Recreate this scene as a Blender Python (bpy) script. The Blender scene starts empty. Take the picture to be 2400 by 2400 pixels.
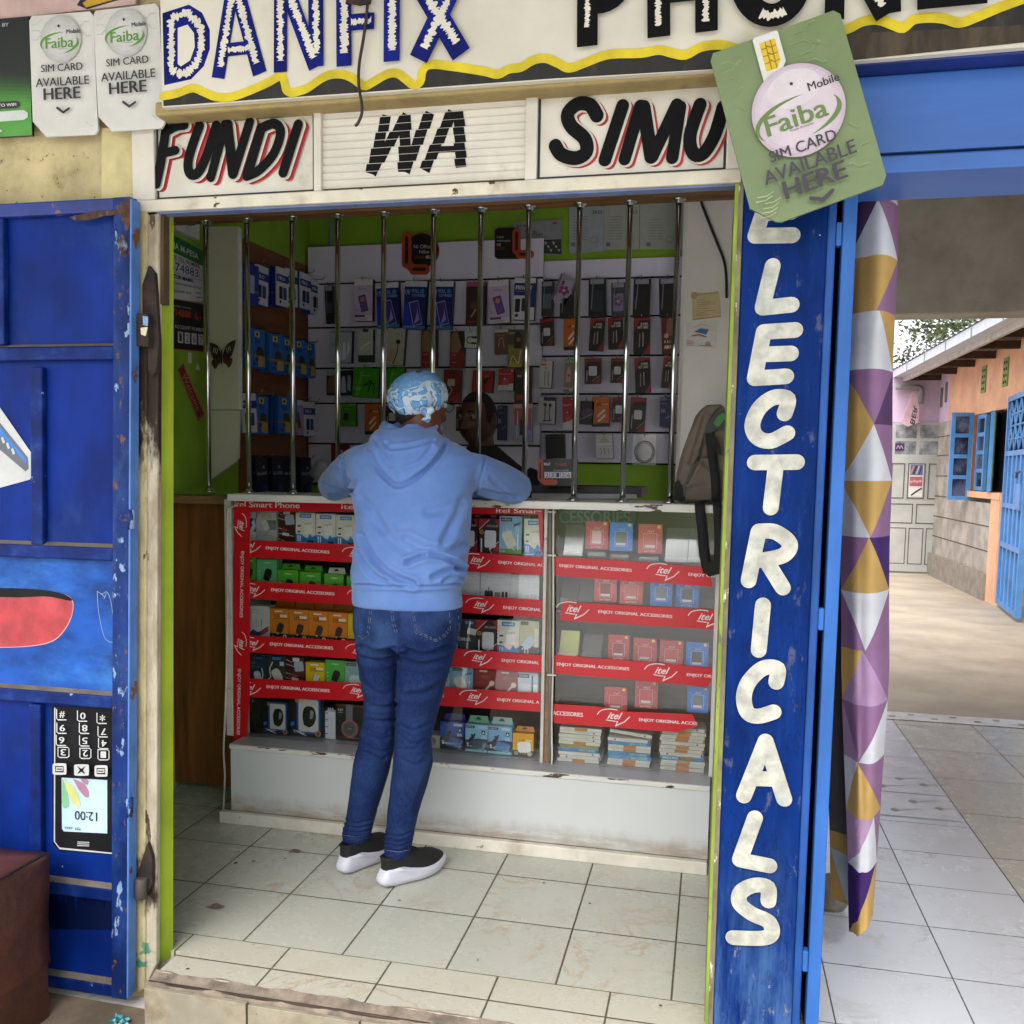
import bpy, bmesh, math, random
from mathutils import Vector, Matrix, noise as mnoise
from mathutils.geometry import tessellate_polygon
rnd = random.Random(7)
scene = bpy.context.scene
COL = scene.collection

# ---------------------------------------------------------------- camera
CAM_POS = Vector((1.2600, -2.2768, 1.3514))
CAM_R = ((0.9760041, 0.2171648, 0.0159836), (0.0346573, -0.0824543, -0.9959920), (-0.2149765, 0.9726463, -0.0880021))
FPX, CX, CY = 2148.9, 1193.87, 1286.34          # focal length and optical centre, in pixels of a 2400 px wide picture
cam = bpy.data.cameras.new("camera")
cam_ob = bpy.data.objects.new("camera", cam)
COL.objects.link(cam_ob)
rx, ry, rz = (Vector(r) for r in CAM_R)
m3 = Matrix((rx, -ry, -rz)).transposed()
cam_ob.matrix_world = Matrix.Translation(CAM_POS) @ m3.to_4x4()
cam.sensor_width = 36.0
cam.lens = 36.0 * FPX / 2400.0
cam.shift_x = (1200 - CX) / 2400.0
cam.shift_y = (CY - 1200) / 2400.0
cam.clip_start = 0.05
cam.clip_end = 2000
scene.camera = cam_ob

# ---------------------------------------------------------------- daylight, overcast
SUN_EL, SUN_AZ = math.radians(57), math.radians(195)
w = bpy.data.worlds.new("World")
scene.world = w
w.use_nodes = True
nt = w.node_tree
bg = nt.nodes["Background"]
sky = nt.nodes.new("ShaderNodeTexSky")
sky.sky_type = 'NISHITA'
sky.sun_disc = False
sky.sun_elevation = SUN_EL
sky.sun_rotation = SUN_AZ
sky.air_density = 1.0
sky.dust_density = 4.0
sky.ozone_density = 1.0
hs = nt.nodes.new("ShaderNodeHueSaturation")
hs.inputs["Saturation"].default_value = 0.3
nt.links.new(sky.outputs[0], hs.inputs["Color"])
nt.links.new(hs.outputs[0], bg.inputs["Color"])
bg.inputs["Strength"].default_value = 0.13
sun = bpy.data.lights.new("sun", 'SUN')
sun.energy = 1.3
sun.angle = math.radians(60)
sun.color = (1.0, 0.96, 0.9)
sun_ob = bpy.data.objects.new("sun", sun)
COL.objects.link(sun_ob)
sd = Vector((math.sin(SUN_AZ) * math.cos(SUN_EL), math.cos(SUN_AZ) * math.cos(SUN_EL), math.sin(SUN_EL)))
sun_ob.rotation_euler = (-sd).to_track_quat('-Z', 'Y').to_euler()
scene.view_settings.view_transform = 'Standard'
scene.view_settings.look = 'None'
scene.view_settings.exposure = 1.77
scene.view_settings.gamma = 1.0
scene.cycles.use_denoising = True
scene.cycles.max_bounces = 8
scene.cycles.diffuse_bounces = 4
scene.cycles.glossy_bounces = 4
scene.cycles.transparent_max_bounces = 12
scene.cycles.caustics_reflective = False
scene.cycles.caustics_refractive = False

# ---------------------------------------------------------------- photo measurements -> metres on a known plane
def ray(u, v):
    a, b = (u - CX) / FPX, (v - CY) / FPX
    return rx * a + ry * b + rz
def PY(u, v, y):
    d = ray(u, v); return CAM_POS + d * ((y - CAM_POS.y) / d.y)
def PX(u, v, x):
    d = ray(u, v); return CAM_POS + d * ((x - CAM_POS.x) / d.x)
def PZ(u, v, z):
    d = ray(u, v); return CAM_POS + d * ((z - CAM_POS.z) / d.z)
def XZ(u, v, y):
    p = PY(u, v, y); return (p.x, p.z)

# ---------------------------------------------------------------- materials
ALB = 1.0                                        # colour multiplier: daylit surfaces darkened so a higher exposure lifts the dim interior
def srgb(h):
    if isinstance(h, (tuple, list)): return (h[0], h[1], h[2], 1)
    h = h.lstrip('#'); o = []
    if len(h) == 3: h = ''.join(c * 2 for c in h)
    for i in (0, 2, 4):
        c = int(h[i:i + 2], 16) / 255
        o.append(c / 12.92 if c <= 0.04045 else ((c + 0.055) / 1.055) ** 2.4)
    return (*(x * ALB for x in o), 1)

class NT:
    def __init__(s, name):
        s.m = bpy.data.materials.new(name); s.m.use_nodes = True
        s.t = s.m.node_tree; s.b = s.t.nodes["Principled BSDF"]
        s.out = s.t.nodes["Material Output"]
        s._c = None
    def n(s, t, **kw):
        x = s.t.nodes.new(t)
        for k, v in kw.items(): setattr(x, k, v)
        return x
    def set(s, sock, v):
        if isinstance(v, bpy.types.NodeSocket): s.t.links.new(v, sock)
        elif v is not None: sock.default_value = v
    def co(s):
        if s._c is None: s._c = s.n("ShaderNodeTexCoord").outputs["Object"]
        return s._c
    def math(s, op, a, b=None, c=None):
        x = s.n("ShaderNodeMath", operation=op)
        s.set(x.inputs[0], a)
        if b is not None: s.set(x.inputs[1], b)
        if c is not None: s.set(x.inputs[2], c)
        return x.outputs[0]
    def mix(s, f, a, b, mode='MIX'):
        x = s.n("ShaderNodeMix", data_type='RGBA', blend_type=mode)
        s.set(x.inputs[0], f); s.set(x.inputs[6], a); s.set(x.inputs[7], b)
        return x.outputs[2]
    def noise(s, scale, detail=4, rough=0.6, vec=None, dist=0, col=False):
        x = s.n("ShaderNodeTexNoise")
        s.set(x.inputs["Vector"], vec if vec is not None else s.co())
        x.inputs["Scale"].default_value = scale; x.inputs["Detail"].default_value = detail
        x.inputs["Roughness"].default_value = rough; x.inputs["Distortion"].default_value = dist
        return x.outputs["Color" if col else 0]
    def step(s, v, a, b):
        x = s.n("ShaderNodeMapRange", clamp=True, interpolation_type='SMOOTHSTEP')
        s.set(x.inputs[0], v); x.inputs[1].default_value = a; x.inputs[2].default_value = b
        return x.outputs[0]
    def scalev(s, sc, loc=(0, 0, 0), vec=None):
        x = s.n("ShaderNodeMapping"); s.set(x.inputs[0], vec if vec is not None else s.co())
        x.inputs["Scale"].default_value = sc; x.inputs["Location"].default_value = loc
        return x.outputs[0]
    def sep(s, vec=None):
        x = s.n("ShaderNodeSeparateXYZ"); s.set(x.inputs[0], vec if vec is not None else s.co())
        return x.outputs
    def bump(s, h, strength=0.3, dist=0.01):
        x = s.n("ShaderNodeBump"); s.set(x.inputs["Height"], h)
        x.inputs["Strength"].default_value = strength; x.inputs["Distance"].default_value = dist
        s.t.links.new(x.outputs[0], s.b.inputs["Normal"])
    def fin(s, col=None, rough=0.6, metal=0.0, spec=0.5, coat=0.0):
        s.set(s.b.inputs["Base Color"], col); s.set(s.b.inputs["Roughness"], rough)
        s.set(s.b.inputs["Metallic"], metal); s.b.inputs["Specular IOR Level"].default_value = spec
        s.b.inputs["Coat Weight"].default_value = coat
        return s.m

_M = {}
def mat(hexc, rough=0.6, var=0.12, vs=9.0, dirt=None, da=0.45, ds=5.0, bump=0.0, bs=80.0, metal=0.0, spec=0.5, chips=None, ca=0.62, cs=14.0, name=None, stretch=None, dirt2=None, da2=0.6, coat=0.0):
    """painted / printed / plain surface: a colour with cloudy variation, optional dirt, optional chips showing what lies beneath"""
    key = (hexc, rough, var, vs, dirt, da, ds, bump, bs, metal, spec, chips, ca, cs, stretch, dirt2, da2, coat)
    if key in _M: return _M[key]
    t = NT(name or "surface_" + str(hexc).strip('#'))
    c = srgb(hexc)
    v = t.scalev(stretch) if stretch else None
    f = t.noise(vs, 5, 0.6, v)
    d = tuple(max(0, x * (1 - var * 1.6)) for x in c[:3]) + (1,)
    l = tuple(min(1, x * (1 + var)) for x in c[:3]) + (1,)
    col = t.mix(t.step(f, 0.3, 0.7), d, l)
    r = rough
    if dirt:
        f2 = t.noise(ds, 8, 0.68, v)
        col = t.mix(t.math('MULTIPLY', t.step(f2, da, da + 0.28), 0.8), col, srgb(dirt))
    if dirt2:
        f3 = t.noise(ds * 6, 6, 0.7, v)
        col = t.mix(t.step(f3, da2, da2 + 0.06), col, srgb(dirt2))
    if chips:
        f4 = t.noise(cs, 9, 0.62, v)
        k = t.step(f4, ca, ca + 0.02)
        col = t.mix(k, col, srgb(chips))
        t.bump(t.math('SUBTRACT', 1.0, k), 0.5, 0.002)
    elif bump:
        t.bump(t.noise(bs, 5, 0.6, v), bump, 0.004)
    _M[key] = t.fin(col, r, metal, spec, coat)
    return _M[key]
_F = {}
def ink(hexc, rough=0.45):
    """printed colour on packaging and signs"""
    k = (hexc, rough)
    if k not in _F:
        _F[k] = mat(hexc, rough, var=0.05, vs=25, name="print_" + hexc.strip('#'))
    return _F[k]

# ---------------------------------------------------------------- text outlines (Blender's own font)
_T = {}
def text_geo(s, bold=0.0, shear=0.0, res=3):
    k = (s, bold, shear, res)
    if k in _T: return _T[k]
    cu = bpy.data.curves.new("t", 'FONT'); cu.body = s; cu.resolution_u = res
    cu.offset = bold; cu.shear = shear; cu.fill_mode = 'FRONT'
    ob = bpy.data.objects.new("t", cu); COL.objects.link(ob)
    dg = bpy.context.evaluated_depsgraph_get()
    me = bpy.data.meshes.new_from_object(ob.evaluated_get(dg))
    vs = [(v.co.x, v.co.y) for v in me.vertices]; fs = [tuple(p.vertices) for p in me.polygons]
    flip = [p.normal.z < 0 for p in me.polygons]
    fs = [tuple(reversed(f)) if fl else f for f, fl in zip(fs, flip)]
    bpy.data.objects.remove(ob); bpy.data.curves.remove(cu); bpy.data.meshes.remove(me)
    x0, x1 = min(v[0] for v in vs), max(v[0] for v in vs); y0, y1 = min(v[1] for v in vs), max(v[1] for v in vs)
    _T[k] = ([((x - x0) / (x1 - x0 + 1e-9), (y - y0) / (y1 - y0 + 1e-9)) for x, y in vs], fs, (x1 - x0) / (y1 - y0 + 1e-9))
    return _T[k]

# ---------------------------------------------------------------- mesh builder
def smooth_path(p, n=6):
    if len(p) < 3: return list(p)
    o = []
    q = [p[0]] + list(p) + [p[-1]]
    for i in range(1, len(q) - 2):
        a, b, c, d = q[i - 1], q[i], q[i + 1], q[i + 2]
        for k in range(n):
            t = k / n
            o.append(tuple(0.5 * (2 * b[j] + (c[j] - a[j]) * t + (2 * a[j] - 5 * b[j] + 4 * c[j] - d[j]) * t * t + (3 * b[j] - a[j] - 3 * c[j] + d[j]) * t ** 3) for j in range(len(b))))
    o.append(tuple(p[-1]))
    return o

def lerp_r(r, t_):
    f = t_ * (len(r) - 1); i = min(len(r) - 2, int(f)); f -= i; a, b = r[i], r[i + 1]
    if isinstance(a, tuple) or isinstance(b, tuple):
        a = a if isinstance(a, tuple) else (a, a); b = b if isinstance(b, tuple) else (b, b)
        return (a[0] + (b[0] - a[0]) * f, a[1] + (b[1] - a[1]) * f)
    return a + (b - a) * f

class MB:
    """collects shapes in metres and links them as ONE mesh object; flat artwork faces -y and every layer lies a little proud of the last"""
    LAY = 0.0004
    def __init__(s, M=None):
        s.V, s.F, s.I, s.S, s.mats = [], [], [], [], []
        s.M = M or Matrix.Identity(4); s.k = 0
    def mi(s, m):
        if m not in s.mats: s.mats.append(m)
        return s.mats.index(m)
    def add(s, vs, fs, m, smooth=False):
        b = len(s.V); i = s.mi(m)
        s.V += [s.M @ Vector(v) for v in vs]
        for f in fs:
            s.F.append([b + j for j in f]); s.I.append(i); s.S.append(smooth)
        return s
    def lay(s):
        s.k += 1; return s.k * s.LAY
    def box(s, x0, x1, y0, y1, z0, z1, m):
        vs = [(x0, y0, z0), (x1, y0, z0), (x1, y1, z0), (x0, y1, z0), (x0, y0, z1), (x1, y0, z1), (x1, y1, z1), (x0, y1, z1)]
        return s.add(vs, [(0, 1, 5, 4), (1, 2, 6, 5), (2, 3, 7, 6), (3, 0, 4, 7), (4, 5, 6, 7), (3, 2, 1, 0)], m)
    def prism(s, pts, y0, y1, m):
        """polygon in x-z (any turn), front at y0, back at y1"""
        a = sum(pts[i][0] * pts[(i + 1) % len(pts)][1] - pts[(i + 1) % len(pts)][0] * pts[i][1] for i in range(len(pts)))
        if a < 0: pts = pts[::-1]
        n = len(pts)
        vs = [(x, y0, z) for x, z in pts] + [(x, y1, z) for x, z in pts]
        tri = tessellate_polygon([[Vector((x, z, 0)) for x, z in pts]])
        def ok(t):
            (ax, az), (bx, bz), (cx, cz) = (pts[i] for i in t)
            return t if (bx - ax) * (cz - az) - (cx - ax) * (bz - az) > 0 else t[::-1]
        fs = [tuple(ok(t)) for t in tri]
        fs += [tuple(j + n for j in f[::-1]) for f in fs]
        fs += [(i, i + n, (i + 1) % n + n, (i + 1) % n) for i in range(n)]
        return s.add(vs, [f if k < 2 * len(tri) else f for k, f in enumerate(fs)], m)
    def pxprism(s, px, y0, y1, m): return s.prism([XZ(u, v, y0) for u, v in px], y0, y1, m)
    def poly(s, pts, y, m):
        y = y - s.lay()
        a = sum(pts[i][0] * pts[(i + 1) % len(pts)][1] - pts[(i + 1) % len(pts)][0] * pts[i][1] for i in range(len(pts)))
        if a < 0: pts = pts[::-1]
        if len(pts) <= 4: return s.add([(x, y, z) for x, z in pts], [tuple(range(len(pts)))], m)
        tri = tessellate_polygon([[Vector((x, z, 0)) for x, z in pts]])
        def ok(t):
            (ax, az), (bx, bz), (cx, cz) = (pts[i] for i in t)
            return tuple(t) if (bx - ax) * (cz - az) - (cx - ax) * (bz - az) > 0 else tuple(t[::-1])
        return s.add([(x, y, z) for x, z in pts], [ok(t) for t in tri], m)
    def rect(s, x0, z0, x1, z1, y, m): return s.poly([(x0, z0), (x1, z0), (x1, z1), (x0, z1)], y, m)
    def pxpoly(s, px, y, m): return s.poly([XZ(u, v, y) for u, v in px], y, m)
    def disc(s, cx, cz, r, y, m, n=28, rz=None, a0=0, a1=2 * math.pi):
        rz = rz or r
        return s.poly([(cx + r * math.cos(a0 + (a1 - a0) * i / n), cz + rz * math.sin(a0 + (a1 - a0) * i / n)) for i in range(n)], y, m)
    def stroke(s, pts, wd, y, m, caps=True, smooth=0, jag=0.0, w1=None):
        if smooth: pts = smooth_path(pts, smooth)
        q = [pts[0]]
        for p in pts[1:]:
            if math.hypot(p[0] - q[-1][0], p[1] - q[-1][1]) > 1e-6: q.append(p)
        pts = q; n = len(pts)
        if n < 2: return s
        y = y - s.lay(); L, R, cen = [], [], []
        for i in range(n):
            a = pts[max(0, i - 1)]; b = pts[min(n - 1, i + 1)]
            dx, dz = b[0] - a[0], b[1] - a[1]; l = math.hypot(dx, dz) or 1
            dx, dz = dx / l, dz / l; nx, nz = -dz, dx
            k = 1.0
            if 0 < i < n - 1:
                ex, ez = pts[i][0] - a[0], pts[i][1] - a[1]; le = math.hypot(ex, ez) or 1
                k = 1 / max(0.55, abs((ex * dx + ez * dz) / le))
            ww = (wd if w1 is None else wd + (w1 - wd) * i / (n - 1)) * 0.5 * k
            la = ww * (1 + jag * (rnd.random() * 2 - 1.1)); ra = ww * (1 + jag * (rnd.random() * 2 - 1.1))
            yi = y - i * 4e-6; L.append((pts[i][0] + nx * la, yi, pts[i][1] + nz * la)); R.append((pts[i][0] - nx * ra, yi, pts[i][1] - nz * ra))
        vs = L + R; fs = [(n + i, n + i + 1, i + 1, i) for i in range(n - 1)]
        if caps:
            for end in (0, n - 1):
                o = pts[1] if end == 0 else pts[n - 2]
                a = math.atan2(pts[end][1] - o[1], pts[end][0] - o[0]); r = (wd if (w1 is None or end == 0) else w1) * 0.5
                b = len(vs); yi = y - end * 4e-6
                vs += [(pts[end][0] + r * math.cos(a - math.pi / 2 + math.pi * k / 8), yi, pts[end][1] + r * math.sin(a - math.pi / 2 + math.pi * k / 8)) for k in range(9)]
                fs.append(tuple(range(b, b + 9)))
        return s.add(vs, fs, m)
    def pxstroke(s, px, wpx, y, m, **kw):
        c = PY(*px[0], y); sc = (c - CAM_POS).dot(rz) / FPX
        return s.stroke([XZ(u, v, y) for u, v in px], wpx * sc, y, m, **kw)
    def _bold(s, o, fs, m, b, ux, y0):
        for k, d in enumerate((0, b, -b) if b else (0,)):
            s.add([(x + ux * d, y - 0.00008 * k, z) for x, y, z in o], fs, m)
        return s
    def text(s, t, x0, z0, x1, z1, y, m, bold=0.0, shear=0.0, keep=False, align='c', res=3, skew=None):
        vs, fs, asp = text_geo(t, 0, shear, res)
        y = y - s.lay(); wd, h = x1 - x0, z1 - z0
        if keep:
            if asp * h < wd:
                nw = asp * h
                x0 = x0 + (wd - nw) * (0.5 if align == 'c' else 0 if align == 'l' else 1); wd = nw
            else:
                nh = wd / asp; z0 = z0 + (h - nh) / 2; h = nh
        return s._bold([(x0 + a * wd + (skew or 0) * b * h, y, z0 + b * h) for a, b in vs], fs, m, bold * 1.6, h, y)
    def pxtext(s, t, quad, y, m, bold=0.0, shear=0.0, res=3):
        """text filling a four-cornered patch given in photo pixels: bottom left, bottom right, top right, top left"""
        vs, fs, asp = text_geo(t, 0, shear, res)
        A, B, C_, D = (Vector(XZ(u, v, y)) for u, v in quad)
        y = y - s.lay(); o = []
        for a, b in vs:
            p = A * (1 - a) * (1 - b) + B * a * (1 - b) + C_ * a * b + D * (1 - a) * b
            o.append((p.x, y, p.y))
        return s._bold(o, fs, m, bold * 1.6, (D - A).length, y)
    def tube(s, pts, r, m, n=8, smooth=0, caps=True, r1=None):
        if smooth: pts = smooth_path(pts, smooth)
        P = [Vector(p) for p in pts]; k = len(P); vs, fs = [], []
        up = None
        for i in range(k):
            d = (P[min(k - 1, i + 1)] - P[max(0, i - 1)]).normalized()
            if up is None:
                up = Vector((0, 0, 1)) if abs(d.z) < 0.9 else Vector((1, 0, 0))
            a = d.cross(up)
            if a.length < 1e-4: a = d.cross(Vector((0.3, 1, 0.2)))
            a.normalize(); b = a.cross(d).normalized(); up = b
            rr = lerp_r(r, i / (k - 1)) if isinstance(r, list) else (r if r1 is None else r + (r1 - r) * i / (k - 1))
            ra, rb = rr if isinstance(rr, (list, tuple)) else (rr, rr)
            vs += [tuple(P[i] + a * (ra * math.cos(2 * math.pi * j / n)) + b * (rb * math.sin(2 * math.pi * j / n))) for j in range(n)]
        for i in range(k - 1):
            for j in range(n):
                fs.append((i * n + j, i * n + (j + 1) % n, (i + 1) * n + (j + 1) % n, (i + 1) * n + j))
        if caps: fs += [tuple(range(n))[::-1], tuple(range((k - 1) * n, k * n))]
        return s.add(vs, fs, m, True)
    def lathe(s, prof, c, m, n=20):
        vs, fs = [], []
        for r, z in prof: vs += [(c[0] + r * math.cos(2 * math.pi * j / n), c[1] + r * math.sin(2 * math.pi * j / n), c[2] + z) for j in range(n)]
        for i in range(len(prof) - 1):
            for j in range(n): fs.append((i * n + j, i * n + (j + 1) % n, (i + 1) * n + (j + 1) % n, (i + 1) * n + j))
        return s.add(vs, fs, m, True)
    def loft(s, rings, m, n=28, cap=True):
        """rings: (centre, half width x, half depth y, squareness, tilt) stacked bodies"""
        vs, fs = [], []
        for rg in rings:
            c, a, b = Vector(rg[0]), rg[1], rg[2]; e = rg[3] if len(rg) > 3 else 1.0; tl = rg[4] if len(rg) > 4 else 0.0
            for j in range(n):
                t = 2 * math.pi * j / n; ct, st = math.cos(t), math.sin(t)
                x = a * math.copysign(abs(ct) ** e, ct); y = b * math.copysign(abs(st) ** e, st)
                vs.append((c.x + x, c.y + y, c.z + y * tl))
        k = len(rings)
        for i in range(k - 1):
            for j in range(n): fs.append((i * n + j, i * n + (j + 1) % n, (i + 1) * n + (j + 1) % n, (i + 1) * n + j))
        if cap: fs += [tuple(range(n))[::-1], tuple(range((k - 1) * n, k * n))]
        return s.add(vs, fs, m, True)
    def ball(s, c, rx_, ry_, rz_, m, n=20, k=14, M=None):
        vs, fs = [], []; c = Vector(c)
        for i in range(k + 1):
            ph = math.pi * i / k
            for j in range(n):
                t = 2 * math.pi * j / n
                p = Vector((rx_ * math.sin(ph) * math.cos(t), ry_ * math.sin(ph) * math.sin(t), rz_ * math.cos(ph)))
                if M: p = M @ p
                vs.append(tuple(c + p))
        for i in range(k):
            for j in range(n): fs.append((i * n + j, (i + 1) * n + j, (i + 1) * n + (j + 1) % n, i * n + (j + 1) % n))
        return s.add(vs, fs, m, True)
    def mesh(s, name, org=Vector((0, 0, 0))):
        me = bpy.data.meshes.new(name)
        me.from_pydata([tuple(v - org) for v in s.V], [], s.F)
        for m in s.mats: me.materials.append(m)
        me.polygons.foreach_set("material_index", s.I)
        me.polygons.foreach_set("use_smooth", s.S)
        me.update()
        return me
    def build(s, name, parent=None, origin=None, bevel=0.0, seg=2):
        if parent is not None: org = wloc(parent)
        else: org = Vector(origin) if origin is not None else s.base()
        me = s.mesh(name, org)
        if len(me.vertices) < 40000 and any(s.S) : pass
        o = bpy.data.objects.new(name, me); COL.objects.link(o)
        if parent is not None: o.parent = parent
        else: o.location = org
        if bevel:
            b = o.modifiers.new("bevel", 'BEVEL'); b.width = bevel; b.segments = seg; b.limit_method = 'ANGLE'; b.angle_limit = math.radians(50)
        return o
    def base(s):
        if not s.V: return Vector((0, 0, 0))
        xs = [v.x for v in s.V]; ys = [v.y for v in s.V]; zs = [v.z for v in s.V]
        return Vector(((min(xs) + max(xs)) / 2, (min(ys) + max(ys)) / 2, min(zs)))
def wloc(o):
    p = Vector(o.location)
    while o.parent: o = o.parent; p += Vector(o.location)
    return p
def tag(o, label=None, cat=None, group=None, kind=None):
    if label: o["label"] = label
    if cat: o["category"] = cat
    if group: o["group"] = group
    if kind: o["kind"] = kind
    return o
def thing(name, label, cat, loc=(0, 0, 0), group=None):
    o = bpy.data.objects.new(name, None); o.empty_display_size = 0.1; COL.objects.link(o); o.location = loc
    return tag(o, label, cat, group)
def copy_thing(o, loc, label=None):
    c = o.copy(); COL.objects.link(c); c.location = loc
    if label: c["label"] = label
    for ch in o.children:
        d = ch.copy(); COL.objects.link(d); d.parent = c
        for g in ch.children:
            e = g.copy(); COL.objects.link(e); e.parent = d
    return c
def RZ(deg, at=(0, 0, 0)): return Matrix.Translation(Vector(at)) @ Matrix.Rotation(math.radians(deg), 4, 'Z')
SIDE = lambda x: Matrix(((0, -1, 0, x), (1, 0, 0, 0), (0, 0, 1, 0), (0, 0, 0, 1)))   # artwork on a wall that faces +x: local x runs along world y
# ================================================================ SETTING
def tile_mat(name, ox, oy, sx, sy, base, vein, grout, gw=0.005, rough=0.22, dirt='#6b5f4c', da=0.70, spots=0.735, stagger=0.0, tone=0.06):
    t = NT(name); X, Y, Z = t.sep()
    v = t.math('DIVIDE', t.math('SUBTRACT', Y, oy), sy); row = t.math('FLOOR', v)
    u = t.math('DIVIDE', t.math('SUBTRACT', X, ox), sx)
    if stagger: u = t.math('ADD', u, t.math('MULTIPLY', row, stagger))
    fu, fv = t.math('FRACT', u), t.math('FRACT', v)
    du = t.math('MULTIPLY', t.math('MINIMUM', fu, t.math('SUBTRACT', 1.0, fu)), sx)
    dv = t.math('MULTIPLY', t.math('MINIMUM', fv, t.math('SUBTRACT', 1.0, fv)), sy)
    wob = t.math('MULTIPLY', t.math('SUBTRACT', t.noise(60, 3), 0.5), 0.0025)
    d = t.math('ADD', t.math('MINIMUM', du, dv), wob)
    g = t.math('SUBTRACT', 1.0, t.step(d, gw * 0.35, gw * 0.75))
    cx = t.n("ShaderNodeCombineXYZ"); t.set(cx.inputs[0], t.math('FLOOR', u)); t.set(cx.inputs[1], row)
    wn = t.n("ShaderNodeTexWhiteNoise", noise_dimensions='3D'); t.set(wn.inputs[0], cx.outputs[0])
    off = t.n("ShaderNodeVectorMath", operation='MULTIPLY_ADD'); t.set(off.inputs[0], wn.outputs["Color"]); off.inputs[1].default_value = (9, 9, 9); t.set(off.inputs[2], t.co())
    n1 = t.noise(3.2, 6, 0.55, off.outputs[0], 1.6)
    ridge = t.math('ABSOLUTE', t.math('SUBTRACT', n1, 0.5))
    vn = t.math('MULTIPLY', t.math('SUBTRACT', 1.0, t.step(ridge, 0.002, 0.03)), t.step(t.noise(2.3, 3, 0.5, off.outputs[0]), 0.46, 0.62))
    b = srgb(base)
    tint = t.mix(wn.outputs["Value"], tuple(x * (1 - tone) for x in b[:3]) + (1,), tuple(min(1, x * (1 + tone * 0.4)) for x in b[:3]) + (1,))
    cl = t.noise(5, 6, 0.6)
    col = t.mix(t.math('MULTIPLY', t.step(cl, 0.3, 0.9), 0.16), tint, srgb(vein))
    col = t.mix(t.math('MULTIPLY', vn, 0.55), col, srgb(vein))
    dn = t.noise(7, 9, 0.72)
    col = t.mix(t.math('MULTIPLY', t.step(dn, da - .06, da + 0.3), 0.3), col, srgb(dirt))
    sp = t.noise(38, 5, 0.6)
    col = t.mix(t.step(sp, spots, spots + 0.02), col, srgb('#4a4034'))
    col = t.mix(g, col, srgb(grout))
    t.bump(t.math('SUBTRACT', t.math('MULTIPLY', t.noise(14, 3), 0.15), g), 0.35, 0.002)
    r = t.math('ADD', t.math('MULTIPLY', g, 0.6), t.math('ADD', rough, t.math('MULTIPLY', t.step(dn, 0.4, 0.7), 0.18)))
    return t.fin(col, r, 0, 0.5)

ALB = 0.83
M_TILE = tile_mat("glazed_floor_tile", 0.0, 0.0, 0.3, 0.3, '#c4c6ba', '#b39c80', '#55503f')
jx = PZ(676.8, 2224.4, 0).x % 0.3
M_TILE2 = tile_mat("glazed_threshold_tile", jx, -0.112, 0.3, 0.115, '#c9c8b8', '#b59a78', '#5a5140', da=0.66, spots=0.69)
M_TILE3 = tile_mat("passage_floor_tile", 2.27, 0.29, 0.335, 0.29, '#d6d9dd', '#b4afa6', '#5b5852', 0.0035, rough=0.16, da=0.70, spots=0.75)
M_TILE4 = tile_mat("passage_edge_tile", 2.27, 0.29, 0.40, 0.44, '#c2c0b3', '#a79c88', '#514c42', rough=0.2, da=0.70, spots=0.75)
M_RISER = mat('#a39d89', 0.5, dirt='#7a6448', da=0.44, ds=8, dirt2='#4d3b28', da2=0.66, bump=0.2, bs=30)
M_MORTAR = mat('#85786a', 0.95, var=0.3, vs=16, dirt='#544839', da=0.54, ds=7, bump=0.9, bs=45)
M_EARTH = mat('#8a7a66', 0.95, var=0.3, vs=6, dirt='#5c4e3e', da=0.5, ds=3, bump=0.8, bs=40)
M_YARD = mat('#a99d8a', 0.9, var=0.12, vs=1.8, dirt='#8b7c66', da=0.52, ds=2.2, bump=0.35, bs=25, stretch=(0.9, 1.15, 1), dirt2='#6f604c', da2=0.67)
M_DARKGAP = mat('#14110e', 0.9)

ALB = 1.0
# ground: one sheet to the horizon, grass away from the paved front
t = NT("roadside_grass_and_earth"); X, Y, Z = t.sep()
f = t.step(t.math('ADD', Y, t.math('MULTIPLY', t.noise(0.8, 5), 2.0)), -16.0, -13.0)
g1 = t.mix(t.noise(3, 8, 0.7), srgb('#3f5a24'), srgb('#6f7f3c'))
e1 = t.mix(t.noise(4, 8, 0.7), srgb('#c6c4c2'), srgb('#d6d4d2'))
t.bump(t.noise(30, 6, 0.7), 0.6, 0.02)
M_GROUND = t.fin(t.mix(f, g1, e1), 0.95)
g = MB(); g.add([(-400, -400, -0.125), (400, -400, -0.125), (400, 400, -0.125), (-400, 400, -0.125)], [(0, 1, 2, 3)], M_GROUND)
tag(g.build("ground", origin=(0, 0, 0)), "earth and grass ground in front of the shop row", kind="structure")

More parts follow.
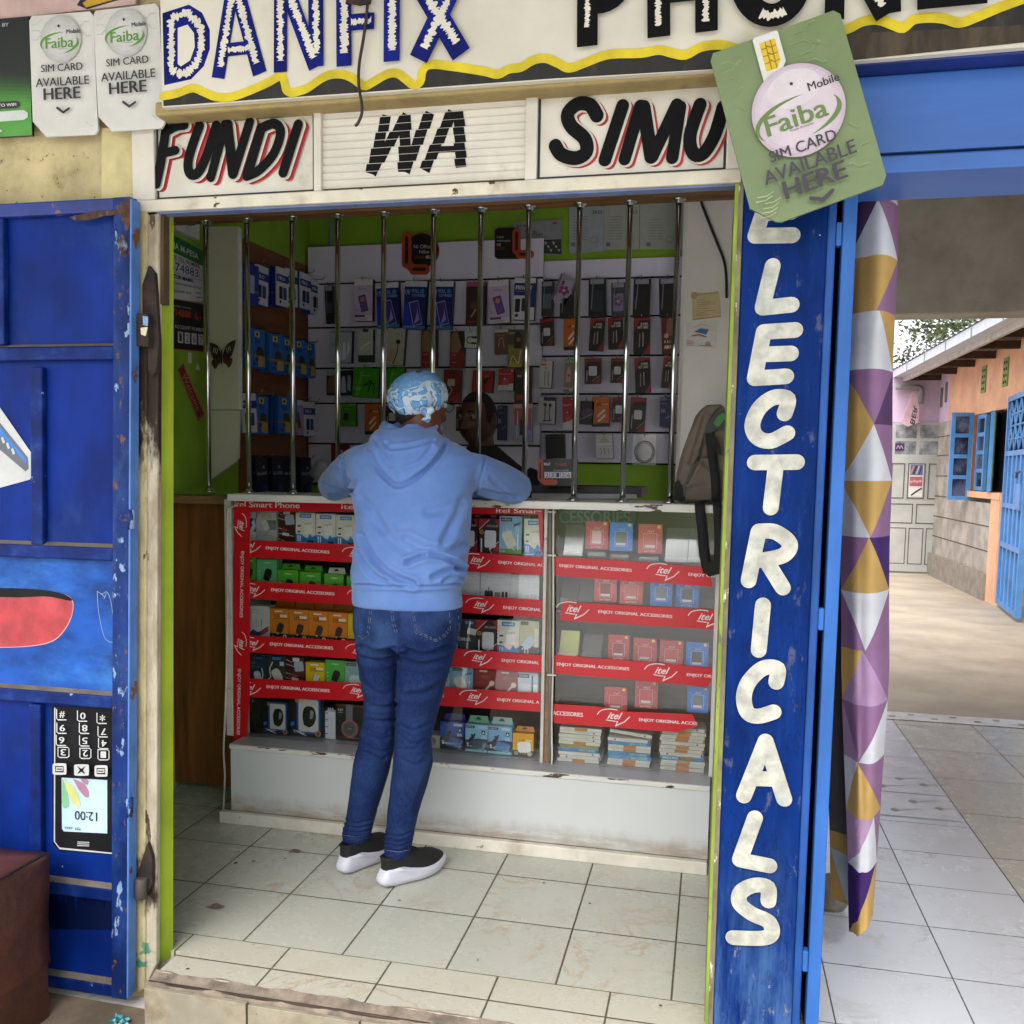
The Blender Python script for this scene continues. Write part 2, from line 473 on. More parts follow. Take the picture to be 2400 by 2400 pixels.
ALB = 0.83
f = MB(); f.box(-0.95, 1.30, 0.0, 2.45, -0.1, 0.0, M_TILE)
tag(f.build("shop_floor", origin=(0, 0, 0)), "pale glazed tile floor with veins inside the shop doorway", kind="structure")
f = MB(); f.box(-0.1395, 1.30, -0.196, -0.001, -0.1, 0.0, M_TILE2); f.box(-0.4, -0.1396, -0.0935, -0.001, -0.1, 0.0, M_TILE2)
tag(f.build("threshold_floor", origin=(0, 0, 0)), "narrow cut tiles along the front edge of the shop floor", kind="structure")
pv = MB(); pv.add([(-3, -1.6, -0.1205), (3, -1.6, -0.1205), (3, -0.244, -0.1205), (-3, -0.13, -0.1205)], [(0, 1, 2, 3)], M_EARTH); tag(pv.build("pavement", origin=(0, 0, 0)), "dusty trodden ground in front of the step", kind="structure")
fs0 = MB()
for (u, v, r_, n_) in ((690, 1994, 15, 9), (594, 2018, 6, 7), (553, 2022, 7, 7), (505, 2124, 16, 10), (668, 2012, 4, 6), (674, 2022, 3, 6), (460, 2010, 3, 6), (732, 1967, 3, 6), (936, 2110, 4, 6), (1548, 2356, 5, 7), (1274, 2069, 4, 6), (1383, 2117, 4, 6), (560, 1995, 3, 6), (413, 2205, 3, 6), (440, 2270, 4, 6), (1120, 2250, 3, 6)):
    c_ = PZ(u, v, .0012); rr_ = r_ / FPX * 3.0
    fs0.add([(c_.x + rr_ * (.5 + .7 * rnd.random()) * math.cos(k * 6.283 / n_) * (1.5 if r_ > 10 else 1), c_.y + rr_ * (.5 + .7 * rnd.random()) * math.sin(k * 6.283 / n_), .0012) for k in range(n_)], [tuple(range(n_))], mat('#7d6a54' if r_ > 10 else '#4f463a', .9, var=.3, vs=90))
tag(fs0.build("floor_stain", origin=(0, 0, 0)), "small brown mud spots scattered on the tiles", kind="structure")
st = MB()
n = 90
for i in range(n):                                   # eroded mortar nosing, an uneven lip
    x0, x1 = -0.15 + i * 1.45 / n, -0.15 + (i + 1) * 1.45 / n
    def lip(x): return 0.010 * mnoise.noise(Vector((x * 9, 0.3, 0))) + 0.006 * mnoise.noise(Vector((x * 31, 2.3, 0)))
    a, b = lip(x0), lip(x1)
    st.add([(x0, -0.196 + a, 0.002), (x1, -0.196 + b, 0.002), (x1, -0.216 + b, -0.010), (x0, -0.216 + a, -0.010), (x1, -0.238, -0.012 + b), (x0, -0.238, -0.012 + a), (x1, -0.244, -0.125), (x0, -0.244, -0.125)],
           [(0, 3, 2, 1), (3, 5, 4, 2), (5, 7, 6, 4)], M_MORTAR, True)
st.tube([(-0.145, -0.230, -0.010), (1.29, -0.230, -0.010)], 0.004, mat('#3a3028', 0.8, dirt='#5e4a36'), 6)
ds_ = st.build("doorstep", origin=(0, 0, 0)); tag(ds_, "worn mortar step below the shop threshold", kind="structure")
xs = [-0.145, 0.15, 0.455, 0.76, 1.065, 1.30]
for i in range(5):
    q = MB(); q.box(xs[i] + 0.003, xs[i + 1] - 0.003, -0.256, -0.2445, -0.118, -0.013 - 0.003 * (i % 2), M_RISER); q.build("riser_tile", ds_, bevel=0.001)

pf = MB(); pf.box(1.50, 2.27, -0.20, 3.20, -0.1, 0.0, M_TILE3); pf.box(2.2701, 4.2, -0.20, 3.20, -0.1, 0.0005, M_TILE4)
tag(pf.build("passage_floor", origin=(0, 0, 0)), "shiny pale tile floor of the covered passage", kind="structure")
pt = MB()                                            # patterned tiles let into the passage floor
M_ORN = mat('#d3d6da', 0.25, var=0.06, dirt='#a8a49a', da=0.58)
for (u0, v0, u1, v1) in ((2070, 1800, 2250, 1920),):
    pass
M_ORN2 = mat('#b6b3a9', 0.3); M_ORN3 = mat('#8f8876', 0.4)
for iy in range(2):
    for ix in range(3):
        x0, y0 = 1.30 + ix * 0.32, 1.50 + iy * 0.29
        x0 += 0.0
        pt.add([(x0 + 0.004, y0 + 0.004, 0.003), (x0 + 0.316, y0 + 0.004, 0.003), (x0 + 0.316, y0 + 0.286, 0.003), (x0 + 0.004, y0 + 0.286, 0.003)], [(0, 1, 2, 3)], M_ORN)
        for k in range(3):
            cx, cy = x0 + 0.08 + 0.09 * k, y0 + 0.07 + 0.06 * ((k * 2) % 3)
            pt.add([(cx - 0.02, cy, 0.005), (cx, cy - 0.02, 0.005), (cx + 0.02, cy, 0.005), (cx, cy + 0.02, 0.005)], [(0, 1, 2, 3)], M_ORN3)
            pt.add([(cx + 0.02, cy, 0.0045), (cx + 0.10, cy + 0.03, 0.0045), (cx + 0.10, cy + 0.036, 0.0045), (cx + 0.02, cy + 0.006, 0.0045)], [(0, 1, 2, 3)], M_ORN2)
tag(pt.build("patterned_tile_patch", origin=(0, 0, 0)), "patch of embossed diamond tiles in the passage floor", kind="structure")
bd = MB()
bd.add([(1.5, 3.03, 0.004), (4.2, 3.03, 0.004), (4.2, 3.20, 0.004), (1.5, 3.20, 0.004)], [(0, 1, 2, 3)], mat('#d8d6cf', 0.3, dirt='#a79f90', da=0.55))
for k in range(24):
    x = 1.6 + k * 0.11; y = 3.08 + 0.06 * (k % 2)
    bd.add([(x, y, 0.006), (x + 0.035, y, 0.006), (x + 0.035, y + 0.025, 0.006), (x, y + 0.025, 0.006)], [(0, 1, 2, 3)], M_ORN3)
tag(bd.build("border_tile_strip", origin=(0, 0, 0)), "white border tiles with small brown squares at the passage end", kind="structure")
yd = MB(); yd.add([(-6, 3.2, -0.006), (14, 3.2, -0.006), (14, 30, -0.006), (-6, 30, -0.006)], [(0, 1, 2, 3)], M_YARD)
tag(yd.build("courtyard_ground", origin=(0, 0, 0)), "swept bare cement ground of the courtyard", kind="structure")

vr = thing("added_shade_roof", "unseen corrugated roof added above the signboard to shade the shop front", "roof", (0.6, -0.8, 2.95))  # unseen overhang, added to darken the front relative to the interior
q = MB(); M_VR = mat('#8f9296', 0.5, var=0.15, dirt='#6b5a48', da=0.55)
for k in range(34):
    x0 = -3.2 + k * 0.23
    q.add([(x0, -0.14, 3.2), (x0 + 0.115, -0.14, 3.22), (x0 + 0.23, -0.14, 3.2), (x0, -2.05, 2.88), (x0 + 0.115, -2.05, 2.9), (x0 + 0.23, -2.05, 2.88)], [(0, 3, 4, 1), (1, 4, 5, 2)], M_VR)
q.build("shade_roof_sheet", vr)
# ---------------------------------------------------------------- the shop building
M_BEIGE = mat('#c8b88a', 0.9, var=0.16, vs=7, dirt='#7d673c', da=0.5, ds=6, dirt2='#3a2d1a', da2=0.60, bump=1.0, bs=22)
M_CREAM = mat('#d3c79c', 0.7, var=0.14, vs=6, dirt='#7d6844', da=0.46, ds=9, chips='#5d4a35', ca=0.655, cs=16, stretch=(1, 1, 0.35))
M_LIME = mat('#93a91b', 0.75, var=0.12, vs=5, dirt='#6f7a1e', da=0.55, ds=5, bump=0.35, bs=40)
ALB = 1.0
M_LIME_IN = mat('#83ab2a', 0.8, var=0.10, vs=4, dirt='#66862a', da=0.6, bump=0.2, bs=40)
M_WHITEWALL = mat('#d8d5cf', 0.85, var=0.06, vs=4, dirt='#a9a294', da=0.6, bump=0.12, bs=60)
M_CEIL = mat('#dedbd2', 0.9)
YR = PX(407, 1500, -0.1405).y
ALB = 0.83
sb = thing("shop_building", "cream and lime painted shop front with an open doorway", "building", (0, -0.13, -0.125))
q = MB(); q.box(-3.2, -0.2025, -0.13, YR, -0.125, 2.60, M_BEIGE); q.build("front_wall", sb)
q = MB(); q.pxprism([(238, 300), (312, 300), (312, 471), (238, 471)], -0.145, -0.131, mat('#d2c490', 0.85, var=0.12, dirt='#8b7748', da=0.55, bump=0.3, bs=30)); q.build("pilaster", sb)
q = MB(); q.box(-3.2, 4.6, -0.131, 0.05, 2.601, 3.6, M_BEIGE); q.box(-0.2, 1.50, -0.13, 0.05, 2.20, 2.60, M_BEIGE); q.build("upper_wall", sb)
yb2 = -0.088; fa, fb = PY(373, 440, -0.1295), PY(367, 2245, -0.1295); ba, bb_ = PY(409, 440, yb2), PY(405, 2194, yb2)
q = MB(); q.add([(fb.x, fb.y, -.02), (bb_.x, yb2, -.02), (ba.x, yb2, 2.19), (fa.x, fa.y, 2.19), (-.21, fb.y, -.02), (-.21, fa.y, 2.19), (-.21, yb2, -.02), (-.21, yb2, 2.19)], [(0, 1, 2, 3), (4, 0, 3, 5), (1, 6, 7, 2)], M_LIME); q.build("door_reveal", sb)
q = MB(); q.box(-1.02, -0.905, YR + .001, 2.45, -0.01, 3.0, M_LIME_IN); q.box(-0.9045, -0.2025, YR + .001, YR + .008, 0.001, 3.0, M_LIME_IN); q.build("side_wall", sb)
q = MB(); q.box(-0.9045, 1.09, 2.42, 2.52, 0.001, 3.0, M_LIME_IN); q.build("back_wall", sb)
q = MB(); q.box(XZ(1605, 700, 1.15)[0], 1.60, 1.15, 1.30, 0.001, 3.0, M_WHITEWALL); q.box(1.075, 1.60, 2.30, 2.52, 0.001, 3.0, M_WHITEWALL); q.box(1.44, 1.49, 0.20, 1.1495, 0.001, 3.0, M_WHITEWALL); q.build("inner_wall", sb)
q = MB(); q.box(-1.02, 1.60, 0.056, 2.52, 3.001, 3.12, M_CEIL); q.build("ceiling", sb)
M_BEAM = mat('#8a6238', 0.7, var=0.25, vs=9, dirt='#5b3d20', da=0.5, stretch=(0.25, 3, 3))
q = MB(); q.box(-0.904, 1.298, 0.91, 0.99, 2.262, 2.36, M_BEAM); q.build("grille_beam", sb, bevel=0.003)
q = MB(); q.pxprism([(362, 238), (362, 272), (1690, 175), (1690, 138)], -0.205, -0.131, mat('#a3915f', 0.8, var=0.2, dirt='#5f5034', da=0.5, ds=9, bump=0.4, bs=40)); q.build("ledge", sb, bevel=0.006)
q = MB(); q.pxprism([(371, 498), (384, 498), (384, 712), (371, 712)], -0.1405, -0.116, mat('#4f3d22', 0.8, var=0.2)); q.build("wood_batten", sb)
# cream steel post the left door closes against, with its burnt lock plate
def post_mat(c_, chip):
    t = NT("stained_post_paint"); X, Y, Z = t.sep(); v = t.scalev((1, 1, .3))
    col = t.mix(t.step(t.noise(6, 5), .3, .7), srgb(c_), tuple(x * .86 for x in srgb(c_)[:3]) + (1,))
    col = t.mix(t.math('MULTIPLY', t.step(t.noise(10, 7, .7, v), .44, .72), .7), col, srgb('#7a6440'))
    burn = t.math('ADD', t.math('MULTIPLY', t.math('POWER', 2.718, t.math('MULTIPLY', t.math('POWER', t.math('DIVIDE', t.math('SUBTRACT', Z, 1.62), .26), 2.0), -1.0)), .42), t.math('MULTIPLY', t.math('POWER', 2.718, t.math('MULTIPLY', t.math('POWER', t.math('DIVIDE', t.math('SUBTRACT', Z, .36), .16), 2.0), -1.0)), .30))
    col = t.mix(t.step(t.math('ADD', t.noise(13, 8, .7, v), burn), .72, .86), col, srgb('#2f2318'))
    k = t.step(t.noise(17, 8, .65, v), .63, .65); col = t.mix(k, col, srgb(chip))
    k2 = t.math('MULTIPLY', t.step(t.noise(8, 6, .6), .56, .6), t.math('SUBTRACT', 1.0, t.step(Z, .1, .4))); col = t.mix(k2, col, srgb('#4f8a70'))
    t.bump(t.noise(30, 6, .7, v), .5, .004); return t.fin(col, .7, 0, .3)
q = MB(); q.pxprism([(314, 476), (345, 476), (339, 2318), (304, 2338)], -0.1575, -0.1305, post_mat('#d3c79c', '#5d4a35')); q.build("door_post", sb, bevel=0.004)
q = MB(); q.pxprism([(345.5, 491), (371, 491), (366, 2262), (339.5, 2316)], -0.150, -0.1305, post_mat('#cbc2ac', '#5a4c3c')); q.build("door_post", sb, bevel=0.004)
M_RUST = mat('#2c2019', 0.85, var=0.4, vs=22, dirt='#5c3a22', da=0.48, ds=14, bump=0.7, bs=60)
lk = MB()
lk.pxprism([(333, 668), (348, 622), (362, 640), (366, 690), (370, 760), (372, 800), (366, 870), (356, 882), (346, 870), (345, 800), (334, 770)], -0.164, -0.151, M_RUST)
lk.pxprism([(319, 735), (346, 735), (348, 812), (320, 810)], -0.185, -0.1641, M_RUST)
lk.pxprism([(334, 740), (347, 742), (346, 764), (335, 762)], -0.187, -0.1851, mat('#7fa3c9', 0.5))
lk.pxprism([(329, 768), (346, 766), (341, 788), (330, 784)], -0.187, -0.1851, mat('#e4d9b8', 0.5))
lko = lk.build("lock_plate", sb, bevel=0.002)
lk = MB(); lk.pxprism([(304, 2062), (322, 2045), (345, 1975), (356, 2010), (357, 2070), (340, 2105), (306, 2112)], -0.165, -0.151, M_RUST)
lk.tube([tuple(PY(332, 2058, -0.172)), tuple(PY(330, 2105, -0.172))], 0.016, mat('#4b473f', 0.6, var=0.3, dirt='#2a2622'), 12)
lk.build("bolt_socket", sb, bevel=0.002)

# ---------------------------------------------------------------- transom frame over the doorway
M_TWHITE = mat('#d6d0c2', 0.55, var=0.08, vs=5, dirt='#8f8267', da=0.56, ds=9, dirt2='#4c3f2f', da2=0.68)
M_BLACK = mat('#0a0a0c', 0.6, spec=0.12, var=0.2, vs=20, name="sign_black"); M_SRED = mat('#b3141a', 0.5, var=0.2, vs=15, name="sign_red")
M_EDGE = mat('#23222f', 0.6, var=0.3)
zt, zb, zr = 2.196, 2.013, 1.980
tr = thing("door_transom", "white metal transom frame lettered FUNDI WA SIMU above the doorway", "transom", (0.56, -0.15, zr))
q = MB()
q.box(-0.20, 1.296, -0.155, -0.12, zt, 2.216, M_TWHITE); q.box(-0.20, 1.296, -0.158, -0.118, zr, zb - 0.004, mat('#d9d2bd', 0.55, var=0.08, dirt='#8a7a58', da=0.5, ds=8, chips='#4a3420', ca=0.66, cs=18))
for x0, x1 in ((-0.20, -0.137), (0.292, 0.312), (0.812, 0.840), (1.262, 1.296)): q.box(x0, x1, -0.155, -0.12, zb - 0.0039, zt - 0.0001, M_TWHITE)
q.build("frame", tr, bevel=0.003)
q = MB(); q.box(-0.20, 1.296, -0.150, -0.118, zr - 0.005, zr - 0.0005, mat('#66779f', 0.6, dirt='#4b5a86', chips='#6a4a30', ca=0.64)); q.build("under_edge", tr)
# FUNDI
def c1(p, y=-0.1425): return [(a / 2.415, b / 2.415) for a, b in p]
def c2(p): return [(700 + a / 2.415, b / 2.415) for a, b in p]
def c3(p): return [(1400 + a / 1.932, b / 1.932) for a, b in p]
def signword(mb, strokes, y, wpx, red=(9, 4)):
    for grow, dx, m in ((10, red, M_SRED), (9, (3, 1), M_TWHITE), (0, (0, 0), M_BLACK)):
        for p, *opt in strokes:
            ww = wpx * (opt[0] if opt else 1)
            mb.pxstroke([(u + dx[0], v + dx[1]) for u, v in p], ww + grow * (0.35 if m is M_SRED else 0.55), y, m, smooth=5)
yp = -0.143
q = MB(); q.box(-0.136, 0.2915, yp, -0.125, zb - 0.003, zt - 0.0002, M_TWHITE)
for a in ((-0.136, zb, 0.2915, zb + 0.004), (-0.136, zt - 0.006, 0.2915, zt - 0.0004), (-0.136, zb, -0.131, zt), (0.286, zb, 0.2915, zt)): q.rect(*a, yp, M_EDGE)
pn = q.build("sign_panel", tr); pn["label"] = "white panel hand lettered FUNDI in black and red"
q = MB()
signword(q, [(c1([(950, 735), (925, 900), (895, 1045)]),), (c1([(965, 745), (1010, 722), (1055, 715)]), .9), (c1([(935, 875), (1005, 858)]), .85),
             (c1([(1140, 720), (1080, 900), (1085, 985), (1130, 985), (1180, 890), (1235, 720)]),),
             (c1([(1285, 715), (1205, 1010)]), .95), (c1([(1300, 715), (1330, 990)]), 1.05), (c1([(1425, 700), (1335, 985)]), .95),
             (c1([(1490, 740), (1415, 990)]),), (c1([(1490, 735), (1565, 710), (1600, 760), (1560, 880), (1480, 970), (1410, 1005)]), .95),
             (c1([(1700, 715), (1615, 985)]),)], yp, 24)
q.build("lettering", pn)
# SIMU
q = MB(); q.box(0.8401, 1.2615, yp, -0.125, zb - 0.003, zt - 0.0002, M_TWHITE)
for a in ((0.8401, zb, 1.2615, zb + 0.004), (0.8401, zt - 0.006, 1.2615, zt - 0.0004), (0.8401, zb, 0.846, zt), (1.256, zb, 1.2615, zt)): q.rect(*a, yp, M_EDGE)
pn = q.build("sign_panel", tr); pn["label"] = "white panel hand lettered SIMU in black and red"
q = MB()
signword(q, [(c2([(1690, 660), (1650, 600), (1580, 595), (1525, 650), (1545, 720), (1620, 790), (1630, 865), (1570, 900), (1490, 880), (1455, 830)]), 1.1),
             (c2([(1835, 605), (1735, 910)]), 1.05), (c3([(195, 485), (125, 725)]),), (c3([(210, 490), (245, 715)]), 1.1), (c3([(360, 480), (250, 715)]),), (c3([(375, 490), (340, 720)]),),
             (c3([(465, 480), (420, 620), (435, 700), (480, 700), (530, 620), (570, 490)]), 1.05)], yp, 29)
q.build("lettering", pn)
# WA, painted across a louvre
q = MB(); nS = 10; za, zc = zb + 0.002, zt - 0.004; pitch = (zc - za) / nS
WA = [(c2([(500, 655), (405, 985)]), 26), (c2([(612, 650), (412, 985)]), 24), (c2([(610, 650), (592, 975)]), 27), (c2([(745, 640), (600, 975)]), 26), (c2([(872, 632), (712, 968)]), 26), (c2([(905, 630), (920, 950)]), 27), (c2([(770, 850), (930, 845)]), 15)]
def clipz(P, lo, hi):
    for s_, lim in ((1, lo), (-1, hi)):
        o = []
        for i in range(len(P)):
            a, b = P[i], P[(i + 1) % len(P)]; da_, db_ = s_ * (a[1] - lim), s_ * (b[1] - lim)
            if da_ >= 0: o.append(a)
            if da_ * db_ < 0: t_ = da_ / (da_ - db_); o.append((a[0] + (b[0] - a[0]) * t_, a[1] + (b[1] - a[1]) * t_))
        P = o
        if len(P) < 3: return []
    return P
quads = []
for p, wpx in WA:
    a, b = (Vector(XZ(*k, -0.143)) for k in p); d = (b - a).normalized(); nrm = Vector((-d.y, d.x)) * (wpx / FPX * 2.13 / 2)
    quads.append([tuple(a + nrm), tuple(b + nrm), tuple(b - nrm), tuple(a - nrm)])
q.box(0.3121, 0.8119, -0.128, -0.124, zb - 0.003, zt, M_DARKGAP)
for i in range(nS):
    lo, hi = za + i * pitch, za + (i + 1) * pitch
    yb_, yt_ = -0.1405, -0.1465
    q.add([(0.3121, yb_, lo), (0.8119, yb_, lo), (0.8119, yt_, hi + 0.001), (0.3121, yt_, hi + 0.001), (0.3121, yt_ + 0.004, hi + 0.002), (0.8119, yt_ + 0.004, hi + 0.002)], [(0, 1, 2, 3), (3, 2, 5, 4)], M_TWHITE)
    q.box(0.3122, 0.8118, yb_ - 0.0012, yb_ - 0.0004, lo - 0.0004, lo + 0.0020, mat('#5d5648', 0.8))  # dark strip coloured in as the shadow line beneath each slat
    dx = 0.0012 * (1 if i % 2 else -1)
    for k, Q in enumerate(quads):
        P = clipz(Q, lo + 0.0008, hi - 0.0004)
        if P:
            y_ = lambda z: yb_ + (yt_ - yb_) * (z - lo) / pitch - 0.0006 - 0.0002 * k
            a = sum(P[j][0] * P[(j + 1) % len(P)][1] - P[(j + 1) % len(P)][0] * P[j][1] for j in range(len(P)))
            if a < 0: P = P[::-1]
            q.add([(x + dx, y_(z), z) for x, z in P], [tuple(range(len(P)))], M_BLACK)
lv = q.build("louvre", tr); lv["label"] = "white slatted louvre with black letters WA painted across"

# ---------------------------------------------------------------- fascia signboard
M_FASC = mat('#dcd6c6', 0.6, var=0.07, vs=3, dirt='#b9ac7e', da=0.6, ds=4, dirt2='#8a7a5c', da2=0.72)
M_BLUE = mat('#0b1a74', 0.55, spec=0.15, var=0.3, vs=14, name="sign_blue"); M_YEL = mat('#d9c20c', 0.5, var=0.14, vs=12, name="sign_yellow")
yf = -0.222
fs_ = thing("fascia_signboard", "white hand painted signboard reading DANFIX PHONE over the shop", "signboard", (0.9, yf, 2.19))
q = MB(); fz = [XZ(383, 243, yf), XZ(2400, 100, yf)]
q.prism([XZ(380, 252, yf), XZ(900, 216, yf), XZ(1300, 187, yf), XZ(1990, 144, yf), (2.7, XZ(2400, 103, yf)[1]), (2.7, 2.76), (XZ(380, 252, yf)[0], 2.76)], yf, -0.2055, M_FASC); q.build("board", fs_)
q = MB()
yel = c1([(925, 545), (1000, 530), (1090, 500), (1150, 520), (1220, 548), (1310, 550), (1420, 512), (1520, 468), (1590, 432), (1612, 470), (1622, 510), (1655, 527)]) + \
      c2([(0, 518), (50, 500), (150, 435), (230, 420), (300, 440), (370, 487), (420, 467), (500, 422), (560, 417), (610, 452), (655, 484), (690, 462), (700, 410), (725, 374), (775, 366), (850, 375), (960, 390), (1060, 407), (1130, 422), (1190, 393), (1260, 382), (1330, 342), (1400, 332), (1470, 360), (1530, 387), (1610, 362), (1700, 326), (1780, 307)]) + \
      c3([(200, 242), (280, 228), (340, 242), (400, 250), (470, 215), (560, 205), (660, 225), (760, 190), (860, 150), (980, 120), (1060, 150), (1140, 130), (1200, 100), (1270, 92), (1340, 115), (1385, 128), (1430, 92), (1500, 82), (1570, 87), (1640, 105), (1720, 78), (1820, 36), (1932, -5), (2100, -60)])
mono = [yel[0]]
for p in yel[1:]:
    if p[0] > mono[-1][0] + 1: mono.append(p)
low = [(2480, 85), (1990, 140), (1660, 163), (1300, 184), (900, 213), (383, 249)]
q.pxpoly(mono + low, yf, mat('#16140f', 0.6, var=0.3, dirt='#4a4234', da=0.5, ds=7, stretch=(3, 1, 1)))
q.pxstroke([(u, v + 6) for u, v in yel], 9, yf, mat('#4e4708', 0.6), smooth=4); q.pxstroke(yel, 19, yf, M_YEL, smooth=4)
q.pxpoly([(1985, 80), (2480, 55), (2480, 92), (1998, 142)], yf, mat('#4b4031', 0.85, var=0.3, dirt='#211b14', da=0.45, ds=6, dirt2='#8a7c62', da2=0.66, stretch=(3, 1, 0.6)))
q.build("wave_band", fs_)
FR = mat('#e0dacb', 0.55, var=0.06, name="frayed_white")
def block(mb, polys, m):
    for P in polys: mb.pxpoly(P, yf, m)
def fray(mb, px, wpx):
    px = smooth_path(px, 1) if False else px
    o = []
    for a, b in zip(px[:-1], px[1:]):
        n_ = max(2, int(math.hypot(b[0] - a[0], b[1] - a[1]) / 2.6))
        o += [(a[0] + (b[0] - a[0]) * i / n_, a[1] + (b[1] - a[1]) * i / n_) for i in range(n_)]
    o.append(px[-1]); mb.pxstroke(o, wpx, yf, FR, jag=0.55, caps=False)
def arc(cx, cy, rx_, ry_, a0, a1, n_=14): return [(cx + rx_ * math.cos(math.radians(a0 + (a1 - a0) * i / n_)), cy - ry_ * math.sin(math.radians(a0 + (a1 - a0) * i / n_))) for i in range(n_ + 1)]
q = MB()
def ST(p, w_, m=M_BLUE, y=yf): q.pxstroke(p, w_, y, m, caps=False)
# D A N F I X
D = [(381, 31), (443, 11), (474, 30), (492, 70), (492, 115), (478, 155), (448, 186), (385, 200)]
q.pxpoly(D, yf, M_BLUE); q.pxpoly([(417, 66), (440, 58), (455, 78), (457, 110), (446, 142), (424, 156), (417, 150)], yf, M_FASC)
fray(q, [(402, 46), (402, 160), (412, 172)], 17); fray(q, [(402, 44), (440, 30), (470, 62), (474, 110), (462, 148), (440, 172), (415, 174)], 17)
ST([(548, -40), (512, 184)], 34); ST([(552, -40), (610, 174)], 36); ST([(530, 118), (592, 112)], 30)
fray(q, [(548, -30), (518, 158)], 15); fray(q, [(553, -30), (602, 150)], 16); fray(q, [(536, 120), (588, 114)], 12)
ST([(660, -50), (659, 171)], 34); ST([(664, -50), (742, 160)], 36); ST([(742, -60), (743, 158)], 38)
fray(q, [(660, -40), (660, 145)], 15); fray(q, [(668, -40), (738, 138)], 17); fray(q, [(742, -50), (744, 128)], 15)
ST([(808, -70), (809, 158)], 38); ST([(812, -58), (884, -62)], 36); ST([(826, 56), (880, 52)], 37)
fray(q, [(808, -60), (810, 128)], 17); fray(q, [(826, 56), (873, 51)], 13); fray(q, [(816, -58), (874, -62)], 12)
ST([(922, -75), (921, 148)], 40); fray(q, [(922, -60), (923, 122)], 17)
ST([(960, -78), (1084, 132)], 48); ST([(1092, -85), (984, 143)], 48)
fray(q, [(970, -55), (1074, 105)], 19); fray(q, [(1085, -65), (998, 118)], 17)
# P H O N E
B2 = M_BLACK
ST([(1379, -110), (1378, 114)], 49, B2); q.pxstroke(arc(1400, -40, 62, 58, 90, -90), 40, yf, B2)
fray(q, [(1380, -90), (1377, 70)], 12)
ST([(1544, -120), (1545, 93)], 53, B2); ST([(1656, -125), (1656, 81)], 52, B2); ST([(1565, -8), (1640, -16)], 44, B2)
fray(q, [(1544, -90), (1543, 68)], 13); fray(q, [(1657, -100), (1654, 58)], 14)
q.pxstroke(arc(1805, -48, 70, 92, 0, 360, 36), 52, yf, B2); fray(q, arc(1805, -44, 66, 88, 250, 300, 8), 18)
ST([(1958, -140), (1953, 56)], 44, B2); ST([(1972, -140), (2075, 44)], 52, B2); ST([(2078, -150), (2083, 40)], 48, B2)
fray(q, [(2000, -60), (2068, 22)], 15)
ST([(2172, -150), (2172, 30)], 50, B2); ST([(2150, 18), (2309, 3)], 28, B2); ST([(2160, -70), (2280, -80)], 30, B2); ST([(2160, -145), (2300, -155)], 30, B2)
q.build("lettering", fs_)

# ---------------------------------------------------------------- blue pillar lettered ELECTRICALS
t = NT("scuffed_blue_pillar_paint"); X, Y, Z = t.sep(); v = t.scalev((1, 1, .4)); v2 = t.scalev((1, 1, .12))
col = t.mix(t.step(t.noise(8, 6, .65, v), .3, .7), srgb('#052259'), srgb('#0a2f78'))
col = t.mix(t.math('MULTIPLY', t.step(t.noise(22, 6, .7, v2), .5, .75), .5), col, srgb('#204a90'))
low = t.math('SUBTRACT', 1.0, t.step(t.math('ADD', Z, t.math('MULTIPLY', t.noise(7, 6, .7, v), .5)), .35, .95))
col = t.mix(t.math('MULTIPLY', low, t.step(t.noise(16, 8, .7, v2), .35, .65)), col, srgb('#4e73a8'))
col = t.mix(t.math('MULTIPLY', t.step(t.noise(30, 8, .7, v), .58, .66), t.math('ADD', .25, t.math('MULTIPLY', low, .6))), col, srgb('#8a8d88'))
k = t.step(t.noise(11, 9, .66), .685, .695); col = t.mix(k, col, srgb('#8d8a7c')); k3 = t.step(t.noise(46, 4, .6), .72, .735); col = t.mix(k3, col, srgb('#b9bcb8'))
cr = t.math('SUBTRACT', 1.0, t.step(t.math('ABSOLUTE', t.math('SUBTRACT', t.noise(5, 5, .6, t.scalev((1, 1, .25), (3, 0, 0))), .5)), .0008, .0035)); col = t.mix(t.math('MULTIPLY', cr, .35), col, srgb('#0a1430'))
t.bump(t.math('SUBTRACT', t.math('MULTIPLY', t.noise(60, 5), .4), k), .45, .002); M_COLB = t.fin(col, .5, 0, .06)
M_CHIP = mat('#77705c', 0.85, var=0.3, vs=20, dirt='#9db02a', da=0.5, ds=7, dirt2='#d3d0c2', da2=0.6, bump=0.7, bs=60, stretch=(1, 1, 0.35))
pl_ = thing("painted_pillar", "tall blue pillar hand lettered ELECTRICALS in white", "pillar", (1.395, -0.15, -0.12))
q = MB(); q.box(1.302, 1.480, -0.150, 0.195, -0.12, 2.20, M_COLB); q.box(1.4805, 1.499, -0.145, 0.17, -0.12, 2.2, mat('#27549c', 0.5, spec=0.2, var=0.2, dirt='#1c3f8a', da=0.55, stretch=(1, 1, 0.4))); q.build("body", pl_, bevel=0.004)
q = MB(); q.box(1.291, 1.3018, -0.153, 0.19, -0.12, 2.0, M_CHIP); q.box(1.2835, 1.2908, -0.1535, 0.19, -0.12, 1.979, mat('#8a9c34', 0.8, var=0.25, dirt='#c9c9b0', da=0.56, ds=9, chips='#6e6656', ca=0.6, cs=22, stretch=(1, 1, 0.4))); q.build("chipped_edge", pl_)
M_LETW = mat('#bdbdb1', 0.5, var=0.2, vs=26, dirt='#8fa0a4', da=0.52, ds=12, chips='#4b5a86', ca=0.705, cs=16, dirt2='#8a8470', da2=0.70, name="brushed_white")
q = MB(); q.LAY = 0.0003
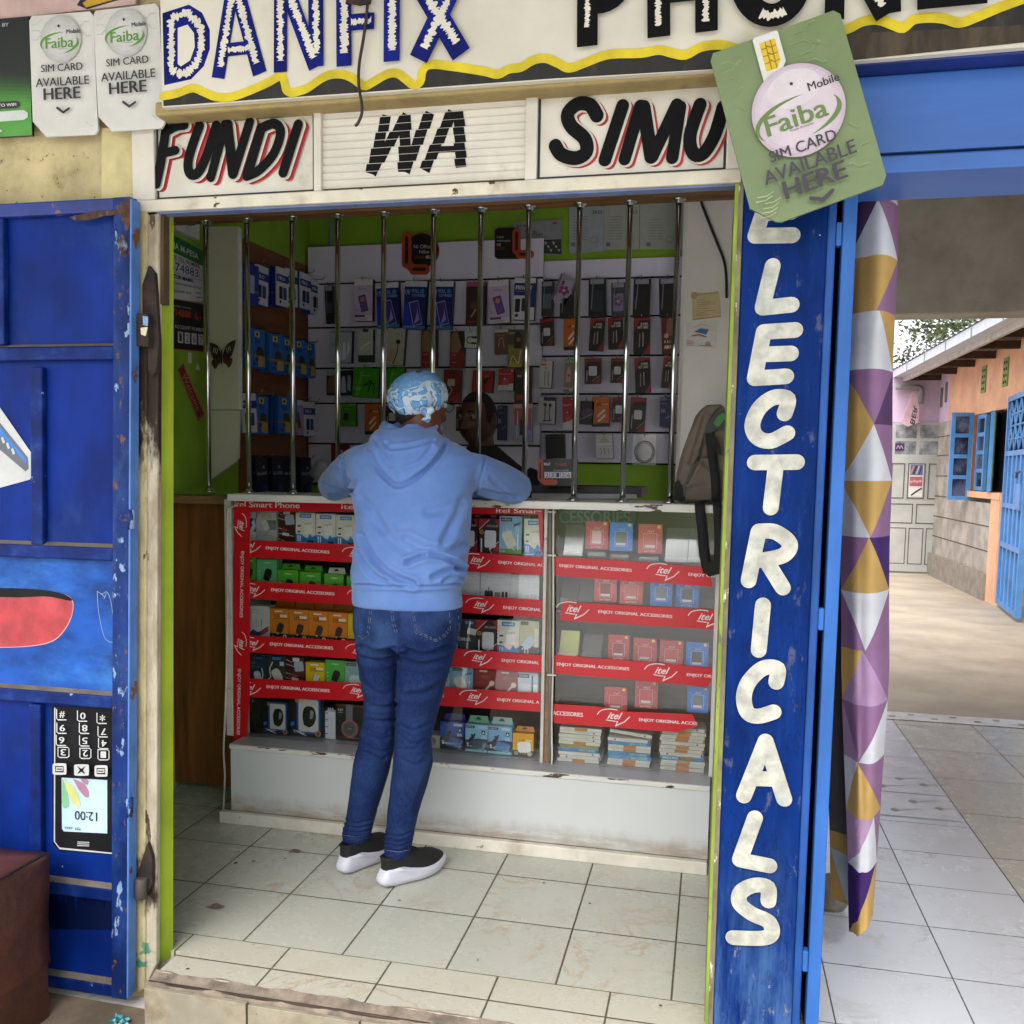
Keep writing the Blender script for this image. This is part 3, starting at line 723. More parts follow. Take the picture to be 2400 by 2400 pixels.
def up(p): return [(1650 + a * 0.466, 400 + b * 0.466) for a, b in p]
def lw(p): return [(1650 + a * 0.6211, 1200 + b * 0.6211) for a, b in p]
for p in ([(300, 200), (258, 328)], [(258, 328), (445, 325)], [(315, 120), (300, 200)], [(300, 215), (440, 208)], [(315, 120), (450, 110)],
          [(345, 480), (295, 685)], [(295, 690), (440, 675)],
          [(300, 812), (255, 1045)], [(300, 812), (458, 802)], [(290, 925), (436, 920)], [(255, 1045), (412, 1035)],
          [(405, 1222), (420, 1150), (350, 1142), (278, 1195), (243, 1280), (268, 1342), (335, 1360), (418, 1320)],
          [(255, 1468), (466, 1466)], [(362, 1470), (335, 1695)]):
    q.pxstroke(up(p), 36, -0.150, M_LETW, smooth=6 if len(p) > 2 else 0)
for p in ([(205, 75), (168, 258)], [(207, 72), (268, 75), (322, 118), (300, 162), (215, 182)], [(238, 190), (297, 285)], [(222, 350), (206, 520)],
          [(272, 640), (276, 590), (222, 588), (168, 640), (150, 700), (165, 755), (205, 768), (262, 752)],
          [(232, 862), (150, 1068)], [(232, 862), (302, 1080)], [(185, 1002), (272, 1005)], [(192, 1150), (135, 1308)], [(135, 1308), (246, 1330)],
          [(242, 1462), (240, 1412), (190, 1403), (140, 1428), (134, 1470), (180, 1510), (242, 1540), (255, 1582), (220, 1602), (110, 1600)]):
    q.pxstroke(lw(p), 36, -0.150, M_LETW, smooth=6 if len(p) > 2 else 0)
q.build("lettering", pl_)

# blue door leaf folded back beside the pillar, seen edge on
M_GATE = mat('#3a70bf', 0.5, spec=0.2, var=0.18, vs=5, dirt='#22488f', da=0.56, ds=6, dirt2='#20304f', da2=0.72, stretch=(1, 1, 0.3))
gt = thing("folded_steel_door", "bright blue steel door leaf folded open beside the lettered pillar", "door", (1.545, 0.0, -0.1))
q = MB(); q.box(1.512, 1.540, -0.15, -0.11, -0.09, 2.02, M_GATE); q.box(1.512, 1.540, 0.55, 0.59, -0.09, 2.02, M_GATE); q.box(1.512, 1.540, -0.1099, 0.5499, 1.98, 2.02, M_GATE); q.box(1.512, 1.540, -0.1099, 0.5499, -0.09, -0.05, M_GATE); q.build("frame", gt, bevel=0.003)
q = MB(); q.box(1.522, 1.530, -0.1098, 0.5498, -0.0499, 1.9799, mat('#16306e', 0.5)); q.build("panel", gt)
for z in (1.86 - 0.02, 0.20, 1.0):
    q = MB(); q.box(1.4992, 1.5118, -0.146, -0.120, z, z + 0.05, M_GATE); q.build("hinge", gt, bevel=0.003)

# blue lintel over the passage mouth
M_LINT = mat('#3a6cbc', 0.5, var=0.12, vs=3, dirt='#274a86', da=0.58, ds=3, stretch=(0.4, 1, 2))
bl = thing("passage_lintel", "wide blue painted beam across the passage mouth", "beam", (2.4, -0.14, 1.98))
q = MB(); q.box(1.500, 4.2, -0.140, 0.06, 2.03, 2.19, M_LINT); q.build("beam", bl, bevel=0.004)
q = MB(); q.box(1.500, 4.2, -0.150, 0.06, 1.985, 2.022, M_LINT); q.build("door_head", bl, bevel=0.004)
q = MB(); q.box(1.500, 4.2, -0.1285, 0.058, 2.0221, 2.0299, mat('#0a1838', 0.7)); q.build("gap_strip", bl)
q = MB(); q.box(1.502, 4.2, -0.195, 0.06, 2.1902, 2.232, mat('#12297a', 0.5, var=0.2, dirt='#3a57a6', da=0.6)); q.build("top_ledge", bl, bevel=0.004)

# covered passage
M_CONC = mat('#a8a195', 0.9, var=0.16, vs=2.2, dirt='#6d6152', da=0.52, ds=2.5, dirt2='#4a4136', da2=0.7, bump=0.25, bs=30)
pw = thing("covered_passage", "grey concrete passage roof and end beam beside the shop", "passage", (2.8, 3.2, 0))
q = MB(); q.box(1.50, 4.35, 3.2, 3.42, 2.228, 3.2, M_CONC); q.build("end_beam", pw, bevel=0.01)
q = MB(); q.box(1.50, 4.35, 0.061, 3.1995, 3.0, 3.12, M_CONC); q.build("roof_slab", pw)
q = MB(); q.box(4.2002, 4.35, -0.13, 3.42, -0.01, 2.9999, mat('#c9b6c9', 0.85)); q.build("side_wall", pw)
# ================================================================ THINGS ON THE FRONT
# ---- blue steel door, folded back against the front wall
M_DB = mat('#06297c', 0.5, spec=0.12, var=0.25, vs=5, dirt='#2b4a86', da=0.5, ds=3, dirt2='#6a6f7c', da2=0.695, chips='#86a0bf', ca=0.725, cs=15, stretch=(1, 1, .6))
M_DRAIL = mat('#06256c', 0.55, spec=0.16, var=0.3, vs=9, dirt='#35517f', da=0.5, ds=9, chips='#7f9cc4', ca=0.665, cs=19, dirt2='#5f4a3a', da2=0.66)
M_DSTILE = mat('#0e2b6a', 0.55, spec=0.16, var=0.3, vs=8, dirt='#33558c', da=0.45, ds=9, chips='#86a0bf', ca=0.585, cs=15, stretch=(1, 1, 0.45), dirt2='#6b4a33', da2=0.60)
M_DUST = mat('#6f675c', 0.9, var=0.2, vs=12)
M_DLB = mat('#154a9c', 0.5, spec=0.2, var=0.5, vs=3.5, dirt='#3f86d8', da=0.45, ds=2.6, dirt2='#d0d8e4', da2=0.745, stretch=(0.8, 1, 1.6))
yd_ = -0.200
dr = thing("steel_door", "dark blue steel door with raised rails, painted phones and rusty edges, folded open", "door", (-0.2, yd_, -0.09))
XL, XR = -1.05, -0.205
q = MB(); q.box(XL, XR, yd_ + 0.018, yd_ + 0.024, -0.09, 2.005, M_DB); q.build("panel_sheet", dr)
q = MB(); q.box(-0.252, XR, yd_ - 0.004, yd_ + 0.0175, -0.09, 2.005, M_DSTILE); q.box(XR + 0.0003, XR + 0.006, yd_ - 0.006, yd_ + 0.03, -0.085, 2.0, mat('#4f80c9', 0.5, chips='#6a4630', ca=0.6, cs=10, dirt='#26407f', da=0.55)); q.build("stile", dr, bevel=0.003)
zs = [2.005, 1.625, 1.112, 0.722, 0.195, -0.09]
for i, z in enumerate(zs):
    h = 0.034
    z0, z1 = (z - h, z) if i == 0 else (z, z + h) if i == 5 else (z - h / 2, z + h / 2)
    q = MB(); q.box(XL, -0.2525, yd_ - 0.002, yd_ + 0.0175, z0, z1, M_DRAIL if i else mat('#1a3186', 0.55, var=0.25, chips='#7a5a40', ca=0.6, cs=12, dirt='#7896bd', da=0.6)); q.build("rail", dr, bevel=0.004)
    if 0 < i:
        q = MB(); q.add([(XL, yd_ - 0.0005, z1 + 0.0006), (-0.2525, yd_ - 0.0005, z1 + 0.0006), (-0.2525, yd_ + 0.0174, z1 + 0.009), (XL, yd_ + 0.0174, z1 + 0.009)], [(0, 1, 2, 3)], M_DUST); q.build("dust_line", dr)
for (za_, zb_, x) in ((1.592, 1.130, -0.487), (0.700, 0.215, -0.497), (0.176, -0.055, -0.487), (1.97, 1.65, -0.60)):
    q = MB(); q.box(x - 0.022, x + 0.014, yd_ - 0.002, yd_ + 0.0175, zb_, za_, M_DRAIL); q.build("mullion", dr, bevel=0.004)
yp2 = yd_ + 0.0178
q = MB(); q.box(XL, -0.2525, yp2 - 0.0015, yp2 - 0.0002, 0.740, 1.094, M_DLB)
q.build("light_panel", dr)
yq = yp2 - 0.002
def pp(mb, px, m, y=None): mb.pxpoly(px, y if y is not None else yq, m)
W_P = mat('#c3c5c3', 0.5, var=0.08, dirt='#aab0b5', da=0.6); K_P = mat('#17171a', 0.6, var=0.2, spec=0.15)
q = MB()                                              # painted white handset, left of the middle panels
pp(q, [(-120, 900), (0, 955), (74, 1062), (75, 1118), (70, 1124), (-10, 1146), (-120, 1150)], W_P)
pp(q, [(-110, 930), (0, 990), (66, 1072), (68, 1098), (60, 1105), (-110, 960)], mat('#5c626c', 0.5))
pp(q, [(-110, 935), (0, 1000), (62, 1077), (62, 1086), (0, 1020), (-110, 950)], mat('#2a78c8', 0.5))
for k in range(3): pp(q, [(3 + 12 * k, 1026 + 13 * k), (8 + 12 * k, 1024 + 13 * k), (13 + 12 * k, 1037 + 13 * k), (8 + 12 * k, 1040 + 13 * k)], W_P)
q.build("painted_handset", dr)
q = MB()                                              # painted red lips
red_out = smooth_path([(-120, 1380), (0, 1378), (90, 1381), (150, 1392), (170, 1406), (172, 1430), (160, 1465), (130, 1500), (80, 1514), (0, 1518), (-120, 1515)], 5)
pp(q, red_out, mat('#c9a0a4', 0.5)); pp(q, [(u - 2 if u > 0 else u, v + 1.5 if v < 1450 else v - 1.5) for u, v in red_out], mat('#b03038', 0.5, var=0.2, vs=14, dirt='#c24a4e', da=0.5, ds=9))
pp(q, smooth_path([(-120, 1380), (0, 1378), (90, 1381), (150, 1392), (168, 1408), (110, 1398), (40, 1400), (-120, 1396)], 5), K_P)
q.build("painted_shape", dr)
q = MB()                                              # painted keypad phone, upside down
pp(q, [(122, 1655), (272, 1660), (268, 2002), (140, 1994), (124, 1980)], K_P)
q.pxstroke([(129, 1660), (128, 1972), (140, 1988), (266, 2000)], 3.2, yq, W_P)
scr = [(145, 1822), (252, 1828), (252, 1953), (150, 1948), (146, 1942)]
pp(q, scr, mat('#b5d0e6', 0.4, var=0.08, dirt='#d8e4ee', da=0.5))
pp(q, smooth_path([(147, 1824), (158, 1850), (163, 1888), (150, 1893), (146, 1880)], 4), mat('#7fb88a', 0.5))
pp(q, smooth_path([(152, 1824), (178, 1850), (190, 1885), (182, 1891), (168, 1875), (156, 1848)], 4), mat('#c8cc80', 0.5))
pp(q, smooth_path([(172, 1824), (200, 1838), (210, 1862), (202, 1868), (186, 1850)], 4), mat('#a8788c', 0.5))
pp(q, smooth_path([(190, 1825), (206, 1826), (207, 1838), (196, 1834)], 3), mat('#a8788c', 0.5))
q.pxtext("12:00", [(229, 1903), (177, 1899), (177, 1920), (229, 1924)], yq, K_P)
q.pxtext("!!! oo", [(190, 1938), (154, 1936), (154, 1943), (190, 1945)], yq, K_P)
for k in range(3): q.pxstroke([(184, 1972 + 4 * k), (211, 1973 + 4 * k)], 1.8, yq, W_P)
keys = [("3", 152, 1762), ("2", 204, 1764), ("1", 247, 1767), ("6", 150, 1733), ("5", 205, 1734), ("4", 250, 1740), ("9", 153, 1704), ("8", 206, 1704), ("7", 250, 1712), ("#", 154, 1672), ("0", 203, 1675), ("*", 249, 1680)]
for ch, u, v in keys:
    q.pxstroke([(u - 13, v - 12), (u - 13, v + 9), (u - 9, v + 12), (u + 9, v + 12)], 2.4, yq, W_P)
    if ch in "123": q.pxstroke([(u + 9, v + 12), (u + 13, v + 9), (u + 13, v - 9), (u + 9, v - 12), (u - 13, v - 12)], 2.0, yq, W_P)
    q.pxtext(ch, [(u + 6, v - 8), (u - 6, v - 8), (u - 6, v + 7), (u + 6, v + 7)], yq, W_P, bold=0.02)
for u, v, w_ in ((149, 1798, 16), (201, 1800, 17), (247, 1802, 15)):
    pp(q, smooth_path([(u - w_, v - 9), (u - w_ + 4, v - 13), (u + w_ - 4, v - 13), (u + w_, v - 9), (u + w_, v + 9), (u + w_ - 4, v + 13), (u - w_ + 4, v + 13), (u - w_, v + 9), (u - w_, v - 9)][:-1], 3), W_P)
    if w_ == 17: pp(q, [(u - 10, v - 10), (u, v - 3), (u + 10, v - 10), (u + 4, v), (u + 10, v + 10), (u, v + 4), (u - 10, v + 10), (u - 4, v)], K_P)
    else: q.pxstroke([(u - 9, v - 6), (u + 9, v - 6), (u + 9, v + 6), (u - 9, v + 6), (u - 9, v - 6)], 2.4, yq, K_P); q.pxstroke([(u - 5, v), (u + 5, v)], 2.4, yq, K_P)
q.build("painted_phone", dr)
q = MB()                                              # darker drips on the lowest panel, scratches above
for k in range(7):
    u = 120 + 23 * k; pp(q, smooth_path([(u - 14, 2175), (u - 10, 2090 + 12 * ((k * 5) % 4)), (u, 2070 + 14 * ((k * 3) % 4)), (u + 9, 2095 + 9 * (k % 3)), (u + 14, 2178)], 3), mat('#031238', 0.3))
q.build("drip_stain", dr)
q = MB()
q.pxstroke(smooth_path([(228, 1386), (240, 1392), (252, 1388), (262, 1420), (268, 1490), (262, 1505), (246, 1495), (236, 1460), (230, 1420), (228, 1386)], 3), 1.3, yq, mat('#8fa5c8', 0.6))
q.pxstroke([(238, 1392), (246, 1400), (250, 1390), (244, 1404)], 1.3, yq, mat('#8fa5c8', 0.6)); q.build("scratch", dr)
for z in (1.18, 0.42):
    q = MB(); q.tube([(XR + 0.006, yd_ - 0.002, z), (XR + 0.006, yd_ - 0.002, z + 0.05)], 0.009, M_DSTILE, 10); q.build("hinge", dr)

q = MB()
for P in ([(282, 474), (308, 472), (306, 520), (296, 545), (290, 520), (280, 500)], [(160, 510), (200, 500), (270, 492), (280, 500), (230, 510), (185, 517)], [(278, 560), (292, 552), (298, 580), (290, 600), (280, 585)]): q.pxpoly([(u + rnd.uniform(-2, 2), v + rnd.uniform(-2, 2)) for u, v in smooth_path(P + [P[0]], 4)[:-1]], yd_ - .0045, mat('#4f3324', .9, var=.4, vs=40, dirt='#8aa4c4', da=.5, ds=30))
q.build("rust_patch", dr)
for o in dr.children:
    if o.name.split('.')[0] in ("stile", "rail", "dust_line", "mullion", "hinge", "panel_sheet", "light_panel"):
        for v in o.data.vertices: v.co.x += -.027 + v.co.z * .0283 + (.012 if o.name.startswith("mullion") else 0)
# ---- brown leather seat in the corner
M_LEA = mat('#5c3424', 0.42, var=0.25, vs=7, dirt='#7a5343', da=0.54, ds=3.5, bump=0.6, bs=55, dirt2='#2a150d', da2=0.66)
so = thing("leather_stool", "scuffed brown leather stool standing in front of the blue door", "stool", (-0.8, -0.6, -0.125))
SX, SZ = PY(112, 1997, -0.27).x, PY(112, 1997, -0.27).z
def cushion(x0, x1, y0, y1, z0, z1, m, nx=16, amp=0.008, sag=0.0):
    b = MB(); import itertools
    nn = nx
    def pt(f, i, j):
        a, c = i / nn, j / nn
        if f == 0: p = (x0 + (x1 - x0) * a, y0, z0 + (z1 - z0) * c)
        elif f == 1: p = (x1, y0 + (y1 - y0) * a, z0 + (z1 - z0) * c)
        elif f == 2: p = (x0 + (x1 - x0) * a, y0 + (y1 - y0) * c, z1 - sag * math.sin(math.pi * a) * math.sin(math.pi * c))
        elif f == 3: p = (x1 + (x0 - x1) * a, y1, z0 + (z1 - z0) * c)
        else: p = (x0, y1 + (y0 - y1) * a, z0 + (z1 - z0) * c)
        v = Vector(p); nv = mnoise.noise_vector(v * 4.0) * amp * 1.6 + mnoise.noise_vector(v * 13) * amp * 0.45
        return v + nv
    for f in range(5):
        b.add([pt(f, i, j) for j in range(nn + 1) for i in range(nn + 1)], [(j * (nn + 1) + i, j * (nn + 1) + i + 1, (j + 1) * (nn + 1) + i + 1, (j + 1) * (nn + 1) + i) for j in range(nn) for i in range(nn)], m, True)
    return b
c = cushion(-1.15, SX, -0.92, -0.27, 0.03, SZ, M_LEA, sag=0.015); ob = c.build("seat_body", so)
bm = bmesh.new(); bm.from_mesh(ob.data); bmesh.ops.remove_doubles(bm, verts=bm.verts, dist=0.002); bm.to_mesh(ob.data); bm.free()
q = MB(); q.box(-1.15, SX - .006, -0.915, -0.275, -0.12, 0.034, M_LEA); q.build("skirt", so)
q = MB(); q.tube([(-1.15, -0.92, SZ + .001), (SX - .01, -0.92, SZ + .001), (SX + .001, -0.90, SZ + .001), (SX + .001, -0.28, SZ + .001)], 0.004, mat('#3a1d12', 0.5), 6); q.build("piping", so)

# ---- crumpled wrapper at the foot of the post
q = MB()
for k in range(2):
    b = MB(); vs, fs = [], []
    for j in range(6):
        for i in range(8):
            vs.append(((i - 3.5) * 0.007, (j - 2.5) * 0.006, 0.014 + 0.012 * mnoise.noise(Vector((i * 0.9, j * 1.1, k * 5)))))
    q.add([(x - 0.195 + 0.02 * k - 0.02, y - 0.255 - 0.03 * k, z - 0.125) for x, y, z in vs], [(j * 8 + i, j * 8 + i + 1, (j + 1) * 8 + i + 1, (j + 1) * 8 + i) for j in range(5) for i in range(7)], mat('#1f8f96', 0.3, var=0.3) if k == 0 else mat('#b9b9b6', 0.4))
tag(q.build("sweet_wrapper"), "crumpled turquoise wrapper on the ground at the foot of the post", "litter")

# ---- advertising boards
M_WB = mat('#d8d6d0', 0.45, var=0.05, dirt='#b5b0a0', da=0.62, name="white_board"); G1, G2 = ink('#5d9a2c'), ink('#7fae4a')
KT = ink('#211f26')
class Frame:
    """a flat board hung on the front at its own tilt: photo corners give its place, artwork is laid out in the unit square"""
    def __init__(s, bl_, br, tr_, tl, y):
        s.y = y; s.c = [Vector(XZ(u, v, y)) for u, v in (bl_, br, tr_, tl)]
    def __call__(s, a, b):
        A, B, C_, D = s.c; p = A * (1 - a) * (1 - b) + B * a * (1 - b) + C_ * a * b + D * (1 - a) * b
        return (p.x, p.y)
    def poly(s, mb, pts, m): mb.poly([s(a, b) for a, b in pts], s.y, m)
    def stroke(s, mb, pts, wd, m, **k): mb.stroke([s(a, b) for a, b in pts], wd, s.y, m, **k)
    def text(s, mb, t_, x0, z0, x1, z1, m, bold=0.0, shear=0.0):
        vs, fs, _ = text_geo(t_, 0, shear, 3); y = s.y - mb.lay()
        o = []
        for a, b in vs:
            p = s(x0 + (x1 - x0) * a, z0 + (z1 - z0) * b); o.append((p[0], y, p[1]))
        mb._bold(o, fs, m, bold * 1.6, (s.c[3] - s.c[0]).length * (z1 - z0), y)
    def disc(s, mb, cx, cy, rx_, ry_, m, n=40): s.poly(mb, [(cx + rx_ * math.cos(2 * math.pi * i / n), cy + ry_ * math.sin(2 * math.pi * i / n)) for i in range(n)], m)
def swoosh(F, mb, cx, cy, rx_, ry_, m, w_):
    F.poly(mb, [(cx + rx_ * math.cos(math.radians(a)), cy + ry_ * math.sin(math.radians(a))) for a in range(75, 215, 6)] + [(cx + (rx_ - w_ * math.sin(math.radians((a - 75) * 180 / 140))) * math.cos(math.radians(a)), cy + (ry_ - w_ * 0.6 * math.sin(math.radians((a - 75) * 180 / 140))) * math.sin(math.radians(a))) for a in range(213, 74, -6)], m)
    F.poly(mb, [(cx + rx_ * math.cos(math.radians(a)), cy + ry_ * math.sin(math.radians(a))) for a in range(-80, 30, 6)] + [(cx + (rx_ - w_ * math.sin(math.radians((a + 80) * 180 / 110))) * math.cos(math.radians(a)), cy + (ry_ - w_ * 0.6 * math.sin(math.radians((a + 80) * 180 / 110))) * math.sin(math.radians(a))) for a in range(28, -81, -6)], m)
def circuits(F, mb, m, seeds, wd=0.0012):
    for (a, b, s1, s2, l) in seeds:
        F.stroke(mb, [(a, b), (a + l * s1, b), (a + l * s1 + 0.04 * s1, b + 0.03 * s2), (a + l * s1 * 1.8, b + 0.03 * s2)], wd, m, caps=False)
        F.disc(mb, a + l * s1 * 1.8, b + 0.03 * s2, 0.008, 0.006, m, 10)
def sim_board(corners, y, label, cut):
    bl_, br, tr_, tl = corners; F = Frame(bl_, br, tr_, tl, y)
    mb = MB(); out = [(0.03, 0.03 + cut), (0.0, cut * 1.2), (0.0, 0.96), (0.04, 1.0), (0.95, 1.0), (1.0, 0.96), (1.0, 0.04), (0.95, 0.0), (0.2, 0.0)][1:]
    mb.prism([F(a, b) for a, b in out], y, y + 0.006, M_WB)
    bo = thing("sim_card_board", label, "sign", tuple(Vector((F(0.5, 0)[0], y, F(0.5, 0)[1]))), "white boards offering sim cards")
    mb.build("board", bo)
    q = MB(); q.LAY = 0.0003
    circuits(F, q, ink('#b9b9b4'), [(0.05, 0.93, 1, 1, 0.08), (0.04, 0.88, 1, -1, 0.1), (0.05, 0.80, 1, 1, 0.07), (0.95, 0.92, -1, -1, 0.08), (0.96, 0.80, -1, 1, 0.07), (0.95, 0.07, -1, 1, 0.06)])
    for r, cc in ((1.0, '#bcbcb8'), (0.9, '#c4c4c0'), (0.75, '#cccbc8'), (0.55, '#d2d1ce')): F.disc(q, 0.5, 0.79, 0.315 * r, 0.195 * r, ink(cc))
    swoosh(F, q, 0.48, 0.755, 0.30, 0.088, G1, 0.035)
    F.text(q, "Faiba", 0.27, 0.715, 0.70, 0.80, G1, bold=0.015); F.text(q, "Mobile", 0.60, 0.825, 0.82, 0.86, KT, bold=0.01)
    F.text(q, "Truly Kenyan", 0.45, 0.698, 0.60, 0.71, KT)
    F.text(q, "SIM CARD", 0.19, 0.525, 0.83, 0.585, KT, bold=0.012); F.text(q, "AVAILABLE", 0.10, 0.405, 0.92, 0.475, KT, bold=0.012); F.text(q, "HERE", 0.22, 0.295, 0.78, 0.39, KT, bold=0.03)
    F.stroke(q, [(0.42, 0.225), (0.51, 0.185), (0.60, 0.215)], 0.006, KT)
    F.disc(q, 0.49, 0.89, 0.018, 0.012, ink('#3a2418'), 12)
    q.build("print", bo)
sim_board([(78, 322), (230, 315), (218, 26), (68, 38)], -0.163, "white sim card board beside the dark green poster, left of its twin", 0.11)
sim_board([(232, 310), (386, 300), (372, 7), (218, 26)], -0.172, "white sim card board overlapping the end of the fascia, right of its twin", 0.11)
F = Frame((-90, 326), (77, 318), (67, 38), (-90, 52), -0.158)
bo = thing("internet_poster", "black and green internet poster cut by the left picture edge", "poster", (F(.5, 0)[0], -0.158, F(.5, 0)[1]))
q = MB(); q.prism([F(*k) for k in ((0, 0), (1, 0), (1, 1), (0, 1))], -0.158, -0.152, ink('#141a16')); q.build("sheet", bo)
q = MB(); q.LAY = 0.0003
for k in range(10): F.poly(q, [(0, 0), (1, 0), (1, 0.52 - 0.03 * k), (0, 0.60 - 0.035 * k)], ink(['#16240f', '#1c3212', '#224215', '#2a5018', '#326020', '#3a7026', '#41802c', '#478c31', '#4c9635', '#509c38'][k]))
for s_, b_ in (("KARIBU", 0.42), ("FAIBA", 0.325)): F.text(q, s_, 0.05, b_, 0.50 if s_ == "FAIBA" else 0.47, b_ + 0.08, ink('#e6e6e2'), bold=0.03)
F.text(q, "POWERED BY", 0.20, 0.925, 0.72, 0.955, ink('#d4d4d0')); F.stroke(q, [(0.18, 0.80), (0.24, 0.86), (0.26, 0.80), (0.12, 0.78)], 0.004, ink('#d4d4d0'), smooth=4)
F.poly(q, [(0.0, 0.235), (0.80, 0.235), (0.85, 0.25), (0.85, 0.28), (0.80, 0.295), (0.0, 0.295)], KT); F.text(q, "CONNECTED TO WIFI", 0.1, 0.252, 0.80, 0.278, ink('#e6e6e2'), bold=0.02)
F.poly(q, [(0.0, 0.12), (0.90, 0.13), (0.96, 0.15), (0.96, 0.19), (0.90, 0.215), (0.0, 0.205)], ink('#d3d8d2'))
F.poly(q, [(0.0, 0.02), (0.55, 0.03), (0.6, 0.045), (0.55, 0.07), (0.0, 0.065)], ink('#cfd6cc')); F.text(q, "FREE INSTALLATION", 0.05, 0.035, 0.53, 0.055, KT)
q.build("print", bo)

# big green board, nailed askew over pillar and fascia
F = Frame((1772, 542), (2082, 428), (1966, 20), (1662, 128), -0.262)
bo = thing("sim_card_board", "big tilted green sim card board nailed over the blue pillar top", "sign", (F(.5, 0)[0], -0.262, F(.5, 0)[1]))
GB = mat('#76895a', 0.42, var=0.08, vs=6, dirt='#8f9f72', da=0.6, ds=4, dirt2='#d9dccb', da2=0.735, name="faded_green_board")
q = MB(); q.prism([F(*k) for k in ((0.0, 0.13), (0.0, 0.965), (0.03, 1.0), (0.96, 1.0), (1.0, 0.97), (1.0, 0.04), (0.96, 0.0), (0.20, 0.0), (0.16, 0.012))], -0.262, -0.254, GB); q.build("board", bo)
q = MB(); q.LAY = 0.0003; LG = ink('#8ca06c')
circuits(F, q, LG, [(0.06, 0.93, 1, -1, 0.07), (0.05, 0.88, 1, 1, 0.09), (0.06, 0.84, 1, -1, 0.06), (0.05, 0.74, 1, 1, 0.07), (0.06, 0.68, 1, -1, 0.05), (0.62, 0.95, 1, 1, 0.10), (0.58, 0.90, 1, -1, 0.12), (0.64, 0.83, 1, 1, 0.09), (0.66, 0.78, 1, -1, 0.08), (0.93, 0.35, -1, 1, 0.04), (0.94, 0.25, -1, -1, 0.05), (0.9, 0.14, -1, 1, 0.07)], 0.0013)
WP = ink('#dcdcd6'); F.poly(q, [(0.335, 0.755), (0.335, 0.985), (0.355, 0.995), (0.515, 0.995), (0.53, 0.985), (0.53, 0.82), (0.45, 0.745), (0.35, 0.745)], WP)
F.poly(q, [(0.375, 0.80), (0.375, 0.955), (0.495, 0.955), (0.495, 0.835), (0.455, 0.795)], ink('#e0bd1a'))
for b_ in (0.84, 0.88, 0.92): F.stroke(q, [(0.377, b_), (0.415, b_), (0.425, b_ + 0.008), (0.45, b_ - 0.004), (0.493, b_)], 0.0018, ink('#8a7420'), caps=False)
for a_ in (0.415, 0.455): F.stroke(q, [(a_, 0.80), (a_ + 0.004, 0.955)], 0.0018, ink('#8a7420'), caps=False)
for r, cc in ((1.0, '#c5b2c0'), (0.93, '#cdbcc8'), (0.82, '#d3c5ce')): F.disc(q, 0.52, 0.54 + 0.03 * (1 - r), 0.345 * r, 0.25 * r, ink(cc))
F.disc(q, 0.53, 0.66, 0.2, 0.10, ink('#d9d0d6'))
swoosh(F, q, 0.505, 0.50, 0.325, 0.115, ink('#64803e'), 0.04)
F.text(q, "Faiba", 0.26, 0.455, 0.72, 0.56, ink('#64803e'), bold=0.02); F.text(q, "Mobile", 0.63, 0.615, 0.86, 0.66, KT, bold=0.01); F.text(q, "Truly Kenyan", 0.42, 0.435, 0.60, 0.45, KT)
PU = ink('#352c3c'); F.text(q, "SIM CARD", 0.23, 0.315, 0.73, 0.375, PU, bold=0.012); F.text(q, "AVAILABLE", 0.15, 0.21, 0.84, 0.285, PU, bold=0.012); F.text(q, "HERE", 0.27, 0.10, 0.73, 0.195, PU, bold=0.03)
F.stroke(q, [(0.44, 0.058), (0.52, 0.028), (0.60, 0.058)], 0.008, PU)
for (a, b) in ((0.52, 0.685), (0.515, 0.155)): F.disc(q, a, b, 0.012, 0.009, ink('#3a2418'), 12)
for k in range(6):
    a = 0.03 + 0.02 * (k % 4); b = 0.03 + 0.022 * k
    F.stroke(q, [(a + 0.02, b + 0.02), (a + 0.09, b + 0.012), (a + 0.14, b + 0.022)], 0.0022, ink('#a3b184'), jag=0.8)
q.build("print", bo)

# neighbouring pink sign with a painted pencil tip, top left corner
F = Frame((-60, 52), (318, 10), (318, -70), (-60, -40), -0.150)
bo = thing("pink_signboard", "pink neighbouring signboard with a painted pencil, top left corner", "signboard", (F(.5, 0)[0], -0.15, F(.5, 0)[1]))
q = MB(); q.prism([F(*k) for k in ((0, 0), (1, 0), (1, 1), (0, 1))], -0.15, -0.14, mat('#d3b3ac', 0.6, var=0.12, dirt='#8f7468', da=0.55, ds=6)); q.build("board", bo)
q = MB(); q.pxpoly([(180, 12), (205, 22), (265, 4), (318, -8), (318, -40), (220, -20), (190, -4)], -0.15, KT); q.pxpoly([(202, 18), (262, 1), (300, -8), (290, -30), (220, -12), (194, 8)], -0.15, ink('#c9a02c')); q.build("painted_pencil", bo)

# loose black cable hanging from a bracket on the fascia
q = MB(); yk = -0.236
q.tube([tuple(PY(u, v, yk)) for u, v in ((862, -20), (860, 30), (852, 90), (842, 150), (841, 200), (848, 245), (847, 270), (838, 290), (832, 294))], 0.0035, mat('#2b1a16', 0.5), 6, smooth=5)
q.pxprism([(806, -15), (870, -15), (866, 6), (840, 10), (812, 4)], yk - 0.01, yf - 0.0162, M_RUST)
tag(q.build("hanging_cable"), "thin dark cable dangling across the fascia letters", "cable")
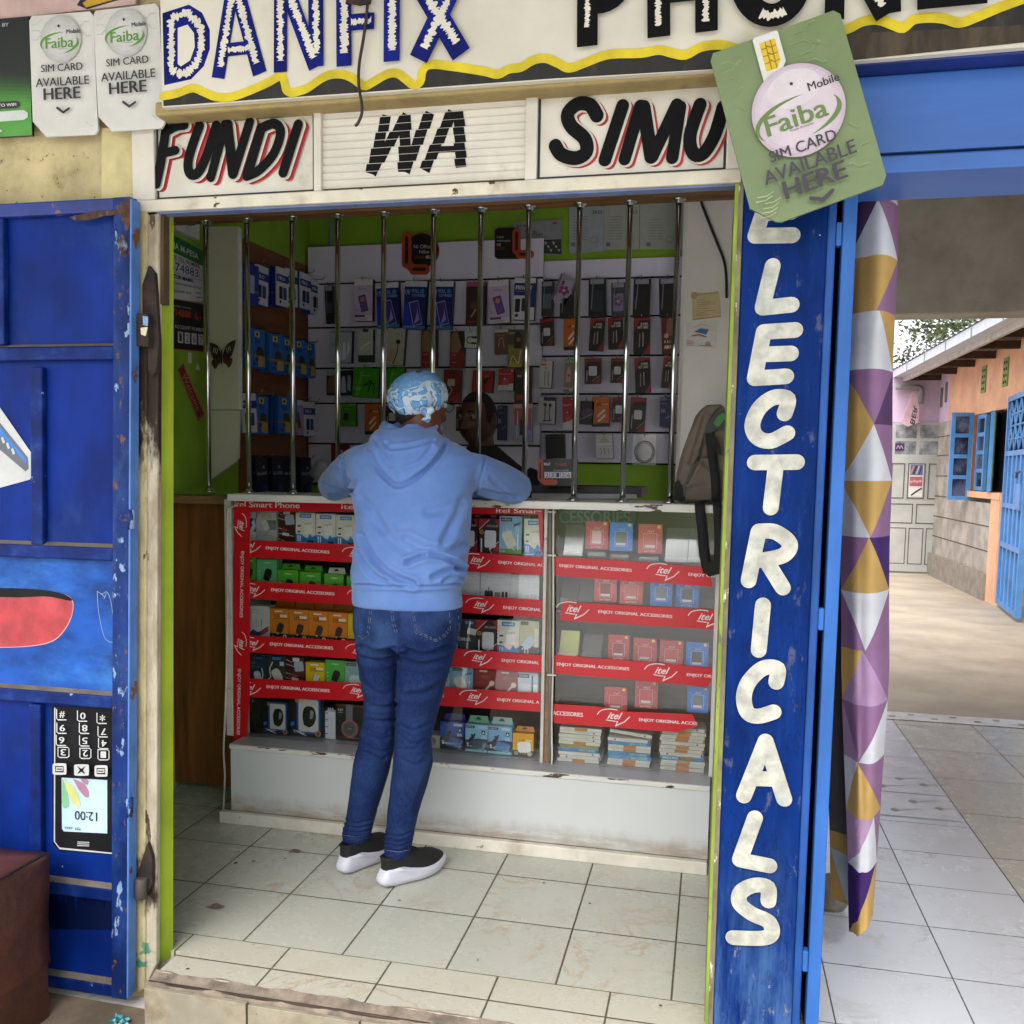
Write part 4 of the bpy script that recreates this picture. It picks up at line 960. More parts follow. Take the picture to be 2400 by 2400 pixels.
# ================================================================ PASSAGE AND COURTYARD
def cloth(h, **k): return mat(h, 0.6, var=0.07, vs=9, bump=0.12, bs=500, spec=0.3, name="curtain_cloth_" + h.strip('#'), **k)
CW, CGo, CM, CL, CP, CD = cloth('#d3d6dc'), cloth('#c4a05c'), cloth('#8f6a90'), cloth('#b090b4'), cloth('#3b1f66'), cloth('#553a62')
edges = [(380, 2000, 2112), (479, 1995, 2110), (605, 1990, 2109), (866, 1978, 2100), (1145, 1974, 2095), (1262, 1973, 2092), (1570, 1976, 2090), (1760, 1982, 2079), (1914, 1987, 2070), (2032, 1991, 2060), (2150, 1993, 2050), (2200, 1995, 2046)]
def edge(v):
    for a, b in zip(edges[:-1], edges[1:]):
        if v <= b[0]:
            t_ = (v - a[0]) / (b[0] - a[0]); return a[1] + (b[1] - a[1]) * t_, a[2] + (b[2] - a[2]) * t_
    return edges[-1][1:]
def cpt(a, v):
    l, r = edge(v); p = PY(l + (r - l) * a, v, 0.10)
    k = (v - 400) / 1800
    dy = 0.055 * (2 * a - 1) ** 2 + 0.009 * math.sin(a * 6.5 + 0.6 + k * 1.3) - 0.016 * math.exp(-((a - 0.2 - 0.05 * k) / 0.07) ** 2) * (0.25 + k) + 0.006 * math.sin(v * 0.012 + a * 4)
    q_ = Vector(p); q_.y += dy - 0.03; return tuple(q_)
ct = thing("patterned_curtain", "door curtain of purple, gold and white triangles hanging in the passage", "curtain", (1.64, 0.12, 0.2))
rows = [(380, 474, 'u', .55, CP, CW, CGo), (474, 605, 'u', .50, CD, CW, CM), (605, 735, 'd', .52, CGo, CGo, CM), (735, 868, 'u', .58, CW, CW, CGo), (868, 996, 'd', .55, CGo, CM, CD),
        (996, 1127, 'u', .55, CGo, CW, CM), (1127, 1257, 'd', .50, CW, CGo, CM), (1257, 1386, 'u', .48, CM, CGo, CP), (1386, 1520, 'd', .42, CM, CW, CM), (1520, 1647, 'u', .36, CGo, CL, CM),
        (1647, 1778, 'd', .26, CL, CM, CW), (1778, 1908, 'u', .24, CW, CGo, CM), (1908, 2032, 'u', .70, CL, CW, CM), (2032, 2156, 'u', .95, CP, CGo, CM)]
q = MB(); nv = 8
for v0, v1, kind, ap, ml, mc, mr in rows:
    segs = {0: [], 1: [], 2: []}
    for j in range(nv + 1):
        b = j / nv; v = v0 + (v1 - v0) * b
        t_ = (1 - b) if kind == 'u' else b
        if v0 == 2032: v_of = lambda a: v + (b) * (45 * (1 - a) ** 2 * 1.0)
        else: v_of = lambda a: v
        c0, c1 = ap * t_, 1 - (1 - ap) * t_
        for s_, (a0, a1, n_) in enumerate(((0, c0, 8), (c0, c1, 14), (c1, 1, 8))):
            segs[s_].append([cpt(a0 + (a1 - a0) * i / n_, v_of(a0 + (a1 - a0) * i / n_)) for i in range(n_ + 1)])
    for s_, m in ((0, ml), (1, mc), (2, mr)):
        n_ = len(segs[s_][0]) - 1
        q.add([p for r in segs[s_] for p in r], [((j + 1) * (n_ + 1) + i, (j + 1) * (n_ + 1) + i + 1, j * (n_ + 1) + i + 1, j * (n_ + 1) + i) for j in range(nv) for i in range(n_)], m, True)
cl_ = q.build("printed_cloth", ct); bm = bmesh.new(); bm.from_mesh(cl_.data); bmesh.ops.remove_doubles(bm, verts=bm.verts, dist=.0006); bm.to_mesh(cl_.data); bm.free()
q = MB()
q.add([tuple(PY(u, v, y)) for u, v, y in ((1936, 560, .20), (1990, 560, .20), (1990, 1000, .20), (1932, 1000, .20), (1990, 1500, .2), (1930, 1500, .2), (1995, 1960, .2), (1944, 1945, .2))], [(3, 2, 1, 0), (5, 4, 2, 3), (7, 6, 4, 5)], mat('#1d1a22', 0.9))
q.add([tuple(PY(u, v, .2)) for u, v in ((1944, 1945), (1995, 1960), (1995, 2010), (1945, 1985))], [(3, 2, 1, 0)], mat('#6a5222', 0.8))
q.add([tuple(PY(u, v, .2)) for u, v in ((1945, 1985), (1995, 2010), (1995, 2125), (1986, 2120))], [(3, 2, 1, 0)], mat('#5d6b78', 0.8))
q.add([tuple(PY(u, v, .2)) for u, v in ((1945, 1985), (1986, 2120), (1946, 2104))], [(2, 1, 0)], mat('#6a5222', 0.8))
q.build("lining", ct)
q = MB(); b = MB()
st_m = mat('#7b7368', 0.9, var=0.25, bump=0.5)
sp_ = PZ(1950, 2130, 0.0); q.ball((sp_.x, sp_.y, 0.045), 0.055, 0.05, 0.06, st_m, 12, 9)
for i, v in enumerate(q.V): q.V[i] = v + mnoise.noise_vector(v * 18) * 0.014
tag(q.build("door_stop_stone"), "rough grey stone on the tiles behind the hanging curtain", "stone")

# ---- courtyard house
M_STONE = mat('#aaa498', 0.9, var=0.2, vs=3.5, dirt='#6b6559', da=0.5, ds=3, dirt2='#c9c4b4', da2=0.66, bump=0.7, bs=12)
M_ORANGE = mat('#e2b08a', 0.85, var=0.1, vs=3, dirt='#a2653a', da=0.56, ds=5, dirt2='#7d4a2a', da2=0.72, bump=0.5, bs=14)
M_PINK = mat('#d6bcd6', 0.85, var=0.08, vs=3, dirt='#9c7f9c', da=0.6, bump=0.2, bs=20)
M_CBL = mat('#5590cc', 0.5, var=0.12, vs=5, dirt='#27568f', da=0.6)
M_PANE = mat('#3f4660', 0.12, var=0.6, vs=4, dirt='#9aa2b8', da=0.5, ds=3)
M_JOINT = mat('#4d4a42', 0.95)
WX = 4.2
ch = thing("courtyard_house", "long house with stone base, orange and pink walls and white eaves across the courtyard", "house", (4.6, 9, 0))
q = MB()
q.box(WX, 4.5, 8.5, 9.42, 0.0, 1.05, M_STONE); q.box(WX, 4.5, 9.4201, 11.2, 0.0, 2.05, M_STONE)
for z in (0.52, 0.79, 1.06, 1.33, 1.60, 1.85):
    y0 = 8.49 if z < 1.0 else 9.43
    q.box(WX - 0.003, WX + 0.0, y0, 11.19, z, z + 0.012, M_JOINT)
q.box(WX - 0.05, WX - 0.0031, 8.5, 11.19, -0.01, 0.29, mat('#8e8779', 0.9, var=0.15, bump=0.4, bs=20))
q.build("stone_wall", ch)
q = MB(); q.box(WX - 0.02, 4.5, 8.18, 8.4998, -0.01, 1.10, M_ORANGE); q.box(WX - 0.03, 4.5, 8.1801, 9.46, 1.1001, 1.17, M_ORANGE); q.box(WX, 4.5, 6.9, 10.66, 2.0501, 2.95, M_ORANGE); q.box(WX, 4.5, 4.0, 6.8999, 2.2, 2.95, M_ORANGE); q.box(WX, 4.5, 4.0, 5.9, -0.01, 2.1999, M_ORANGE); q.build("orange_wall", ch)
q = MB(); q.box(WX, 4.5, 10.6601, 11.2, 2.0501, 2.95, M_PINK); q.box(-8, 3.62, 11.2001, 11.4, -0.01, 2.85, M_PINK); q.box(3.6201, 4.5, 11.2001, 11.4, 2.06, 2.85, M_PINK); q.box(4.30, 4.5, 11.2001, 11.4, -0.01, 2.0599, M_PINK); q.build("pink_wall", ch)
q = MB(); M_GUT = mat('#c9cfd6', 0.4, var=0.06, dirt='#9aa1a8', da=0.58)
q.box(3.60, 3.72, 4.0, 12.0, 2.66, 2.76, M_GUT)
for k in range(8): q.box(3.594, 3.60, 4.3 + k * 1.0, 4.33 + k * 1.0, 2.655, 2.77, mat('#8d949b', 0.4))
q.build("gutter", ch)
q = MB(); q.box(3.7201, 3.76, 4.0, 12.0, 2.60, 2.72, mat('#b9b3a8', 0.7, dirt='#877d6c', da=0.5)); q.build("eaves_board", ch)
q = MB(); M_RF = mat('#aeb4ba', 0.45, var=0.1, dirt='#7e8388', da=0.55)
for k in range(40):
    y0 = 4.0 + k * 0.2; zz = lambda x: 2.765 + (x - 3.6) * 0.28
    q.add([(3.58, y0, zz(3.58)), (3.58, y0 + 0.1, zz(3.58) + 0.022), (3.58, y0 + 0.2, zz(3.58)), (7.5, y0, zz(7.5)), (7.5, y0 + 0.1, zz(7.5) + 0.022), (7.5, y0 + 0.2, zz(7.5))], [(0, 3, 4, 1), (1, 4, 5, 2)], M_RF)
q.build("roof", ch)
q = MB(); M_RAFT = mat('#4a3524', 0.9, var=0.2)
for k in range(9): q.box(3.7601, 4.1999, 4.6 + k * 0.82, 4.66 + k * 0.82, 2.62, 2.70, M_RAFT)
q.box(3.7602, 4.5, 4.0, 12.0, 2.7201, 2.75, mat('#6b5c4c', 0.9)); q.build("rafter_tails", ch)
q = MB()
for y0, y1, z0, z1, m in ((8.30, 8.38, 2.28, 2.58, M_ORANGE), ):
    pass
M_VG = mat('#7f9a55', 0.8, var=0.1)
for (y0, z0) in ((9.02, 2.28), (8.22, 2.28)):
    q = MB(); q.box(WX - 0.012, WX - 0.0005, y0, y0 + 0.17, z0, z0 + 0.30, M_VG)
    for i in range(2):
        for j in range(4): q.box(WX - 0.014, WX - 0.0121, y0 + 0.025 + 0.07 * i, y0 + 0.065 + 0.07 * i, z0 + 0.03 + 0.068 * j, z0 + 0.06 + 0.068 * j, M_DARKGAP)
    q.build("vent_block", ch)
for (y0, z0) in ((10.78, 2.30), (11.02, 2.25)):
    q = MB(); q.box(WX - 0.010, WX - 0.0005, y0, y0 + 0.10, z0, z0 + 0.26, mat('#6d6f66', 0.9)); q.build("vent_block", ch)
q = MB(); q.box(4.30, 4.31, 8.35, 9.40, 1.17, 2.05, mat('#20242c', 0.4)); q.box(4.26, 4.27, 8.78, 9.1, 1.18, 2.04, mat('#5f8a1e', 0.7)); q.box(WX + 0.001, 4.5, 9.3, 9.4199, 1.1705, 2.05, mat('#8a4e24', 0.8)); q.build("window_opening", ch)
def casement(par, place, n_, w_, h_, name):
    q = MB(place); fr = 0.045
    q.box(0, fr, -0.02, 0.02, 0, h_, M_CBL); q.box(w_ - fr, w_, -0.02, 0.02, 0, h_, M_CBL)
    for k in range(n_ + 1):
        z = k * (h_ - fr) / n_; q.box(fr + 0.0005, w_ - fr - 0.0005, -0.018, 0.018, z, z + fr, M_CBL)
    f_ = q.build(name, par)
    q = MB(place); q.box(fr, w_ - fr, -0.004, 0.004, fr, h_ - fr, M_PANE); q.build("pane", f_)
xo = PY(2225, 1070, 9.45).x
casement(ch, Matrix.Translation((xo, 9.45, 1.06)), 4, WX - xo, 1.02, "window_frame")
casement(ch, Matrix.Translation((WX + 0.02, 9.28, 1.18)) @ Matrix.Rotation(math.radians(-90), 4, 'Z'), 4, 0.34, 0.86, "window_frame")
casement(ch, Matrix.Translation((WX + 0.03, 8.80, 1.18)) @ Matrix.Rotation(math.radians(-105), 4, 'Z'), 4, 0.36, 0.86, "window_frame")
# blue door of the house standing open against its wall
q0 = thing("steel_door", "light blue steel door with diamond grille standing open across the courtyard", "door", (4.08, 7.5, 0.03))
PM = Matrix.Translation((4.20, 8.08, 0.03)) @ Matrix.Rotation(math.radians(-97), 4, 'Z')
L_ = 1.12
q = MB(PM)
for a in ((0, .05), (L_ - .05, L_)): q.box(a[0], a[1], -0.03, 0.02, 0, 2.12, M_CBL)
for z in (0, 0.35 + .25, 1.0, 1.52, 2.07): q.box(0.0505, L_ - 0.0505, -0.028, 0.018, z, z + 0.05, M_CBL)
q.build("frame", q0)
q = MB(PM); q.box(0.05, L_ - 0.05, -0.004, 0.004, 0.05, 1.52, M_CBL)
for k in range(4): q.box(0.18 + k * 0.22, 0.24 + k * 0.22, -0.024, -0.0041, 0.0505, 1.5199, M_CBL)
q.build("panel", q0)
q = MB(PM); q.box(0.05, L_ - 0.05, 0.006, 0.010, 1.57, 2.07, mat('#2c3350', 0.3)); q.build("grille_back", q0)
q = MB(PM)
for k in range(4):
    c_ = 0.18 + 0.25 * k
    for sx in (-1, 1):
        q.tube([(c_, -0.01, 1.57), (c_ + sx * 0.09, -0.01, 1.70), (c_, -0.01, 1.82), (c_ + sx * 0.09, -0.01, 1.95), (c_, -0.01, 2.07)], 0.014, M_CBL, 4)
for z in (1.69, 1.82, 1.94): q.tube([(0.05, -0.012, z), (L_ - 0.05, -0.012, z)], 0.012, M_CBL, 4)
q.build("grille", q0)
q = MB(PM); q.box(L_ - 0.30, L_ - 0.06, -0.045, -0.0281, 1.02, 1.25, M_CBL); q.tube([(L_ - .2, -0.06, 1.3), (L_ - .2, -0.06, 1.36), (L_ - .12, -0.05, 1.36)], 0.012, mat('#5a5c60', 0.5)); q.build("lock_box", q0)
# grey steel door and barber sign on the far pink wall
M_GD = mat('#b3b3af', 0.5, var=0.08, vs=3, dirt='#8b8a82', da=0.58)
M_GLN = mat('#55554f', 0.7)
gd = thing("steel_door", "pale grey steel door with glazed top and nail posters in the far pink wall", "door", (3.9, 11.19, 0))
y1 = 11.16
q = MB(); q.box(3.625, 4.295, y1, 11.2, 0.02, 2.055, M_GD)
for (x0, x1, z0, z1) in ((3.63, 3.86, .12, .62), (3.89, 4.08, .12, .62), (4.11, 4.28, .12, .62), (3.63, 3.93, .68, .95), (3.97, 4.28, .68, .95), (3.63, 3.80, 1.02, 1.5), (3.84, 4.06, 1.02, 1.5), (4.10, 4.28, 1.02, 1.5)):
    for a in ((x0, z0, x1, z0 + .012), (x0, z1 - .012, x1, z1), (x0, z0, x0 + .012, z1), (x1 - .012, z0, x1, z1)): q.rect(*a, y1, M_GLN)
q.build("leaf", gd)
q = MB()
for (x0, x1, z0, z1) in ((3.66, 3.93, 1.62, 1.80), (3.97, 4.27, 1.62, 1.80), (3.66, 3.93, 1.84, 2.02), (3.97, 4.27, 1.84, 2.02)): q.rect(x0, z0, x1, z1, y1, mat('#8f9498', 0.15, var=0.4, vs=6, dirt='#c9cdc9', da=0.5))
q.build("pane", gd)
ps = MB(); yy = y1 - 0.004
ps.rect(3.86, 1.04, 4.04, 1.49, yy, ink('#d6d2cf'))
ps.rect(3.87, 1.34, 4.03, 1.48, yy, ink('#5d6c9a')); ps.rect(3.87, 1.19, 4.03, 1.32, yy, ink('#a8616e')); ps.rect(3.87, 1.05, 4.03, 1.17, yy, ink('#e0ddd8'))
for k in range(4):
    ps.stroke([(3.88 + .035 * k, 1.36), (3.91 + .035 * k, 1.46)], .018, yy, ink(['#c98a76', '#2a2f60', '#d5a58f', '#39427c'][k])); ps.disc(3.89 + .038 * k, 1.25 + .01 * (k % 2), .02, yy, ink('#d79a94'))
ps.stroke([(3.90, 1.07), (3.96, 1.12), (4.02, 1.16)], .02, yy, ink('#2b2b2e'))
tag(ps.build("nail_poster"), "narrow poster of nails and hands stuck on the pale grey steel door", "poster")
ps = MB(); ps.rect(3.66, 1.67, 3.78, 1.77, y1 - .003, ink('#3a2a58')); ps.stroke([(3.68, 1.70), (3.70, 1.74), (3.72, 1.70), (3.74, 1.74), (3.76, 1.70)], .012, y1 - .003, ink('#c79ab0'))
tag(ps.build("window_sticker"), "small purple sticker in the glazed top of the grey door", "sticker")
bs = thing("barber_sign", "pink lozenge sign with black letters on the far wall above the grey door", "sign", (3.85, 11.0, 2.1))
F = Frame((2105, 1005), (2160, 985), (2152, 905), (2105, 960), 11.0); q = MB()
q.prism([XZ(u, v, 11.0) for u, v in ((2112, 992), (2128, 1000), (2152, 990), (2155, 955), (2146, 918), (2138, 922), (2124, 960))], 11.0, 11.03, mat('#cfa9b4', 0.6)); q.build("board", bs)
q = MB(); q.pxtext("BER", [(2133, 992), (2142, 950), (2151, 954), (2143, 996)], 10.998, ink('#3a2a2e'), bold=0.02); q.build("lettering", bs)
q = MB(); q.tube([(3.62, 11.1, 2.52), (3.88, 11.1, 2.52), (3.95, 11.1, 2.48), (3.95, 11.1, 2.30)], 0.035, mat('#8a8a86', 0.5), 10, smooth=3)
tag(q.build("drain_pipe"), "short grey drain pipe elbow under the eaves on the pink wall", "pipe")

# ---- tree over the roofs
M_LEAF = mat('#4c5a34', 0.7, var=0.45, vs=1.1, name="foliage"); M_LEAF2 = mat('#6a7550', 0.7, var=0.35, vs=1.4, name="foliage_pale"); M_BARK = mat('#4a3d30', 0.9, var=0.25, bump=0.6, bs=20)
tre = thing("tree", "grey green leafy tree rising behind the white roof across the courtyard", "tree", (8.4, 22, 0))
q = MB(); q.tube([(8.4, 22, -0.1), (8.3, 22, 2.2), (8.1, 21.9, 3.6), (7.9, 22, 5.2)], [.28, .2, .16, .05], M_BARK, 10, smooth=4)
lim = []
for k in range(9):
    a = k * 2.4; l = 1.6 + 0.8 * rnd.random(); z0 = 2.4 + 0.28 * k
    e = (8.2 + l * math.cos(a), 22 + l * math.sin(a), z0 + 1.0 + rnd.random()); lim.append(e)
    q.tube([(8.2, 22, z0), (8.2 + .5 * l * math.cos(a), 22 + .5 * l * math.sin(a), z0 + .45), e], [.09, .055, .015], M_BARK, 6, smooth=3)
q.build("trunk", tre)
q = MB()
cl = [(Vector(e), .95) for e in lim] + [(Vector((8.2 + rnd.uniform(-2.2, 2.2), 22 + rnd.uniform(-1.8, 1.8), 2.7 + rnd.random() * 4.0)), rnd.uniform(.5, .95)) for _ in range(44)]
for c_, r_ in cl:
    for k in range(260):
        d_ = Vector((rnd.gauss(0, 1), rnd.gauss(0, 1), rnd.gauss(0, .8))) * (r_ * .5); p = c_ + d_
        u_ = Vector((rnd.uniform(-1, 1), rnd.uniform(-1, 1), rnd.uniform(-.6, .6))).normalized() * rnd.uniform(.05, .11); w_ = u_.cross(Vector((rnd.uniform(-1, 1), rnd.uniform(-1, 1), rnd.uniform(-1, 1)))).normalized() * rnd.uniform(.02, .04)
        q.add([tuple(p - u_), tuple(p + w_), tuple(p + u_), tuple(p - w_)], [(0, 1, 2, 3)], M_LEAF if rnd.random() < .6 else M_LEAF2)
q.build("crown", tre)
# ================================================================ COUNTER, GRILLE AND ROOM
ALB = 0.85
M_CW = mat('#d9d9d3', 0.5, var=0.05, vs=4, dirt='#b5a98c', da=0.66, ds=4, name="white_counter_paint")
t = NT("counter_front_paint"); X, Y, Z = t.sep()
low = t.math('SUBTRACT', 1.0, t.step(t.math('ADD', Z, t.math('MULTIPLY', t.noise(18, 6, 0.7, t.scalev((1, 1, 0.3))), 0.07)), 0.085, 0.16))
st_ = t.math('MULTIPLY', low, t.step(t.noise(9, 8, 0.7, t.scalev((0.5, 1, 2.5))), 0.25, 0.6))
colr = t.mix(t.math('MULTIPLY', st_, 0.7), t.mix(t.noise(3, 4), srgb('#ccd0d1'), srgb('#d6d9d8')), srgb('#8a6f45'))
colr = t.mix(t.step(t.noise(45, 4, 0.6), 0.735, 0.75), colr, srgb('#5a4a36'))
M_CFRONT = t.fin(colr, 0.45)
M_CEDGE = mat('#dcdad2', 0.5, var=0.06, chips='#4e3220', ca=0.56, cs=8, stretch=(0.8, 1, 3), dirt='#b5ab95', da=0.6)
M_SHELF = mat('#b4b5b9', 0.28, var=0.06, vs=4, dirt='#7d7a74', da=0.6)
M_FWH = mat('#d5d3cb', 0.5, var=0.06, dirt='#a09782', da=0.58, ds=10, chips='#6a4a2e', ca=0.67, cs=14)
ALB = 1.0
t = NT("display_glass")
fr = t.n("ShaderNodeFresnel"); fr.inputs[0].default_value = 1.5
tb = t.n("ShaderNodeBsdfTransparent"); tb.inputs[0].default_value = (0.99, 1.0, 0.995, 1)
gb = t.n("ShaderNodeBsdfGlossy"); gb.inputs["Roughness"].default_value = 0.02
mx = t.n("ShaderNodeMixShader"); t.set(mx.inputs[0], t.math('MULTIPLY', fr.outputs[0], 0.9)); t.t.links.new(tb.outputs[0], mx.inputs[1]); t.t.links.new(gb.outputs[0], mx.inputs[2])
t.t.links.new(mx.outputs[0], t.out.inputs[0]); M_GLASS = t.m
M_CLEAR = M_GLASS
M_WOOD = mat('#7d4a24', 0.5, var=0.22, vs=5, dirt='#3f2410', da=0.5, ds=4, stretch=(5, 5, 0.5), dirt2='#8d7a66', da2=0.73)
M_WOODT = mat('#8a6a4a', 0.5, var=0.2, vs=5, dirt='#54402c', da=0.52, stretch=(0.5, 4, 4))
ALB = 0.88
M_RED = mat('#cc1222', 0.35, var=0.06, vs=4, name="red_sticker"); M_STW = ink('#efe6e6')
ALB = 1.0
yG, yS = 0.895, 0.8915
xa, xb = -0.487, 1.283
x_l0, x_l1 = XZ(536, 1400, yS)[0], XZ(546, 1400, yS)[0]
xm0, xm1 = XZ(1273, 1400, yS)[0], XZ(1299, 1400, yS)[0]
xr0 = XZ(1672, 1500, yS)[0]
dc = thing("display_counter", "white glass fronted shop counter with red lettered shelf strips", "counter", (0.4, 0.79, 0))
q = MB()
for i in range(60):
    pass
q.box(xa, xb, 0.80, 1.12, 1.216, 1.240, M_CW); q.box(xa, xb, 0.797, 0.7999, 1.214, 1.238, M_CEDGE); q.build("counter_top", dc, bevel=0.003)
q = MB(); q.box(xa + 0.006, xb, 0.792, 0.86, 0.045, 0.284, M_CFRONT); q.build("front_panel", dc)
q = MB(); q.box(xa - 0.03, xb, 0.765, 0.7915, 0.0, 0.044, mat('#d2cdbf', 0.5, var=0.08, dirt='#8a7552', da=0.52, ds=7, chips='#5c4830', ca=0.68)); q.build("skirting", dc, bevel=0.003)
q = MB(); q.box(xa + 0.003, xb, 0.79, 1.13, 0.2841, 0.300, M_SHELF); q.box(xa + 0.003, xb, 0.786, 0.7899, 0.282, 0.2985, M_CEDGE); q.build("ledge", dc, bevel=0.002)
for bx_ in ((x_l0 - 0.012, x_l1 - 0.002, 0.885, 0.93, 0.3001, 1.2159, M_FWH), (xa, xa + 0.006, 0.93, 1.13, 0.0, 1.2158, M_FWH), (xm0, xm0 + 0.012, 0.882, 0.93, 0.30, 1.2158, M_FWH), (xm0 + 0.0121, xm1 - 0.002, 0.893, 0.93, 0.30, 1.2158, M_WOODT), (xr0, xr0 + 0.016, 0.884, 0.93, 0.30, 1.2158, M_FWH), (xr0 + 0.0161, xb, 0.90, 0.93, 0.3, 1.2158, M_WOODT)):
    q = MB(); q.box(*bx_); q.build("frame_post", dc, bevel=0.002)
M_BACK = mat('#6e675a', 0.7, var=0.15, vs=2, dirt='#4f463a', da=0.5, stretch=(0.4, 1, 3))
q = MB(); q.box(xa + 0.0061, xm0 + 0.01, 1.122, 1.13, 0.3001, 1.2157, mat('#2b2320', 0.7, var=0.2)); q.box(xm0 + 0.0101, xb, 1.122, 1.13, 0.3001, 1.2157, M_BACK); q.box(xm0 + 0.002, xm0 + 0.01, 0.9305, 1.1219, 0.3002, 1.2156, M_WOODT); q.build("back_panel", dc)
for a, b in ((x_l1, xm0 - 0.001), (xm1, xr0 - 0.001)):
    q = MB(); q.box(a, b, yG, yG + 0.004, 0.303, 1.214, M_GLASS); q.build("glass_pane", dc)
def strip_quad(px): return px
def itel(mb, cu, cv, s_, y, slope=0.07, rot=0):
    """italic word in a swoosh with a lightning tail; s_ is the word's width in photo pixels"""
    def T(p):
        o = []
        for a, b in p:
            if rot: a, b = -b, a
            o.append((cu + a * s_, cv + b * s_ + (slope * a * s_ if not rot else 0)))
        return o
    q4 = T([(-0.40, 0.13), (0.36, 0.13), (0.46, -0.26), (-0.30, -0.26)])
    vs, fs, _ = text_geo("itel", 0.015, 0.25, 2)
    A, B, C_, D = (Vector(XZ(*k, y)) for k in q4); yl = y - mb.lay()
    mb.add([((A * (1 - a) * (1 - b) + B * a * (1 - b) + C_ * a * b + D * (1 - a) * b).x, yl, (A * (1 - a) * (1 - b) + B * a * (1 - b) + C_ * a * b + D * (1 - a) * b).y) for a, b in vs], fs, M_STW)
    k = 0.05 * s_
    mb.pxstroke(T([(-0.95, -0.08), (-0.75, -0.30), (-0.3, -0.42), (0.15, -0.40)]), k, y, M_STW, smooth=4, w1=None)
    mb.pxstroke(T([(-0.45, 0.20), (0.0, 0.24), (0.18, 0.24), (0.05, 0.50), (0.55, 0.25), (0.85, -0.05)]), k, y, M_STW)
def rstrip(quad, toks, name="shelf_strip", y=yS):
    mb = MB(); mb.LAY = 0.0003
    P = [XZ(u, v, y) for u, v in quad]; mb.prism(P, y, y + 0.0025, M_RED)
    for kind, a, b, c in toks:
        if kind == 'i': itel(mb, a, b, c, y)
        else:
            h = 9.2; w_ = c; sl = 0.07
            mb.pxtext(kind, [(a - w_ / 2, b + h / 2 - sl * w_ / 2), (a + w_ / 2, b + h / 2 + sl * w_ / 2), (a + w_ / 2, b - h / 2 + sl * w_ / 2), (a - w_ / 2, b - h / 2 - sl * w_ / 2)], y, M_STW, bold=0.02)
    return mb.build(name, dc)
EOA = "ENJOY ORIGINAL ACCESSORIES"
rstrip([(586, 1306), (840, 1319.4), (1091, 1338.4), (1272, 1347.5), (1272, 1306), (1092, 1293), (840, 1277.4), (586, 1265.6)], [('i', 583, 1279, 33), (EOA, 698, 1290, 148), ('i', 834, 1297, 33), (EOA, 960, 1310, 152), ('i', 1118, 1313, 36), ("ENJOY ORIGINAL AC", 1222, 1322, 106)])
rstrip([(587, 1404), (831, 1417.8), (1080, 1436), (1271, 1448), (1271, 1407), (1078, 1392.8), (831, 1374), (586, 1362)], [('i', 593, 1382, 33), (EOA, 710, 1388, 148), ('i', 846, 1396, 33), (EOA, 980, 1406, 152), ('i', 1127, 1417, 36), ("ENJOY ORIGINAL", 1224, 1427, 87)])
rstrip([(586, 1529.4), (842, 1545), (1055, 1562), (1268, 1577), (1268, 1535), (1066, 1520), (831, 1502.5), (586, 1489)], [('i', 591, 1508, 33), (EOA, 707, 1515, 147), ('i', 842, 1524, 33), (EOA, 975, 1532, 152), ('i', 1123, 1541, 36), ("ENJOY ORIGINAL", 1220, 1551, 87)])
rstrip([(580, 1634), (859, 1643), (1031, 1654), (1266, 1668), (1267, 1624), (1040, 1611.5), (856, 1601), (583, 1590.5)], [('i', 583, 1612, 33), (EOA, 699, 1615, 147), ('i', 836, 1618, 33), (EOA, 965, 1626, 152), ('i', 1112, 1633, 36), ("ENJOY ORIGINAL A", 1215, 1643, 98)])
rstrip([(546, 1744), (576, 1742), (585, 1640), (585, 1200), (578, 1187), (548, 1187)], [], "side_strip", yS - 0.003)
mb = MB(); mb.LAY = 0.0003; y2 = yS - 0.0032
for cv in (1232, 1510):
    itel(mb, 565, cv, 30, y2, rot=1)
for (u, v0, v1) in ((568, 1292, 1447), (561, 1568, 1722)):
    mb.pxtext(EOA, [(u - 4.5, v0), (u - 4.5 - 3, v1), (u + 4.5 - 3, v1), (u + 4.5, v0)], y2, M_STW, bold=0.012)
mb.build("side_lettering", dc)
mb = MB(); mb.LAY = 0.0003; mb.pxprism([(548, 1199), (840, 1200), (1090, 1204), (1272, 1206), (1272, 1193), (548, 1173)], yS, yS + .0025, M_RED); mb.pxtext("itel Smart Phone", [(550, 1188), (702, 1191), (702, 1178.5), (550, 1174.5)], yS, M_STW, bold=0.02); mb.pxtext("itel Smart Phone", [(800, 1193), (1010, 1198), (1010, 1187), (800, 1181)], yS, M_STW, bold=0.02); mb.pxtext("itel Smart", [(1163, 1201), (1270, 1203.5), (1270, 1194), (1163, 1191)], yS, M_STW, bold=0.02); mb.build("top_strip", dc)
rstrip([(1261, 1200), (1272, 1200), (1272, 1300), (1266, 1282)], [], "side_strip", yS - 0.003)
rstrip([(1298, 1349), (1669, 1375), (1666, 1340), (1645, 1329), (1500, 1317), (1299, 1304)], [(EOA, 1396, 1332, 169), ('i', 1556, 1339, 42), ("ENJOY ORI", 1645, 1349, 62)])
rstrip([(1313, 1454), (1681, 1476), (1682, 1430), (1470, 1419), (1326, 1410), (1316, 1416)], [('i', 1344, 1429, 42), (EOA, 1489, 1440, 173), ('i', 1653, 1448, 42)])
rstrip([(1297, 1578), (1659, 1609.5), (1668, 1592), (1668, 1565), (1480, 1549), (1296, 1534)], [(EOA, 1390, 1563, 169), ('i', 1551, 1574, 42), ("ENJOY ORI", 1640, 1584, 60)])
